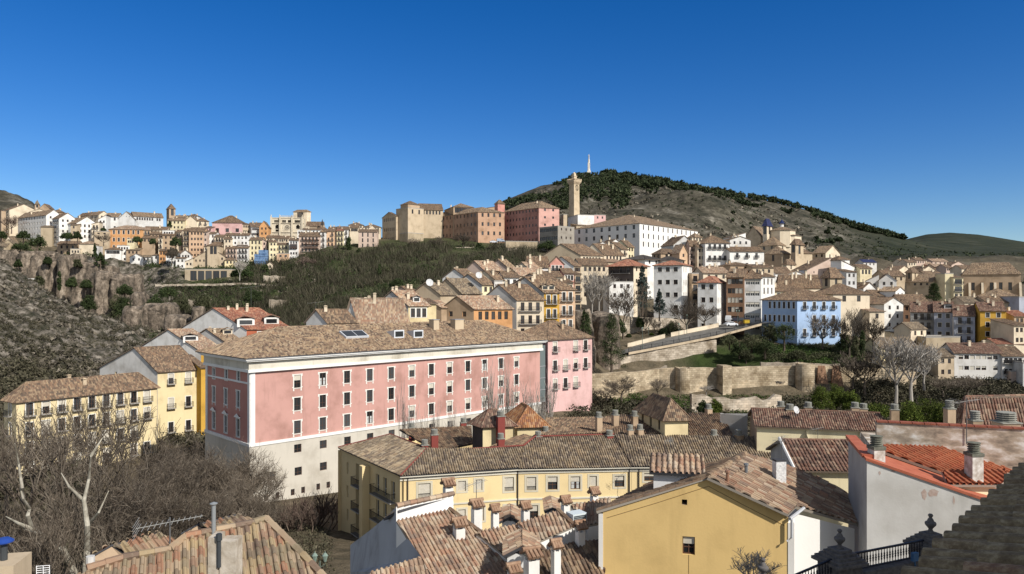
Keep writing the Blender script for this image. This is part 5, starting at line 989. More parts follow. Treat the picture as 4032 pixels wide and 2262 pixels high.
def yellow_block():
    zE = -19.75; yy = lambda py: -zE*F/(py-HY)
    fp = [P('s', 1331, 1764, yy(1764)), P('s', 1577, 1876, yy(1876)), P('s', 2040, 1847, yy(1847)), P('s', 2490, 1838.5, yy(1838.5))]
    e4 = P('s', 3045, 1836, yy(1836))
    root = thing('apartment_building', 'curved yellow apartment building with cream cornice and tiled roof in the foreground centre', 'apartment block', (fp[1][0], fp[1][1], -31))
    zw = zE-.62; z0 = -31.; m = MB(); c = MB()
    wins = [('M', 960, 1050, 1195, 125, 'li'), ('M', 1342, 1025, 1130, 80, 'l'), ('M', 1515, 1010, 1120, 70, 'l'), ('M', 1822, 988, 1128, 98, 'li'), ('M', 2042, 985, 1120, 98, 'li'), ('M', 2258, 980, 1115, 100, 'k'), ('M', 2490, 978, 1110, 100, 'kc'),
            ('N', 1128, 460, 565, 75, 'l'), ('N', 1395, 458, 572, 100, 'k'), ('N', 1700, 430, 512, 112, 'k'), ('M', 1342, 1315, 1440, 75, 'l'), ('M', 1825, 1275, 1420, 100, 'kc'), ('M', 2060, 1272, 1420, 100, 'k'), ('M', 960, 1345, 1490, 120, 'l'),
            ('M', 1530, 1300, 1430, 75, 'l'), ('N', 730, 745, 880, 98, 'k'), ('N', 960, 745, 880, 98, 'kc'), ('N', 1140, 745, 870, 75, 'l'), ('N', 1400, 740, 870, 98, 'k')]
    segs = [(fp[1], fp[2]), (fp[2], fp[3]), (fp[3], e4)]; hol = [[], [], []]
    for cr, x, yt, yb_, w_, st in wins:
        px = qx(cr, x); i = 0 if px < 2040 else (1 if px < 2490 else 2); A_, B_ = segs[i]; u = unit([B_[0]-A_[0], B_[1]-A_[1], 0])
        s, zt = fac_at(A_, u, px, qy(cr, yt)); _, zb = fac_at(A_, u, px, qy(cr, yb_)); Yp = A_[1]+u[1]*s; hol[i].append((s, zb, w_*S1*Yp/F, zt-zb, st))
    off = .45; wall_in = lambda A_, u: A_+np.array([-u[1], u[0], 0])*off
    for i, (A_, B_) in enumerate(segs):
        u = unit([B_[0]-A_[0], B_[1]-A_[1], 0]); L = np.linalg.norm((B_-A_)[:2]); O = wall_in(A_, u); nn = np.array([u[1], -u[0], 0])
        facade(m, O, u, L, z0, zw, [h[:4] for h in hol[i]], .25, 0, 0)
        for h in hol[i]:
            window(root, O, u, h[0], h[1], h[2], h[3], h[4], False); b = MB(); t = .24; s, z, w_, h_ = h[:4]; o = O+u*s+nn*.03
            for x0, xx, za, zc in ((-w_/2-t, -w_/2-.003, z-.2, z+h_+t), (w_/2+.003, w_/2+t, z-.2, z+h_+t), (-w_/2, w_/2, z+h_+.003, z+h_+t), (-w_/2, w_/2, z-.2, z-.003)): b.box(o+u*x0+[0, 0, za-o[2]], u*(xx-x0), -nn*.05, (0, 0, zc-za))
            b.build('window_surround', [plaster((.60, .55, .43), .2)], root)
        for za, zc, ou, mt in ((zw, zw+.2, .12, 0), (zw+.2, zw+.42, .05, 0), (zw+.42, zE-.1, .42, 0), (zw-3.0, zw-2.82, .10, 0)):
            c.box(O-u*.02+nn*ou+[0, 0, za-O[2]], u*(L+.04-.03*i), -nn*(ou-.004), (0, 0, zc-za), mt)
    A_, B_ = fp[0], fp[1]; u = unit([B_[0]-A_[0], B_[1]-A_[1], 0]); L = np.linalg.norm((B_-A_)[:2]); O = A_+np.array([-u[1], u[0], 0])*.4; nn = np.array([u[1], -u[0], 0]); hs_ = []
    for r in range(3):
        z = zE-3.0-r*2.95
        hs_ += [(2.2, z, .6, 1.5, ''), (11.2, z-.3, .9, 2.1, ''), (13.2, z-.3, .9, 2.1, ''), (15.3, z-.3, .9, 2.1, ''), (6.0, z-.6, 2.4, 2.5, '')]
    facade(m, O, u, L, z0, zE-.1, [h[:4] for h in hs_], .5)
    for h in hs_: window(root, O+np.array([-u[1], u[0], 0])*(.3 if h[2] > 2 else .1), u, h[0], h[1], h[2], h[3], 'w', False)
    for r in range(3):
        balcony(root, O, u, 13.2, zE-3.4-r*2.95, 5.6, False); balcony(root, O, u, 6., zE-3.65-r*2.95, 2.4, False)
    m.box(O+u*8.2+nn*1.0+[0, 0, z0-O[2]], u*.9, -nn*.95, (0, 0, zE-.6-z0))
    bk = [fp[0]+np.array([9, 9, 0]), e4+np.array([0, 12, 0])]
    for a, b in ((fp[0], bk[0]), (bk[0], bk[1]), (bk[1], e4)): m.poly([[a[0], a[1], z0], [b[0], b[1], z0], [b[0], b[1], zE-.3], [a[0], a[1], zE-.3]])
    m.build('wall', [YEL], root); c.build('cornice', [plaster((.66, .62, .52), .2)], root)
    zR = -18.05; yr = lambda py, z: -z*F/(py-HY)
    R0, R1, R2 = P('s', 1537, 1712, yr(1712, -18.0)), P('s', 1681, 1767, yr(1767, -18.0)), P('s', 2062, 1757, yr(1757, -18.06))
    R1b = P('s', 1739, 1777, yr(1777, -18.3)); R3, R4, R5 = P('s', 2107, 1721, yr(1721, -17.35)), P('s', 2418, 1713, yr(1713, -17.35)), P('s', 3027, 1722, yr(1722, -17.5))
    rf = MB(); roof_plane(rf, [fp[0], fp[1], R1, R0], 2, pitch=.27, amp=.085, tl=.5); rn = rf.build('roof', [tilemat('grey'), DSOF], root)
    rf = MB(); roof_plane(rf, [fp[1], fp[2], R2, R1b, R1], 2, pitch=.27, amp=.10, tl=.5); roof_plane(rf, [fp[2], fp[3], R4, R3, R2], 2, pitch=.27, amp=.10, tl=.5); roof_plane(rf, [fp[3], e4, R5, R4], 2, pitch=.29, amp=.105, tl=.5)
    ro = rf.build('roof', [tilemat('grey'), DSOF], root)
    rf = MB(); roof_plane(rf, [P('s', 1856, 1768, 95.5), P('s', 1720, 1778, 91), P('s', 1568, 1712, 94.6), P('s', 1856, 1679, 100.6)], 2, pitch=.27, amp=.1, tl=.5)
    roof_plane(rf, [P('s', 1915, 1765, 90), P('s', 2058, 1757, 87.9), P('s', 2106, 1722, 89.9), P('s', 2060, 1712, 92)], 2, pitch=.27, amp=.09, tl=.5)
    roof_plane(rf, [P('s', 2110, 1716, 91), P('s', 2410, 1712, 91), P('s', 2430, 1640, 100), P('s', 2152, 1652, 100)], 2, pitch=.27, amp=.1, tl=.5)
    roof_plane(rf, [P('s', 2400, 1712, 91.5), P('s', 2620, 1712, 91.5), P('s', 2570, 1640, 99), P('s', 2440, 1636, 100)], 2, pitch=.27, amp=.1, tl=.5)
    roof_plane(rf, [P('s', 2712, 1724, 92), P('s', 2888, 1724, 92), P('s', 2843, 1627, 101), P('s', 2712, 1627, 101)], 2, pitch=.28, amp=.1, tl=.5)
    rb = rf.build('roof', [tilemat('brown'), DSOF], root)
    fl = MB()
    for a, b in ((fp[1], R1), (R1, R1b), (R1b, R2), (R2, R3), (R3, R4), (R0, R1), (fp[0], R0)): fl.tube([a+[0, 0, .08], b+[0, 0, .08]], .10, 6)
    fl.build('red_ridge', [RED], ro)
    for cr, x, yt, yb_, Y, s, k in (('M', 957, 600, 690, 87, .75, 'red'), ('M', 1055, 495, 690, 88, .8, 'red'), ('M', 825, 430, 515, 98, .75, 'red'), ('M', 1347, 380, 460, 101, .75, 'red'), ('M', 1727, 535, 680, 88.5, .75, 'red'),
          ('M', 2105, 515, 605, 90, .75, 'red'), ('M', 2180, 465, 560, 93, .75, 'red'), ('N', 1283, -10, 62, 90.5, .8, 'red'), ('O', 148, 320, 505, 92, .7, 'beige2'), ('O', 315, 300, 440, 95, .75, 'beige2'), ('O', 510, 310, 440, 95, .7, 'beige2'),
          ('O', 465, 450, 530, 91, .7, 'beige2'), ('O', 565, 445, 528, 91, .7, 'beige2'), ('O', 1315, 500, 575, 91, .75, 'beige2'), ('O', 1568, 500, 605, 90, .8, 'beige2'), ('O', 1260, 240, 322, 101, .75, 'beige2'), ('M', 1725, 310, 570, 91, .9, 'red')):
        chim_at(ro if 'M' != cr else ro, cr, x, yt, yb_, Y, s, 'red' if k == 'red' else 'plainc')
    dp = MB()
    for px, i in ((1607, 0), (2040, 1), (2481, 1), (2518, 2)):
        A_, B_ = segs[i]; u = unit([B_[0]-A_[0], B_[1]-A_[1], 0]); s = solve_len(A_, u, px); p = A_+u*s+np.array([u[1], -u[0], 0])*-.33; dp.tube([[p[0], p[1], zE-.2], [p[0], p[1], zE-.7], [p[0], p[1], z0]], .07, 6)
    dp.build('drainpipe', [plain('pipe', (.05, .045, .045), .5)], root)
yellow_block()
house('M', 1545, 1440, 1850, 432, 700, 91, 14, 'h', 1.5, 'ye', 'dark', None, None, 'small yellow stair house with dark roof rising from the curved yellow building', 'stair house', 'stair_house', al=30, ch=0, base=0, lev=1, wallL='dk')
house('M', 1895, 1770, 2190, 436, 590, 93, 8, 'h', 1.9, 'ye', 'ochre', None, None, 'yellow stair house with ochre hipped roof beside the tall red chimney', 'stair house', 'stair_house', al=14, ch=0, lev=1)
house('O', 818, 540, 1052, 358, 585, 90.5, 8, 'h', 1.9, 'ye', 'brown', (3,1,'',.6,1.2,.05), None, 'small yellow house with hipped roof behind the curved yellow building', 'stair house', 'stair_house', al=15, ch=0, far=False, lev=1)
# white wall and the long low building at right
_t = thing('party_wall', 'white party wall between brown roofs right of centre', 'wall', tuple(P('O', 1400, 560, 96.))); _m = MB()
_a, _b = P('O', 1385, 332, 97), P('O', 1655, 332, 95); _m.poly([_a-[0, 0, 9], _b-[0, 0, 9], _b, _a]); _m.box(_a-[0, 0, 9], _b-_a+[0, 0, _a[2]-_b[2]], (0, .4, 0), (0, 0, 8.99)); _m.build('wall', [wmat('wh', .2)], _t)
LB = house('O', 1748, '7.4', 3055, 442, 640, 87.5, -14, 'u', 1.35, 'cy', 'dark', None, None, 'long low cream building with a dark red brown barrel tile roof at right', 'house', 'house', al=-12, ch=0, lev=2, far=False, wallL='tn')
for x, yt, yb_, Y in (('O', 0, 0, 0),): pass
for cr, x, yt, yb_, Y in (('O', 1990, 210, 285, 92), ('O', 2083, 240, 365, 90), ('O', 2268, 220, 290, 91.5), ('Q', 860, 222, 300, 89.5), ('Q', 945, 268, 305, 90), ('Q', 1260, 240, 375, 86)): chim_at(LB['roof'], cr, x, yt, yb_, Y, .85, 'plainc', -.25)
LH = house('Q', 270, '6.8', '11', 872, 1300, 54, -4, 'u', 1.35, 'cy', 'dark', None, None, 'cream house with a brown barrel tile roof and white verge tiles', 'house', 'house', al=-4, ch=0, lev=2, far=False, wallL='gr', pitch=.27)
_m = MB()
for i in range(12):
    _m.tube([LH['pt'](-.28, -.3+i*.31, LH['ze']+.1-.12+i*.31*.4), LH['pt'](-.28, i*.31, LH['ze']+.12+i*.31*.4-.02)], .11, 6)
_m.build('verge_tiles', [WHITE], LH['roof'])
_t = thing('parapet_wall', 'peeling stained parapet wall with red tile coping at right', 'wall', tuple(P('Q', 1075, 700, 43.))); _m = MB(); _a, _b = P('Q', 1078, 420, 43), P('Q', 2700, 480, 40.5)
_d = unit([_b[0]-_a[0], _b[1]-_a[1], 0]); _L = np.linalg.norm((_b-_a)[:2]); facade(_m, _a, _d, _L, -20, _a[2], [], .2); _i = np.array([-_d[1], _d[0], 0])
_m.poly([_a, _a+_d*_L, _a+_d*_L+_i*.4, _a+_i*.4]); _q = _a-[0, 0, 1.8]; _m.poly([_q+_i*7-[0, 0, 10], _a-[0, 0, 12], _q, _q+_i*7]); _m.poly([_q, _q+_d*_L, _q+_d*_L+_i*7, _q+_i*7]); _m.poly([_q, _a, _a+_i*.4, _q+_i*.4])
_m.build('wall', [noisy('peeling', (.17, .14, .11), (.42, .34, .26), .9, .9, .3, 10, (.74, .71, .66), 2.2)], _t); _m = MB()
for i in range(int(_L/.62)): _m.box(_a+_d*(i*.62+.01)-_i*.08+[0, 0, .005], _d*.58, _i*.45, (0, 0, .09))
_m.build('coping', [noisy('coping', (.22, .07, .045), (.32, .11, .07), 3.)], _t)
FR = house('Q', 1948, 1852, 2720, 432, 640, 58, 8, 'h', 2.0, 'cy', 'dark', None, None, 'cream house with hipped brown roof at the right edge behind the parapet', 'house', 'house', al=-2, ch=0, lev=2, far=False)
for cr, x, yt, yb_, Y in (('Q', 2075, 380, 440, 50), ('Q', 2390, 405, 462, 46), ('Q', 1817, 205, 420, 57)): chim_at(FR['roof'], cr, x, yt, yb_, Y, .62 if x != 2390 else 1.1, 'plainc', 0)
# white rendered house with the new red roof
def white_red_house():
    C0 = P('R', 980, 297, 36.2); al = R(-16); u = np.array([math.cos(al), math.sin(al), 0]); v = np.array([-u[1], u[0], 0]); D = solve_len(C0, v, qx('R', 792)); W = 9.; z0 = -26.; s = .31
    root = thing('house', 'white rendered house with bright red tiled roof and sloping red coping at lower right', 'house', (C0[0], C0[1], z0)); g = lambda p, q, dz=0: np.array([C0[0], C0[1], C0[2]])+u*p+v*q-[0, 0, s*p]+[0, 0, dz]
    m = MB(); f = lambda t: [t[0], t[1], z0]
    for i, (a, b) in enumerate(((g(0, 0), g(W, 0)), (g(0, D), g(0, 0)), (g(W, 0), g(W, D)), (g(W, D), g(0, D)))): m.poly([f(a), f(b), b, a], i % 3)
    m.build('wall', [plaster((.66, .64, .60), .32), plaster((.40, .38, .36), .5), wmat('lg')], root)  # left wall is the same render, painted darker for its shaded side
    nn_ = unit([u[1], -u[0], 0]); pm = MB(); rr_ = random.Random(4)
    for cx, cy, sx, sy in ((1560, 640, 34, 60), (1650, 620, 60, 45), (1860, 700, 12, 45), (1110, 420, 14, 26), (1250, 400, 30, 12)):
        pm.poly([rayp('R', cx+sx*rr_.uniform(.6, 1.1)*math.cos(t_), cy+sy*rr_.uniform(.6, 1.1)*math.sin(t_), C0+nn_*.006, nn_) for t_ in np.linspace(0, 2*math.pi, 14, endpoint=False)])
    pm.build('bare_patch', [noisy('bare_render', (.42, .30, .25), (.52, .42, .36), 6.)], root)
    c = MB(); up = np.array([0, 0, .13]); c.box(g(-.05, -.06, .004), g(W, 0)-g(0, 0), v*.62, up); c.box(g(-.12, .56, .002), u*.55, v*(D-.4), up*1.3); c.poly([g(.43, .56, .02), g(W, .56, .02), g(W, D, .02), g(.43, D, .02)])
    c.build('coping', [noisy('red_paint', (.36, .10, .055), (.44, .14, .08), 2., .7)], root)
    n = unit(np.cross(g(1, 0)-g(0, 0), v)); n = n if n[2] > 0 else -n
    d = np.array([.62, -.78]); p0 = rayp('Q', 1740, 925, g(0, 0, .2), n)
    poly_top(root, 'Q', [(1145, 650), (2480, 715), (2900, 740), (2900, 960), (2380, 930), (1740, 925), (1150, 718)], p0, d, .36, 'new', 2, pitch=.33, amp=.10, tl=.42)
    p1 = P('Q', 1745, 912, 37.0)
    q, ob, nn = poly_top(root, 'Q', [(1740, 912), (2370, 900), (2400, 990), (2330, 1055), (1800, 1052)], p1, (.25, -.97), .38, 'new', 2, pitch=.34, amp=.10, tl=.45)
    y = MB(); a, b = q[4]+[0, .35, -.1], q[3]+[0, .35, -.1]; y.poly([a-[0, 0, 3.5], b-[0, 0, 3.5], b, a]); y.build('wall', [wmat('cy', .15)], root)
    for x, yt, yb_, Y in ((1076, 588, 838, 36.9), (2063, 655, 905, 36.6)): chim_at(ob, 'Q', x, yt, yb_, Y, .58, 'white2' if 0 else 'plainw', .1)
    return root
_old = chimney
def chimney(parent, p, kind='white', s=.6, h=1.3, rot=0., lab=None):
    if kind == 'plainw':
        key = ('plainw', s, h)
        if key not in _ch:
            b = MB(); b.cbox((0, 0, -.6), s, s, h+.6, 0); b.cbox((0, 0, h), s*1.12, s*1.12, .16, 1)
            for i in range(4): b.lathe((0, 0, h+.16+i*.11), [(s*.40, 0), (s*.5, .02), (s*.5, .055), (s*.40, .075), (s*.38, .11)], 16, 1)
            b.lathe((0, 0, h+.6), [(s*.5, 0), (s*.54, .05), (.01, .08)], 16, 1)
            _ch[key] = b.mesh('chimney', [noisy('peeling_white', (.35, .30, .25), (.66, .64, .60), 3., .9, .2), noisy('cement_cowl', (.10, .105, .085), (.19, .19, .15), 5.)])
        o = bpy.data.objects.new('chimney', _ch[key]); C.objects.link(o); o.location = np.asarray(p, float)-world_loc(parent); o.rotation_euler = (0, 0, rot); o.parent = parent; return o
    return _old(parent, p, kind, s, h, rot, lab)
white_red_house()
# ---------------------------------------------------------------- ochre gabled house in front
def gable_house():
    Cl, Cr = np.array([4.5, 38.8, 0]), np.array([13.75, 36.8, 0]); u = unit(Cr-Cl); L = np.linalg.norm(Cr-Cl); z0 = -27.; n1 = np.array([u[1], -u[0], 0]); inn = -n1
    root = thing('house', 'ochre yellow gabled house with one small window in the foreground', 'house', (Cl[0], Cl[1], z0))
    s, za = fac_at(Cl, u, qx('N', 2287), qy('N', 470)); zl = fac_at(Cl, u, qx('N', 1215), qy('N', 785))[1]; zr = fac_at(Cl, u, qx('O', 2055), qy('O', 1385))[1]; ztop = min(zl, zr)
    s0 = solve_len(Cl, u, qx('N', 1218)); hs_ = []
    for x0, x1, y0, y1 in ((2025, 2150, 1068, 1243), (2018, 2072, 690, 742)):
        xa, zb = fac_at(Cl, u, qx('N', x0), qy('N', y1)); xb, zc = fac_at(Cl, u, qx('N', x1), qy('N', y0)); hs_.append(((xa+xb)/2-s0, zb, xb-xa, zc-zb))
    m = MB(); O = Cl+u*s0; LL = L-s0; facade(m, O, u, LL, z0, ztop, [h for h in hs_ if h[1]+h[3] < ztop], .3)
    # upper part of the gable around the little vent hole
    T = lambda x, z: O+u*x+np.array([0, 0, z]); hx = hs_[1]; xa, xb, zb, zc = hx[0]-hx[2]/2, hx[0]+hx[2]/2, hx[1], hx[1]+hx[3]; sa = s-s0
    ltop = lambda x: zl+(za-zl)*x/sa if x < sa else zr+(za-zr)*(LL-x)/(LL-sa)
    m.poly([T(0, ztop), T(xa, ztop), T(xa, ltop(xa)), T(0, zl)]); m.poly([T(xa, zc), T(xb, zc), T(xb, ltop(xb)), T(xa, ltop(xa))]); m.poly([T(xa, ztop), T(xb, ztop), T(xb, zb), T(xa, zb)]); m.poly([T(xb, ztop), T(LL, ztop), T(LL, zr), T(sa, za), T(xb, ltop(xb))])
    q = [T(xa, zb), T(xb, zb), T(xb, zc), T(xa, zc)]; r = [t+inn*.5 for t in q]; m.add(q+r, [[i, (i+1) % 4, 4+(i+1) % 4, 4+i] for i in range(4)], 1); m.poly(r, 2)
    back = np.array([3.7, 5.7, 0]); m.poly([T(0, z0), T(0, zl), T(0, zl)+back, T(0, z0)+back])
    m.build('wall', [plaster((.69, .485, .205), .26), wmat('tn'), plain('black', (.01, .01, .01))], root)
    window(root, O, u, hs_[0][0], hs_[0][1], round(hs_[0][2], 2), round(hs_[0][3], 2), 'k', False)
    e = MB(); W0, W1 = rayp('R', 250, 800, np.array([10.1, 37.6, za]), unit([.84*.44, -.545*.44, 1])), rayp('R', 855, 955, np.array([10.1, 37.6, za]), unit([.84*.44, -.545*.44, 1]))
    e.poly([[W0[0], W0[1], z0], [W1[0], W1[1], z0], W1-[0, 0, .15], W0-[0, 0, .15]]); cr = T(LL, 0)
    e.poly([[cr[0], cr[1], z0], [W0[0], W0[1], z0], W0-[0, 0, .15], T(LL, zr)]); 
    e.build('side_wall', [wmat('wh', .15)], root)
    for x_, w_, zt_ in ((LL-.02, .30, zr-.25), (-.22, .23, zl-.25)): e = MB(); e.box(T(x_, z0)+n1*.03, u*w_, inn*.25, (0, 0, zt_-z0)); e.build('corner_strip', [wmat('wh', .15)], root)
    p0 = np.array([10.1, 37.75, za+.12])
    q, ro, nn = poly_top(root, 'O', [(1252, 978), (1632, 742), (1930, 828), (2400, 998), (2800, 1230), (2860, 1475), (2150, 1272), (2070, 1352)], p0, (.84, -.545), .44, 'warm', 2, pitch=.25, amp=.085, tl=.46)
    k_ = MB(); w0 = hs_[0]; k_.tube([T(w0[0], w0[1])+n1*.005, T(w0[0]-.02, w0[1]-4)+n1*.005], .012, 4)
    for (xa_, za_), (xb_, zb_) in (((.2, zl-.45), (sa, za-.42)), ((sa, za-.42), (LL-.2, zr-.40))): k_.tube([T(xa_, za_)+n1*.004, T((xa_+xb_)/2, (za_+zb_)/2-.03)+n1*.004, T(xb_, zb_)+n1*.004], .014, 4)
    k_.build('wall_crack', [plain('crack', (.22, .13, .05), .9)], root)
    # verge along the front rake, left slope, ridge
    v = MB(); A_ = T(sa, za)+n1*.06; Bk = q[1]; ef = T(-.35, zl-.1)+n1*.06; eb = ef+back+u*.2
    roof_plane(v, [eb, ef, A_+[0, 0, .1], Bk], 2, pitch=.25, amp=.085, tl=.46); ridge(v, A_+[0, 0, .12], Bk+[0, 0, .06], .14); v.build('roof', [tilemat('brown'), plain('mortar', (.33, .29, .24), .9)], root)
    t = MB()
    for a, b in ((T(sa, za), T(LL, zr)), (T(sa, za), T(-.35, zl-.12))):
        for off_, rr in ((.14, .12),):
            dd = b-a; k = int(np.linalg.norm(dd)/.42)
            for i in range(k): t.box(a+dd*(i/k)+n1*.08+[0, 0, .02], dd/k*.96, inn*.2, (0, 0, .10))
    t.build('verge_tiles', [noisy('verge', (.30, .20, .13), (.20, .14, .10), 4.)], root)
    b = MB(); b.box(T(sa*.48, 0)+[0, 0, zl+.65]+inn*1.6, (T(sa, za)-T(sa*.48, zl))*np.array([1, 1, 0])*.9, inn*1.6, (0, 0, 1.15)); b.build('dormer_wall', [plaster((.66, .66, .66), .4)], root)
    d = MB(); o_ = T(sa*.44, zl+1.75)+inn*1.3; dx = (T(sa, za)-T(sa*.48, zl))*np.array([1, 1, 0])*1.05; roof_plane(d, [o_, o_+dx, o_+dx+inn*2.2+[0, 0, .55], o_+inn*2.2+[0, 0, .55]], 2, pitch=.3, amp=.1, tl=.45); d.build('dormer_roof', [tilemat('warm'), DSOF], root)
    c = MB(); p = rayp('O', 1975, 1020, p0, nn); c.cbox(p-[0, 0, .5], .58, .45, 1.62, 0, .15); c.cbox(p+[0, 0, 1.12], .58, .45, .1, 1, .15); c.build('chimney', [noisy('rough_white', (.50, .50, .50), (.74, .73, .72), 8., .9, .5), DSOF], ro)
    for x, y, h, col in ((1640, 950, .5, (.14, .15, .16)), (1452, 1035, .55, (.26, .14, .09))):
        p = rayp('O', x, y, p0, nn); c = MB(); c.tube([p-[0, 0, .3], p+[0, 0, h]], .09, 8); c.tube([p+[0, 0, h], p+[0, 0, h+.1]], [.14, .12], 8); c.build('vent_pipe', [plain('vent%.2f' % col[0], col, .5)], ro)
    g = MB(); p = T(LL, zr); g.tube([p+u*.05+n1*.2, p+u*.9-n1*1.0+[0, 0, .25]], .08, 6); g.tube([p+u*.12+n1*.25, p+u*.12+n1*.25-[0, 0, .9], p+u*-.1+n1*.25-[0, 0, 1.1]], .06, 6); g.build('gutter', [plain('zinc2', (.45, .46, .48), .4)], root)
gable_house()
# ---------------------------------------------------------------- foreground tiled roofs
def centre_roofs():
    T2 = P('L', 2235, 790, 43.5); root = thing('house', 'white house with pinkish tiled roofs and many capped chimneys in the centre foreground', 'house', (T2[0], T2[1], -27)); WW = wmat('wh', .5)
    q, ro, n = poly_top(root, 'L', [(1700, 905), (2235, 790), (2571, 1042), (2872, 1320), (2980, 1640), (2160, 1640)], T2, (.45, -.89), .36, 'warm', 2, skirt=-27, smat=WW)
    q2, r2, n2 = poly_top(root, 'N', [(0, 1002), (370, 935), (640, 1228), (560, 1330), (300, 1322), (0, 1072), (-60, 1035)], P('N', 370, 935, 42.6), (.35, -.94), .36, 'warm', 2, skirt=-27, smat=WW)
    q3, r3, n3 = poly_top(root, 'N', [(360, 930), (762, 800), (932, 958), (570, 1115)], P('N', 762, 800, 43.6), (.2, -.98), .36, 'warm', 2, skirt=-17.2, smat=WW)
    q4, r4, n4 = poly_top(root, 'N', [(890, 752), (1300, 665), (1300, 905), (1060, 952), (1008, 852)], P('N', 1250, 690, 45), (-.15, -.98), .36, 'warm', 2, skirt=-27, smat=WW)
    q5, r5, n5 = poly_top(root, 'N', [(540, 1240), (900, 1120), (1240, 1090), (1240, 1640), (560, 1640)], P('N', 900, 1130, 40.5), (.25, -.97), .38, 'brown', 2, skirt=-27, smat=WW)
    q6, r6, n6 = poly_top(root, 'L', [(1400, 1480), (1440, 1432), (1950, 1262), (2130, 1640), (1300, 1640)], P('L', 1950, 1262, 37.5), (.3, -.95), .36, 'warm', 2, skirt=-27, smat=WW)
    # raised white parapet and its end wall, with grey shade put into the colour
    w_ = MB(); a, b = P('L', 1697, 765, 42.8), P('L', 2275, 640, 45.5); fa, fb = P('L', 1697, 915, 42.6), P('L', 2275, 800, 44.0)
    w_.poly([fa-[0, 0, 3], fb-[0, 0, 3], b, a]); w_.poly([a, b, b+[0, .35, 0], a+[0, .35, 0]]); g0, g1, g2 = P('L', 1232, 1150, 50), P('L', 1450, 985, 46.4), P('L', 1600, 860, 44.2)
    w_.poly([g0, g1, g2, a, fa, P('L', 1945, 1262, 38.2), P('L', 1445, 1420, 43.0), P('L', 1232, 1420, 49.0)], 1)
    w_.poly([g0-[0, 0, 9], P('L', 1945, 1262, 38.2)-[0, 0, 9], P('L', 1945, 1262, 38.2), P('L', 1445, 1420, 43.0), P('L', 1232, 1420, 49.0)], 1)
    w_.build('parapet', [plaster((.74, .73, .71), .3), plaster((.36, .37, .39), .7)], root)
    cp = MB(); ridge(cp, a+[0, .1, .05], b+[0, .1, .05], .16); k = MB(); back_ = P('L', 1770, 640, 50); roof_plane(cp, [a+[-.9, .8, -.9], a+[0, .1, 0], b+[0, .1, 0], b+[-.6, 1.5, -.5]], 2, pitch=.3); cp.build('coping', [tilemat('warm'), DSOF], root)
    for x, y in (((q[1]), q[2]), (q2[1], q2[2]), (q3[1], q3[2]), (q[2], q[3])):
        m = MB(); ridge(m, x+[0, 0, .06], y+[0, 0, .06], .13); m.build('ridge_tiles', [tilemat('brown')], ro)
    for cr, x, yt, yb_, Y, w in (('N', 125, 752, 955, 44.5, 80), ('N', 433, 722, 895, 43.8, 85), ('N', 838, 668, 855, 44.3, 85), ('N', 1130, 580, 705, 46, 80), ('N', 987, 920, 1300, 40.5, 95), ('N', 742, 1108, 1480, 37.6, 95), ('L', 2333, 888, 1240, 41.2, 120), ('L', 2222, 490, 660, 46.5, 105), ('L', 2510, 700, 1015, 44.5, 110), ('N', 495, 1190, 1520, 36.5, 150), ('N', 310, 1350, 1560, 36, 120)):
        chim_at(ro, cr, x, yt, yb_, Y, round(w*S1*Y/F*.8, 2), 'tilecap', .45)
    for x0, x1, y, Y in ((640, 780, 800, 45.5), (180, 385, 905, 44.8), (230, 570, 1240, 37.5)):    # little gabled dormers of tile
        m = MB(); c = P('N', (x0+x1)/2, y, Y); s = (x1-x0)*S1*Y/F/2; A_ = c+[-s, 0, 0]; B_ = c+[s, -.2, 0]
        m.box(A_+[.1, .1, -.7], B_-A_-[.2, 0, 0], (0, 1.6, 0), (0, 0, .7), 1); roof_plane(m, [c+[-s-.1, 2.2, .1], A_-[.1, .2, .05], c+[0, -.2, s*.55], c+[0, 2.2, s*.65]], 2, und=2); roof_plane(m, [B_-[-.1, .2, .05], c+[s+.1, 2.2, .1], c+[0, 2.2, s*.65], c+[0, -.2, s*.55]], 2, und=2); m.build('dormer', [tilemat('warm'), WHITE, DSOF], ro)
    t = thing('air_conditioner', 'white air conditioning unit on the tiled roof beside the ochre gabled house', 'air conditioner', tuple(P('N', 950, 945, 43.2))); m = MB(); o = P('N', 950, 945, 43.2); m.cbox(o, .95, .75, .75, 0, .5); m.build('casing', [plain('ac_white', (.60, .66, .68), .4)], t)
    m = MB(); cr_, sr_ = math.cos(.5), math.sin(.5); f0 = o+np.array([-cr_*.42+sr_*.38, -sr_*.42-cr_*.38, .07])
    for i in range(7): m.box(f0+[sr_*.005, -.01, .09*i], (cr_*.84, sr_*.84, 0), (sr_*.03, -cr_*.03, 0), (0, 0, .045))
    m.build('grille', [plain('ac_dark', (.05, .06, .07), .5)], t)
centre_roofs()
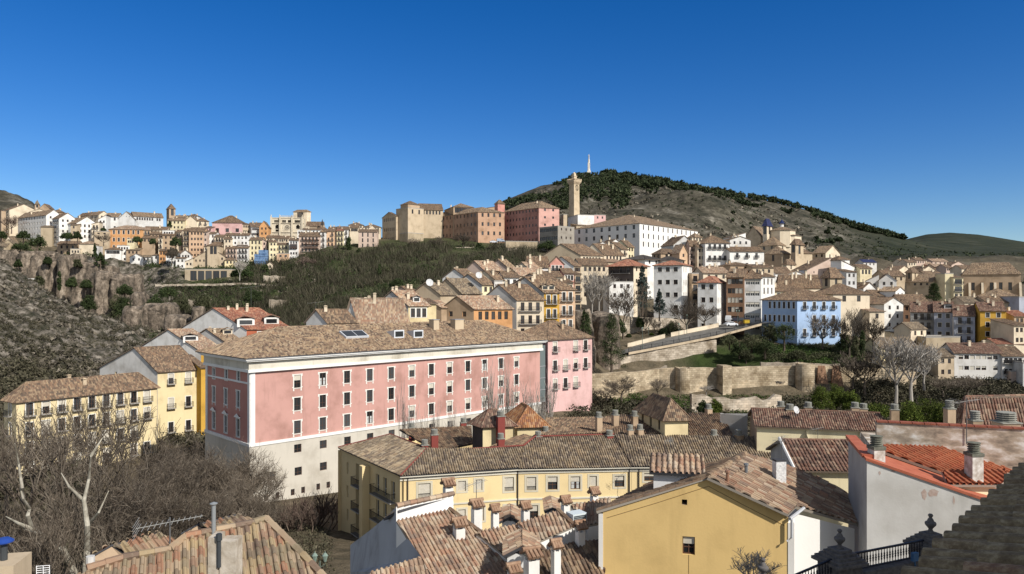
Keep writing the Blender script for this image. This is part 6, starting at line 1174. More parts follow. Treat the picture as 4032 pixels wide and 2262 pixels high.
def left_roof():
    p0 = P('L', 378, 893, 24.5); root = thing('house', 'old mossy multicoloured tiled roof with a twin plastered chimney at lower left', 'house', (p0[0], p0[1], -26))
    q, ro, n = poly_top(root, 'K', [(640, 1560), (880, 1405), (1250, 1290), (1720, 1205), (1880, 1075), (2190, 1010), (2571, 935), (2690, 893), (3060, 1260), (3420, 1640)], p0, (.42, -.91), .40, 'mix', 2, pitch=.23, amp=.085, tl=.40, skirt=-26, smat=wmat('bg'))
    m = MB()
    for i in (1, 2, 3, 4, 5, 6): ridge(m, q[i]+[0, 0, .05], q[i+1]+[0, 0, .05], .12, 0, .4)
    ridge(m, q[7]+[0, 0, .05], q[8]+[0, 0, .05], .12, 0, .4); ridge(m, q[8]+[0, 0, .05], q[9]+[0, 0, .05], .12, 0, .4); m.build('ridge_tiles', [tilemat('mix')], ro)
    c = MB(); p = P('K', 2278, 1445, 19.6); c.box(p+[-.33, -.3, -1.5], (.24, 0, 0), (0, .55, 0), (0, 0, 2.56), 0); c.box(p+[-.06, -.22, -1.5], (.42, 0, 0), (0, .5, 0), (0, 0, 2.44), 0); c.tube([p+[-.04, -.3, .3], p+[-.04, -.3, 1.18]], .055, 8, 1); c.tube([p+[-.04, -.3, 1.0], p+[-.04, -.3, 1.16]], .085, 8, 1); c.build('chimney', [noisy('old_plaster', (.34, .28, .21), (.56, .50, .42), 2.5, .9, .3, 7), plain('flue', (.05, .055, .06), .5)], ro)
    c = MB(); p = P('K', 2163, 1000, 23.5); c.tube([p-[0, 0, .3], p+[0, 0, .80]], .065, 10); c.lathe(p+[0, 0, .80], [(.06, 0), (.12, .04), (.12, .06), (.02, .1)], 12); c.build('flue_pipe', [plain('galvanised', (.30, .32, .33), .45, .3)], ro)
    c = MB(); p = P('K', 915, 1445, 21.5); c.tube([p-[0, 0, .5], p+[0, 0, .53]], .12, 10); c.build('vent_pipe', [wmat('lg', .5)], ro)
    for x0, x1, yb_, yt, Y in ((965, 1330, 1310, 1145, 22.6), (1865, 2165, 1060, 935, 24.2)):
        c = P('K', (x0+x1)/2, yb_, Y); s = (x1-x0)*S1*Y/F/2; h = (yb_-yt)*S1*Y/F; m = MB(); ap = c+[-.1*s, 0, h]; bk_ = ap+[.9, 1.3, -.05]
        l, r_ = c+[-s, -.25, h*.42], c+[s, -.1, h*.30]; roof_plane(m, [l+[.9, 1.3, 0], l, ap, bk_], 2, pitch=.23, amp=.08, tl=.38, thick=.05); roof_plane(m, [r_, r_+[.9, 1.3, 0], bk_, ap], 2, pitch=.23, amp=.08, tl=.38, thick=.05)
        m.poly([l-[0, 0, .3], r_-[0, 0, .3], r_-[0, 0, .06], ap-[0, 0, .06], l-[0, 0, .06]], 2); m.build('dormer', [tilemat('mix'), DSOF, wmat('tn', .7)], ro)
    return root
left_roof()
def eave_tiles():       # the dark lichened eave of the nearest roof: each tile a real barrel
    root = thing('tiled_eave', 'dark lichen covered tile eave in shade at the lower right corner', 'roof', (3.6, 6, -3)); z = -1.82
    Y0, Y1 = -z*F/1051, -z*F/640; a = np.array([(3615-HX)/F*Y0, Y0, z]); b = np.array([(4040-HX)/F*Y1, Y1, z]); a = a+[.05, 0, -.13]; b = b+[.05, 0, -.16]; d = unit(b-a); up = unit(np.array([d[1], -d[0], .34])); n = np.cross(d, up); n = n if n[2] > 0 else -n
    m = MB(); L = np.linalg.norm(b-a); k = int(L/.25)
    for i in range(-5, k+3):
        for j in range(9):
            rr = random.Random(i*31+j); o = a+d*(i*.25+rr.uniform(-.012, .012))+up*(j*.36+rr.uniform(-.03, .03))+n*(.045*0+rr.uniform(0, .015)); T_ = 8; Lt = .47; r0, r1 = .118+rr.uniform(-.006, .006), .095; V = []
            tw = rr.uniform(-.04, .04)
            for (q, r_, lift) in ((0, r0, .055), (1, r1, .0)):
                for h in (0, .016):
                    for t in range(T_+1):
                        th = math.pi*t/T_; V.append(o+up*(Lt*q)+d*(tw*q)+d*((r_-h)*math.cos(th))+n*((r_-h)*math.sin(th)*.82+lift))
            W_ = T_+1; f = []
            for t in range(T_): f += [[t, t+1, 2*W_+t+1, 2*W_+t], [W_+t, 3*W_+t, 3*W_+t+1, W_+t+1], [t, W_+t, W_+t+1, t+1]]
            f += [[0, 2*W_, 3*W_, W_], [T_, W_+T_, 3*W_+T_, 2*W_+T_]]; f = np.array(f); m.add(V, f, 0, np.zeros((f.size, 2))+[rr.randint(0, 60)+.5, rr.randint(0, 60)+.5])
    mt, nt, bs = newmat('lichen_tile'); uv = N(nt, 'ShaderNodeUVMap'); wn = N(nt, 'ShaderNodeTexWhiteNoise'); nt.links.new(uv.outputs[0], wn.inputs[0])
    r = ramp(nt, [(0, (.27, .19, .095)), (.5, (.34, .24, .12)), (.85, (.29, .205, .11)), (.93, (.42, .19, .10))], 'CONSTANT'); nt.links.new(wn.outputs[0], r.inputs[0]); tc = N(nt, 'ShaderNodeTexCoord')
    t = N(nt, 'ShaderNodeTexNoise', Scale=14., Detail=8., Roughness=.7); nt.links.new(tc.outputs['Object'], t.inputs[0]); r2 = ramp(nt, [(.36, (.04, .03, .02)), (.5, (.17, .135, .08)), (.58, (.30, .25, .15)), (.7, (.44, .39, .27))]); nt.links.new(t.outputs[0], r2.inputs[0])
    nt.links.new(mixc(nt, r.outputs[0], r2.outputs[0], .62), bs.inputs['Base Color']); bs.inputs['Roughness'].default_value = .95
    bn = N(nt, 'ShaderNodeBump', Strength=.8, Distance=.015); nt.links.new(t.outputs[0], bn.inputs['Height']); nt.links.new(bn.outputs[0], bs.inputs['Normal'])
    m.build('barrel_tiles', [mt], root)
    s = MB(); s.box(a-d*1.3-n*.14, d*(L+2.2), up*3.2, n*.12); s.box(a-d*1.3+up*.5-[0, 0, 6], d*(L+2), unit([d[1], -d[0], 0])*2.6, (0, 0, 5.7)); s.build('roof_deck', [wmat('tn', .5)], root)
eave_tiles()
# unseen blocks added past the right edge to shade the eave and the railing
for nm, lb, o, sz in (('sun blocker', 'unseen block added beyond the right edge to shade the eave tiles', (7.2, -9, -24), (10, 12.5, 30.5)), ('sun blocker', 'unseen block added beyond the right edge to shade the terrace railing', (19.5, 3, -26), (6, 18, 28))):
    t = thing(nm, lb, 'sun blocker', o); m = MB(); m.box(o, (sz[0], 0, 0), (0, sz[1], 0), (0, 0, sz[2])); m.build('wall', [wmat('cr', .4)], t)
# ---------------------------------------------------------------- terrace railing with urn posts
STN = noisy('weathered_stone', (.09, .085, .085), (.16, .15, .145), 6., .9, .3)
def urn_post(c, x, ytop, Y, label, hpost=3.2):
    t0 = P(c, x, ytop, Y); s = .76/.68*Y*76/F/ .76; k = Y*76/F; base = t0[2]-k; root = thing('urn_post', label, 'gate post', (t0[0], t0[1], base-hpost))
    c0 = np.array([t0[0], t0[1], base]); m = MB(); w_ = k*.42
    m.lathe(c0, [(w_*.5, 0), (w_*.5, k*.06), (w_*.32, k*.1), (w_*.22, k*.2), (w_*.34, k*.28), (w_*.62, k*.42), (w_*.66, k*.5), (w_*.6, k*.56), (w_*.42, k*.6), (w_*.3, k*.72), (w_*.16, k*.80), (w_*.26, k*.86), (w_*.30, k*.92), (w_*.2, k*.98), (.01, k)], 18); m.build('urn', [STN], root)
    m = MB(); z = 0
    for s_, h in ((.55, .10), (.75, .10), (.95, .09), (1.15, .09), (1.3, .10)): z -= h; m.cbox(c0+[0, 0, z], s_, s_, h-.001, 0, .35)
    m.cbox(c0+[0, 0, -hpost], 1.0, 1.0, hpost+z, 0, .35); m.build('pillar', [STN], root); return c0
_g = 'stone posts crowned with urns along the terrace railing'
pA = urn_post('R', 705, 985, 25.5, 'stone post crowned by an urn before the shaded white wall'); pB = urn_post('R', 1625, 830, 27.5, 'stone post crowned by an urn beside the near mossy eave')
pC = urn_post('V', 1920, 1404, 24, 'urn topped stone post just rising over the bottom edge of the photo')
def railing(a, b, h, label):
    t = thing('railing', label, 'railing', tuple(a-[0, 0, h+.3])); m = MB(); d = b-a; L = np.linalg.norm(d); k = int(L/.135)
    m.box(a-[0, .04, .05], d, (0, .08, 0), (0, 0, .06)); m.box(a-[0, .03, h], d, (0, .06, 0), (0, 0, .04)); m.build('handrail', [plain('dark_iron', (.012, .012, .02), .5)], t)
    m = MB()
    for i in range(k): p = a+d*((i+.5)/k)-[0, 0, h]; m.lathe(p, [(.016, 0), (.016, .25*h), (.034, .38*h), (.02, .42*h), (.04, .5*h), (.02, .58*h), (.034, .62*h), (.016, .75*h), (.016, h-.04)], 6)
    m.build('balusters', [plain('dark_iron', (.012, .012, .02), .5)], t)
    m = MB(); m.box(a-[0, .25, h+3.5], d, (0, .5, 0), (0, 0, 3.45)); m.build('parapet', [STN], t)
railing(P('R', 825, 1235, 25.8), P('R', 1555, 1095, 27.2), .60, 'black iron baluster railing between the two urn posts'); railing(P('R', 200, 1470, 24.3), P('R', 655, 1275, 25.3), .62, 'black iron baluster railing descending left of the first urn post')
t = thing('floodlight', 'small blue backed floodlight at the foot of the right urn post', 'floodlight', tuple(P('R', 1465, 1310, 26.5))); m = MB(); m.cbox(P('R', 1465, 1310, 26.5), .26, .12, .3, 0, .4); m.tube([P('R', 1465, 1320, 26.6), P('R', 1475, 1390, 26.7)], .03, 6); m.build('lamp_body', [plain('blue_case', (.05, .13, .26), .5)], t)
# ---------------------------------------------------------------- small rooftop fittings
def antenna(c, x, ytop, ybase, Y, label, rot=0., n=9, sc_=1.):
    p = P(c, x, ybase, Y); h = P(c, x, ytop, Y)[2]-p[2]; t = thing('tv_antenna', label, 'antenna', tuple(p)); m = MB(); m.tube([p, p+[0, 0, h]], .025, 6); m.build('mast', [plain('mast', (.12, .12, .12), .5)], t)
    m = MB(); d = np.array([math.cos(rot), math.sin(rot), .12]); e = np.array([-math.sin(rot), math.cos(rot), 0]); q = p+[0, 0, h-.15]; m.tube([q-d*.75*sc_, q+d*.75*sc_], .014, 5)
    for i in range(n): o = q+d*(-.7+1.4*i/(n-1))*sc_; m.tube([o-e*(.38-.02*i)*sc_, o+e*(.38-.02*i)*sc_], .009, 4)
    for i in range(5): o = q-d*.75*sc_+[0, 0, .1*(i-2)]; m.tube([o-e*.42*sc_, o+e*.42*sc_], .008, 4)
    m.build('aerial', [plain('aerial', (.30, .30, .28), .4)], t)
antenna('K', 1720, 870, 1200, 23.5, 'television aerial over the mossy roof before the bare trees', .3, 12, 1.3); antenna('M', 1480, 1010, 1240, 46, 'television aerial before the yellow windows', .6); antenna('O', 872, 580, 870, 80, 'television aerial before the brown roof of the curved building', 1.2, 9, 1.2)
antenna('Q', 1990, 180, 640, 41.5, 'tall street style mast aerial on the peeling parapet', .1, 6); antenna('O', 2365, 470, 620, 84, 'lattice mast aerial on the long low cream building', .3, 6); antenna('Q', 120, 560, 800, 52, 'thin aerial left of the white verge tiles', .9, 6); antenna('B', 228, 1100, 1290, 172, 'aerial mast before the green valley slope', .2, 5, 3.); antenna('G', 1398, 228, 300, 142, 'small aerial on the dark brown roofed gable', .2, 5, 2.)
def dish(c, x, y, Y, r, label, ay=.3):
    p = P(c, x, y, Y); t = thing('satellite_dish', label, 'satellite dish', tuple(p)); m = MB(); ax = unit([math.sin(ay), -math.cos(ay), .35]); a = unit(np.cross(ax, [0, 0, 1])); b = np.cross(a, ax); R_ = []
    for k, (rr, dz) in enumerate(((.02, 0), (.4, .03), (.75, .09), (1., .17))): R_ += [p+ax*dz*r+(a*math.cos(t_)+b*math.sin(t_))*rr*r for t_ in np.linspace(0, 2*math.pi, 20, endpoint=False)]
    V = np.array(R_); V2 = V-ax*.02; f = []
    for k in range(3): f += [[k*20+i, k*20+(i+1) % 20, (k+1)*20+(i+1) % 20, (k+1)*20+i] for i in range(20)]
    m.add(V, f); m.add(V2, np.array(f)[:, ::-1]); m.build('reflector', [plain('dish_grey', (.50, .50, .50), .5)], t); m = MB(); m.tube([p, p-ax*.3*r, p-[0, 0, r*1.6]], .03, 6); m.tube([p-b*r*.9, p+ax*r*1.1], .02, 5); m.build('arm', [plain('mast', (.12, .12, .12), .5)], t)
dish('Q', 372, 550, 86.4, .72, 'large satellite dish on the long low cream building', 1.1); dish('Q', 262, 295, 87.6, .45, 'small grey satellite dish on the dark red brown roof', .5); dish('H', 492, 293, 176, .9, 'white satellite dish above the old grey roof', .4); dish('H', 990, 218, 196, .9, 'white satellite dish high on the cascade roofs', .4)
t = thing('air_conditioner', 'white air conditioner with round fan on the long low cream building', 'air conditioner', tuple(P('Q', 975, 590, 84.5))); m = MB(); o = P('Q', 975, 590, 84.5); m.cbox(o, 1.35, .45, .75, 0, -.24); m.build('casing', [plain('ac_beige', (.62, .60, .54), .5)], t); m = MB()
m.tube([o+[-.25, -.26, .36], o+[-.245, -.30, .36]], .27, 18); m.build('fan', [plain('ac_dark', (.05, .06, .07), .5)], t)
def street_lamp(c, xs, ytop, Y, label, ground_z, two=True, group=None):
    x = sum(xs)/len(xs); p = P(c, x, ytop, Y); t = thing('street_lamp', label, 'street lamp', (p[0], p[1], ground_z), group); m = MB(); m.tube([[p[0], p[1], ground_z], [p[0], p[1], p[2]-.7]], [.09, .05], 8)
    for xx in xs:
        q = P(c, xx, ytop, Y); m.tube([[p[0], p[1], p[2]-1.2], [q[0], q[1], p[2]-.95], [q[0], q[1], p[2]-.75]], .03, 6)
    m.build('pole', [plain('lamp_iron', (.10, .13, .11), .5)], t)
    for xx in xs:
        q = P(c, xx, ytop, Y); m = MB(); m.lathe([q[0], q[1], p[2]-.75], [(.09, 0), (.2, .42), (.24, .45), (.1, .62), (.03, .66), (.03, .75)], 6); m.build('lantern', [plain('lantern_glass', (.20, .26, .22), .3)], t)
street_lamp('L', (873, 977), 1215, 55, 'street lamp with two green lanterns in the shaded lane', -26)
t = thing('blue_cowl', 'round blue chimney cowl at the lower left edge', 'chimney cowl', tuple(P('K', 40, 1300, 20))); m = MB(); p = P('K', 40, 1300, 20); m.tube([p-[0, 0, 1.], p+[0, 0, .45]], .09, 10); m.lathe(p+[0, 0, .42], [(.1, 0), (.24, .07), (.24, .1), (.14, .17), (.02, .2)], 16, 1); m.cbox(p-[.1, 0, 3.1], 1.1, 1.1, 3.1, 2, .2); m.build('cowl', [plain('flue', (.05, .055, .06), .3), plain('cowl_blue', (.02, .06, .28), .35), wmat('bg')], t)
t = thing('grille_aerial', 'white wire grille aerial at the bottom left edge', 'antenna', tuple(P('K', 435, 1500, 20))); m = MB()
for i in range(7): m.tube([P('K', 370, 1365+i*22, 20), P('K', 505, 1355+i*22, 20.2)], .010, 4)
for x in (368, 436, 500): m.tube([P('K', x, 1360, 20), P('K', x+4, 1560, 20)], .012, 4)
m.build('grille', [plain('wire_white', (.75, .75, .75), .4)], t)
# ---------------------------------------------------------------- landmarks
def wall_uv(mb, a, b, za, zb, zbot, mat=0):
    L = np.linalg.norm((b-a)[:2]); mb.add([[a[0], a[1], zbot], [b[0], b[1], zbot], [b[0], b[1], zb], [a[0], a[1], za]], [[0, 1, 2, 3]], mat, [[0, 0], [L, 0], [L, zb-zbot], [0, za-zbot]])
def stone_wall(label, pts, zbot, th, mat, name='stone_wall', cat='wall', ruin=.09):
    P3 = [P(*p) for p in pts]; root = thing(name, label, cat, (P3[0][0], P3[0][1], zbot)); m = MB(); pr = random.Random(len(label)); Q = [P3[0]]
    for a, b in zip(P3[:-1], P3[1:]):
        k = max(1, int(np.linalg.norm(b-a)/1.5))
        for i in range(1, k+1): q = a+(b-a)*i/k; q[2] += pr.uniform(-ruin, ruin*.4) if i < k else 0; Q.append(q)
    T = 0
    for a, b in zip(Q[:-1], Q[1:]):
        L = np.linalg.norm((b-a)[:2]); d = unit([b[0]-a[0], b[1]-a[1], 0]); i = np.array([-d[1], d[0], 0])*th; zb_ = min(zbot, a[2]-1)
        for s0, rev in ((0, 0), (1, 1)):
            aa, bb = a+i*s0, b+i*s0; m.add([[aa[0], aa[1], zb_], [bb[0], bb[1], zb_], bb, aa], [[0, 1, 2, 3] if not rev else [3, 2, 1, 0]], 0, [[T, 0], [T+L, 0], [T+L, bb[2]-zb_], [T, aa[2]-zb_]])
        m.add([a, b, b+i, a+i], [[0, 1, 2, 3]], 0, [[T, 0], [T+L, 0], [T+L, th], [T, th]]); T += L
    for a in (Q[0], Q[-1]):
        d = unit([Q[1][0]-Q[0][0], Q[1][1]-Q[0][1], 0]); i = np.array([-d[1], d[0], 0])*th; m.add([[a[0], a[1], zbot], a+i*[1, 1, 0]+[0, 0, zbot-a[2]], a+i, a], [[0, 1, 2, 3]], 0, [[0, 0], [th, 0], [th, 3], [0, 3]])
    m.build('masonry', [mat], root); return root
SW = stonemat('old_wall_stone', (.56, .46, .32), (.38, .30, .20), .5, .42); SR = stonemat('rubble_stone', (.38, .32, .25), (.26, .215, .16), .4, .5); SP = stonemat('pale_wall_stone', (.56, .48, .38), (.36, .30, .23), .6, .45)
def round_tower(c, x, r, ytop, Y, zbot, label):
    t = P(c, x, ytop, Y); root = thing('wall_tower', label, 'tower', (t[0], t[1], zbot)); m = MB(); n = 28; th = np.linspace(0, 2*math.pi, n+1); pr = random.Random(int(x))
    for i in range(n):
        zt = [t[2]+pr.uniform(-.2, .1)]*2; a = t+[r*1.08*math.cos(th[i]), r*1.08*math.sin(th[i]), 0]; b = t+[r*1.08*math.cos(th[i+1]), r*1.08*math.sin(th[i+1]), 0]; a2 = t+[r*math.cos(th[i]), r*math.sin(th[i]), 0]; b2 = t+[r*math.cos(th[i+1]), r*math.sin(th[i+1]), 0]
        m.add([[a[0], a[1], zbot], [b[0], b[1], zbot], [b2[0], b2[1], zt[0]], [a2[0], a2[1], zt[0]]], [[0, 1, 2, 3]], 0, [[th[i]*r, 0], [th[i+1]*r, 0], [th[i+1]*r, zt[0]-zbot], [th[i]*r, zt[0]-zbot]])
    m.poly([[t[0]+r*math.cos(q), t[1]+r*math.sin(q), t[2]-.2] for q in th[:-1]]); m.build('masonry', [SW], root)
stone_wall('lowest stretch of the old town wall beside the rose pink house', [('I', 60, 1222, 181), ('I', 250, 1210, 182), ('I', 432, 1190, 184)], -30, 1.2, SW)
stone_wall('curving stretch of the old town wall left of the narrow round tower', [('I', 425, 1202, 186), ('I', 560, 1196, 189), ('I', 760, 1165, 192), ('I', 945, 1152, 191)], -32, 1.2, SW)
round_tower('I', 1012, 2.2, 1150, 191, -32, 'narrow round tower of the old town wall left of the long straight wall')
stone_wall('stretch of the old town wall between the narrow round tower and the square pier', [('I', 1070, 1152, 189), ('I', 1230, 1152, 190), ('I', 1385, 1158, 190.5)], -31, 1.2, SW)
stone_wall('square pier standing proud of the old town wall', [('I', 1405, 1134, 187), ('I', 1495, 1134, 187.5)], -31, 3.4, SW, ruin=.05)
stone_wall('long straight stretch of the old town wall with a graffiti scrawl', [('I', 1488, 1148, 190), ('I', 1800, 1140, 191), ('I', 2165, 1136, 192)], -31, 1.2, SW)
round_tower('I', 2235, 2.3, 1108, 191, -31, 'broad round tower at the right end of the long straight wall')
stone_wall('old town wall right of the broad round tower behind the pines', [('J', 428, 872, 193), ('J', 640, 880, 193.5), ('J', 800, 888, 194), ('J', 1240, 905, 196), ('J', 1480, 940, 196)], -31, 1.2, SW)
stone_wall('thin crumbling wall on the grass above the long straight wall', [('I', 1790, 1098, 197), ('I', 2160, 1098, 198), ('J', 720, 858, 199)], -24, .7, SR, ruin=.4)
for x, lb in ((520, 'left dark sloping buttress against the town wall'), (670, 'right dark sloping buttress against the town wall')):
    a = P('J', x, 875, 192.6); t = thing('buttress', lb, 'buttress', (a[0], a[1], -30)); m = MB(); v = [a+[-.9, 0, 0], a+[.9, 0, 0], [a[0]+2.2, a[1], -30], [a[0]-2.2, a[1], -30]]; w_ = [q+np.array([0, -2.2, 0]) for q in np.array(v)[2:]]; 
    m.add([v[0], v[1], v[2], v[3], w_[0], w_[1]], [[0, 1, 2, 3]], 0); m.add([v[0], v[1], v[2], v[3], w_[0], w_[1]], [[0, 1, 4, 5]], 0); m.add([v[0], v[3], w_[1]], [[0, 1, 2]], 0); m.add([v[1], v[2], w_[0]], [[0, 1, 2]], 0); m.build('masonry', [wmat('br', .8)], t)
t = thing('graffiti', 'dark graffiti scrawl on the long straight town wall', 'graffiti', tuple(P('I', 1990, 1300, 191.3))); m = MB(); pr = random.Random(2)
for i in range(9): m.tube([P('I', 1945+i*10+pr.uniform(-6, 6), 1300+pr.uniform(-14, 14), 191.35) for _ in range(4)], .07, 4)
m.build('scrawl', [plain('graffiti', (.10, .09, .09))], t)
stone_wall('high stone retaining wall under the ramp road', [('I', 330, 1045, 205), ('I', 600, 985, 208), ('I', 960, 925, 211.5), ('I', 1340, 872, 216)], -27, 1.0, SP, ruin=.1)
stone_wall('ruined wall corner in the grass below the ramp road', [('I', 740, 1165, 196), ('I', 840, 1130, 199)], -26, .7, SR, ruin=.5)
stone_wall('garden retaining wall under the white modern blocks', [('I', -10, 610, 224), ('I', 200, 600, 228), ('I', 500, 640, 236), ('I', 780, 650, 240), ('I', 1350, 680, 243)], -18, .8, SP, ruin=.1)
stone_wall('dry stone terrace wall above the dark vineyard strip', [('A', 1570, 1082, 371), ('A', 2000, 1072, 372), ('A', 2571, 1066, 373), ('B', 600, 1092, 374)], 5, .8, SP, ruin=.3)
stone_wall('ruined terrace wall with niches on the far slope', [('a3', 170, 1215, 379), ('a3', 400, 1215, 380), ('a3', 560, 1235, 381)], 5, 2.5, SP, ruin=.6)
stone_wall('round ended stone bastion below the plane tree', [('B', 790, 945, 392), ('B', 905, 945, 393)], 6, 6, SP, ruin=.1)
stone_wall('ruined pinkish wall on the far slope above the red roof', [('F', 1905, 205, 350), ('F', 2020, 198, 351), ('F', 2140, 200, 352)], -9, 1, SR, ruin=.9)
stone_wall('square stub of stone wall on the green far slope', [('B', 410, 1232, 332), ('B', 585, 1238, 333)], -8, 2, SR, ruin=.4)
stone_wall('low terrace wall at the head of the slope before the brown orange convent', [('C', 560, 722, 405), ('C', 820, 712, 406), ('C', 1200, 700, 408)], 22, .6, SP, ruin=.2)
stone_wall('pale rubble terrace below the long straight town wall', [('I', 1090, 1420, 170), ('O', 1500, 190, 172), ('O', 2000, 150, 174)], -33, 1, SP, ruin=1.)
t = thing('garden_wall', 'long white garden wall at the foot of the far left cliffs', 'wall', tuple(P('a1', 250, 1360, 370))); m = MB(); a, b = P('a1', 245, 1270, 370), P('a1', 640, 1268, 372); m.box(a-[0, 0, 5], (b-a)*[1, 1, 0], (0, 5, 0), (0, 0, 5)); m.build('wall', [wmat('wh', .3)], t)
# ramp road, its edges and furniture
ROADM = noisy('asphalt', (.12, .115, .105), (.18, .17, .155), .8, .9)
fe = [P('I', 330, 1030, 204), P('I', 450, 1000, 206), P('I', 960, 905, 211.5), P('I', 1340, 830, 216.5), P('I', 1795, 706, 226)]; be = [P('I', 330, 985, 215), P('I', 440, 952, 217), P('I', 850, 848, 221.5), P('I', 1360, 745, 232), P('I', 1805, 690, 240)]
m = MB()
for i in range(4): m.poly([fe[i], fe[i+1], be[i+1], be[i]])
m.poly([be[3], be[4], P('I', 1960, 655, 256), P('I', 1340, 668, 258)]); m.poly([fe[4], P('I', 1960, 690, 232), P('I', 1960, 655, 256), be[4]])
for i in range(4): m.poly([fe[i]-[0, 0, .6], fe[i+1]-[0, 0, .6], be[i+1]-[0, 0, .6], be[i]-[0, 0, .6]])
tag(m.build('road', [ROADM]), 'ramp road climbing to the little square', kind='structure')
m = MB()
for i in range(1, 4): a, b = fe[i], fe[i+1]; m.box(a-[0, .3, .6], b-a, (0, .7, 0), (0, 0, .65))
tag(m.build('road_edge_slab', [wmat('bg', .6)]), 'jutting slab edge of the ramp road', kind='structure')
m = MB()
for a, b in ((fe[1], fe[2]), (fe[2], fe[3]), (fe[3], fe[4])):
    a = a+[0, .15, .05]; b = b+[0, .15, .05]; L = np.linalg.norm(b-a); k = int(L/.45)
    for z in (.15, 1.0): m.box(a+[0, 0, z], b-a, (0, .06, 0), (0, 0, .07))
    for i in range(k+1): m.box(a+(b-a)*i/k, (.05 if i % 8 else .16, 0, 0), (0, .05, 0), (0, 0, 1.0 if i % 8 else 1.25))
t = thing('railing', 'long dark iron railing along the outer edge of the ramp road', 'railing', tuple(fe[1])); m.build('bars', [IRON], t)
for (a, b), lb in (((P('I', 440, 950, 217), P('I', 820, 853, 221.5)), 'left stretch of low cream wall along the ramp road'), ((P('I', 880, 840, 222), P('I', 1362, 742, 232)), 'right stretch of low cream wall along the ramp road')):
    t = thing('low_wall', lb, 'wall', tuple(a)); m = MB(); m.box(a, b-a, (0, .35, 0), (0, 0, 1.15)); m.box(a+[0, -.05, 1.15], b-a, (0, .45, 0), (0, 0, .08)); m.build('wall', [wmat('cr', .4)], t)
def car(c, x, y, Y, heading, col, label, van=False, group=None, gz=None):
    p = P(c, x, y, Y); p[2] = p[2] if gz is None else gz; root = thing('van' if van else 'car', label, 'van' if van else 'car', tuple(p), group); root.rotation_euler = (0, 0, heading)
    prof = [(-2.1, .35), (-2.15, .75), (-2.0, .95), (-1.55, 1.0), (-1.1, 1.38), (-.4, 1.46), (.5, 1.42), (1.15, 1.02), (1.95, .86), (2.15, .6), (2.12, .35)] if not van else [(-2.2, .4), (-2.25, 1.0), (-2.2, 1.85), (-1.9, 2.0), (.8, 2.0), (1.3, 1.75), (1.75, 1.15), (2.2, 1.0), (2.25, .4)]
    b = MB(); sec = []
    for yy, k in ((-.85, .0), (-.78, .06), (.78, .06), (.85, .0)): sec.append([[q[0]*(1 if k == 0 else 1), yy if q[1] < 1.05 else yy*.86, q[1]+(k*.3 if q[1] > .8 else 0)] for q in prof])
    n = len(prof); V = np.array(sec).reshape(-1, 3); f = []
    for s in range(3): f += [[s*n+i, s*n+(i+1) % n, (s+1)*n+(i+1) % n, (s+1)*n+i] for i in range(n)]
    b.add(V, f); b.add(V[:n], [list(range(n))][::-1]); b.add(V[-n:], [list(range(n))]); me = b.mesh('body', [plain('car_%d' % int(sum(col)*1000), col, .25, .1, .6)]); o = bpy.data.objects.new('body', me); C.objects.link(o); o.parent = root
    g = MB(); hz_ = 1.08 if not van else 1.25
    for sy in (-1, 1): g.box((-1.2 if not van else .2, sy*.775-.02, hz_), (1.9 if not van else 1.1, 0, 0), (0, .04, 0), (0, 0, .27))
    g.add([[.62, -.62, 1.40], [.62, .62, 1.40], [1.17, .7, 1.07], [1.17, -.7, 1.07]] if not van else [[1.32, -.7, 1.78], [1.32, .7, 1.78], [1.78, .75, 1.2], [1.78, -.75, 1.2]], [[0, 1, 2, 3]]); o = bpy.data.objects.new('windows', g.mesh('windows', [GL])); C.objects.link(o); o.parent = root
    for sx in (-1.35, 1.35):
        for sy in (-.8, .8):
            w_ = MB(); w_.tube([[0, -.1, 0], [0, .1, 0]], .33, 14); o = bpy.data.objects.new('wheel', w_.mesh('wheel', [plain('tyre', (.02, .02, .02), .8)])); C.objects.link(o); o.parent = root; o.location = (sx, sy, .33)
car('I', 1484, 735, 227.5, .35, (.62, .63, .64), 'white car driving on the ramp road')
car('I', 1462, 690, 234, 1.2, (.70, .70, .70), 'white van parked by the brown house on the square', True)
for x, cl, lb in ((1530, (.03, .03, .04), 'dark parked car next to the white van'), (1590, (.05, .055, .06), 'dark grey parked car in the middle of the square'), (1650, (.04, .03, .03), 'black parked car left of the garage door'), (1762, (.05, .05, .055), 'dark parked car before the garage door')): car('I', x, 692, 233.5, 1.3, cl, lb, group='cars parked on the little square')
car('C', 1395, 664, 405, .2, (.60, .60, .62), 'silver car parked below the brown orange convent corner'); car('C', 1468, 655, 408, .2, (.30, .34, .40), 'blue grey van parked below the brown orange convent corner', True)
t = thing('skip', 'yellow waste container beside the parked cars', 'container', tuple(P('I', 1642, 706, 229.5))); m = MB(); o = P('I', 1642, 706, 229.5); m.cbox(o+[0, 0, .2], 1.7, 1.0, .8, 0, .2); m.cbox(o+[0, 0, 1.0], 1.85, 1.15, .12, 0, .2); m.cbox(o, 1.5, .7, .2, 0, .2); m.build('bin', [plain('yellow', (.45, .30, .02), .6)], t)
for xs, y, yb_, Y, lb in (((1543, 1568), 566, 752, 228, 'two armed street lamp before the brown house on the ramp'), ((590,), 740, 975, 209, 'tall lamp at the lower end of the ramp road'), ((960,), 700, 872, 214, 'lamp on the middle of the ramp road railing'), ((652,), 742, 818, 232, 'short lamp in the garden under the modern blocks'), ((1040,), 612, 812, 224, 'tall lamp beside the bare tree on the ramp')):
    street_lamp('I', xs, y, Y, lb, P('I', xs[0], yb_, Y)[2])
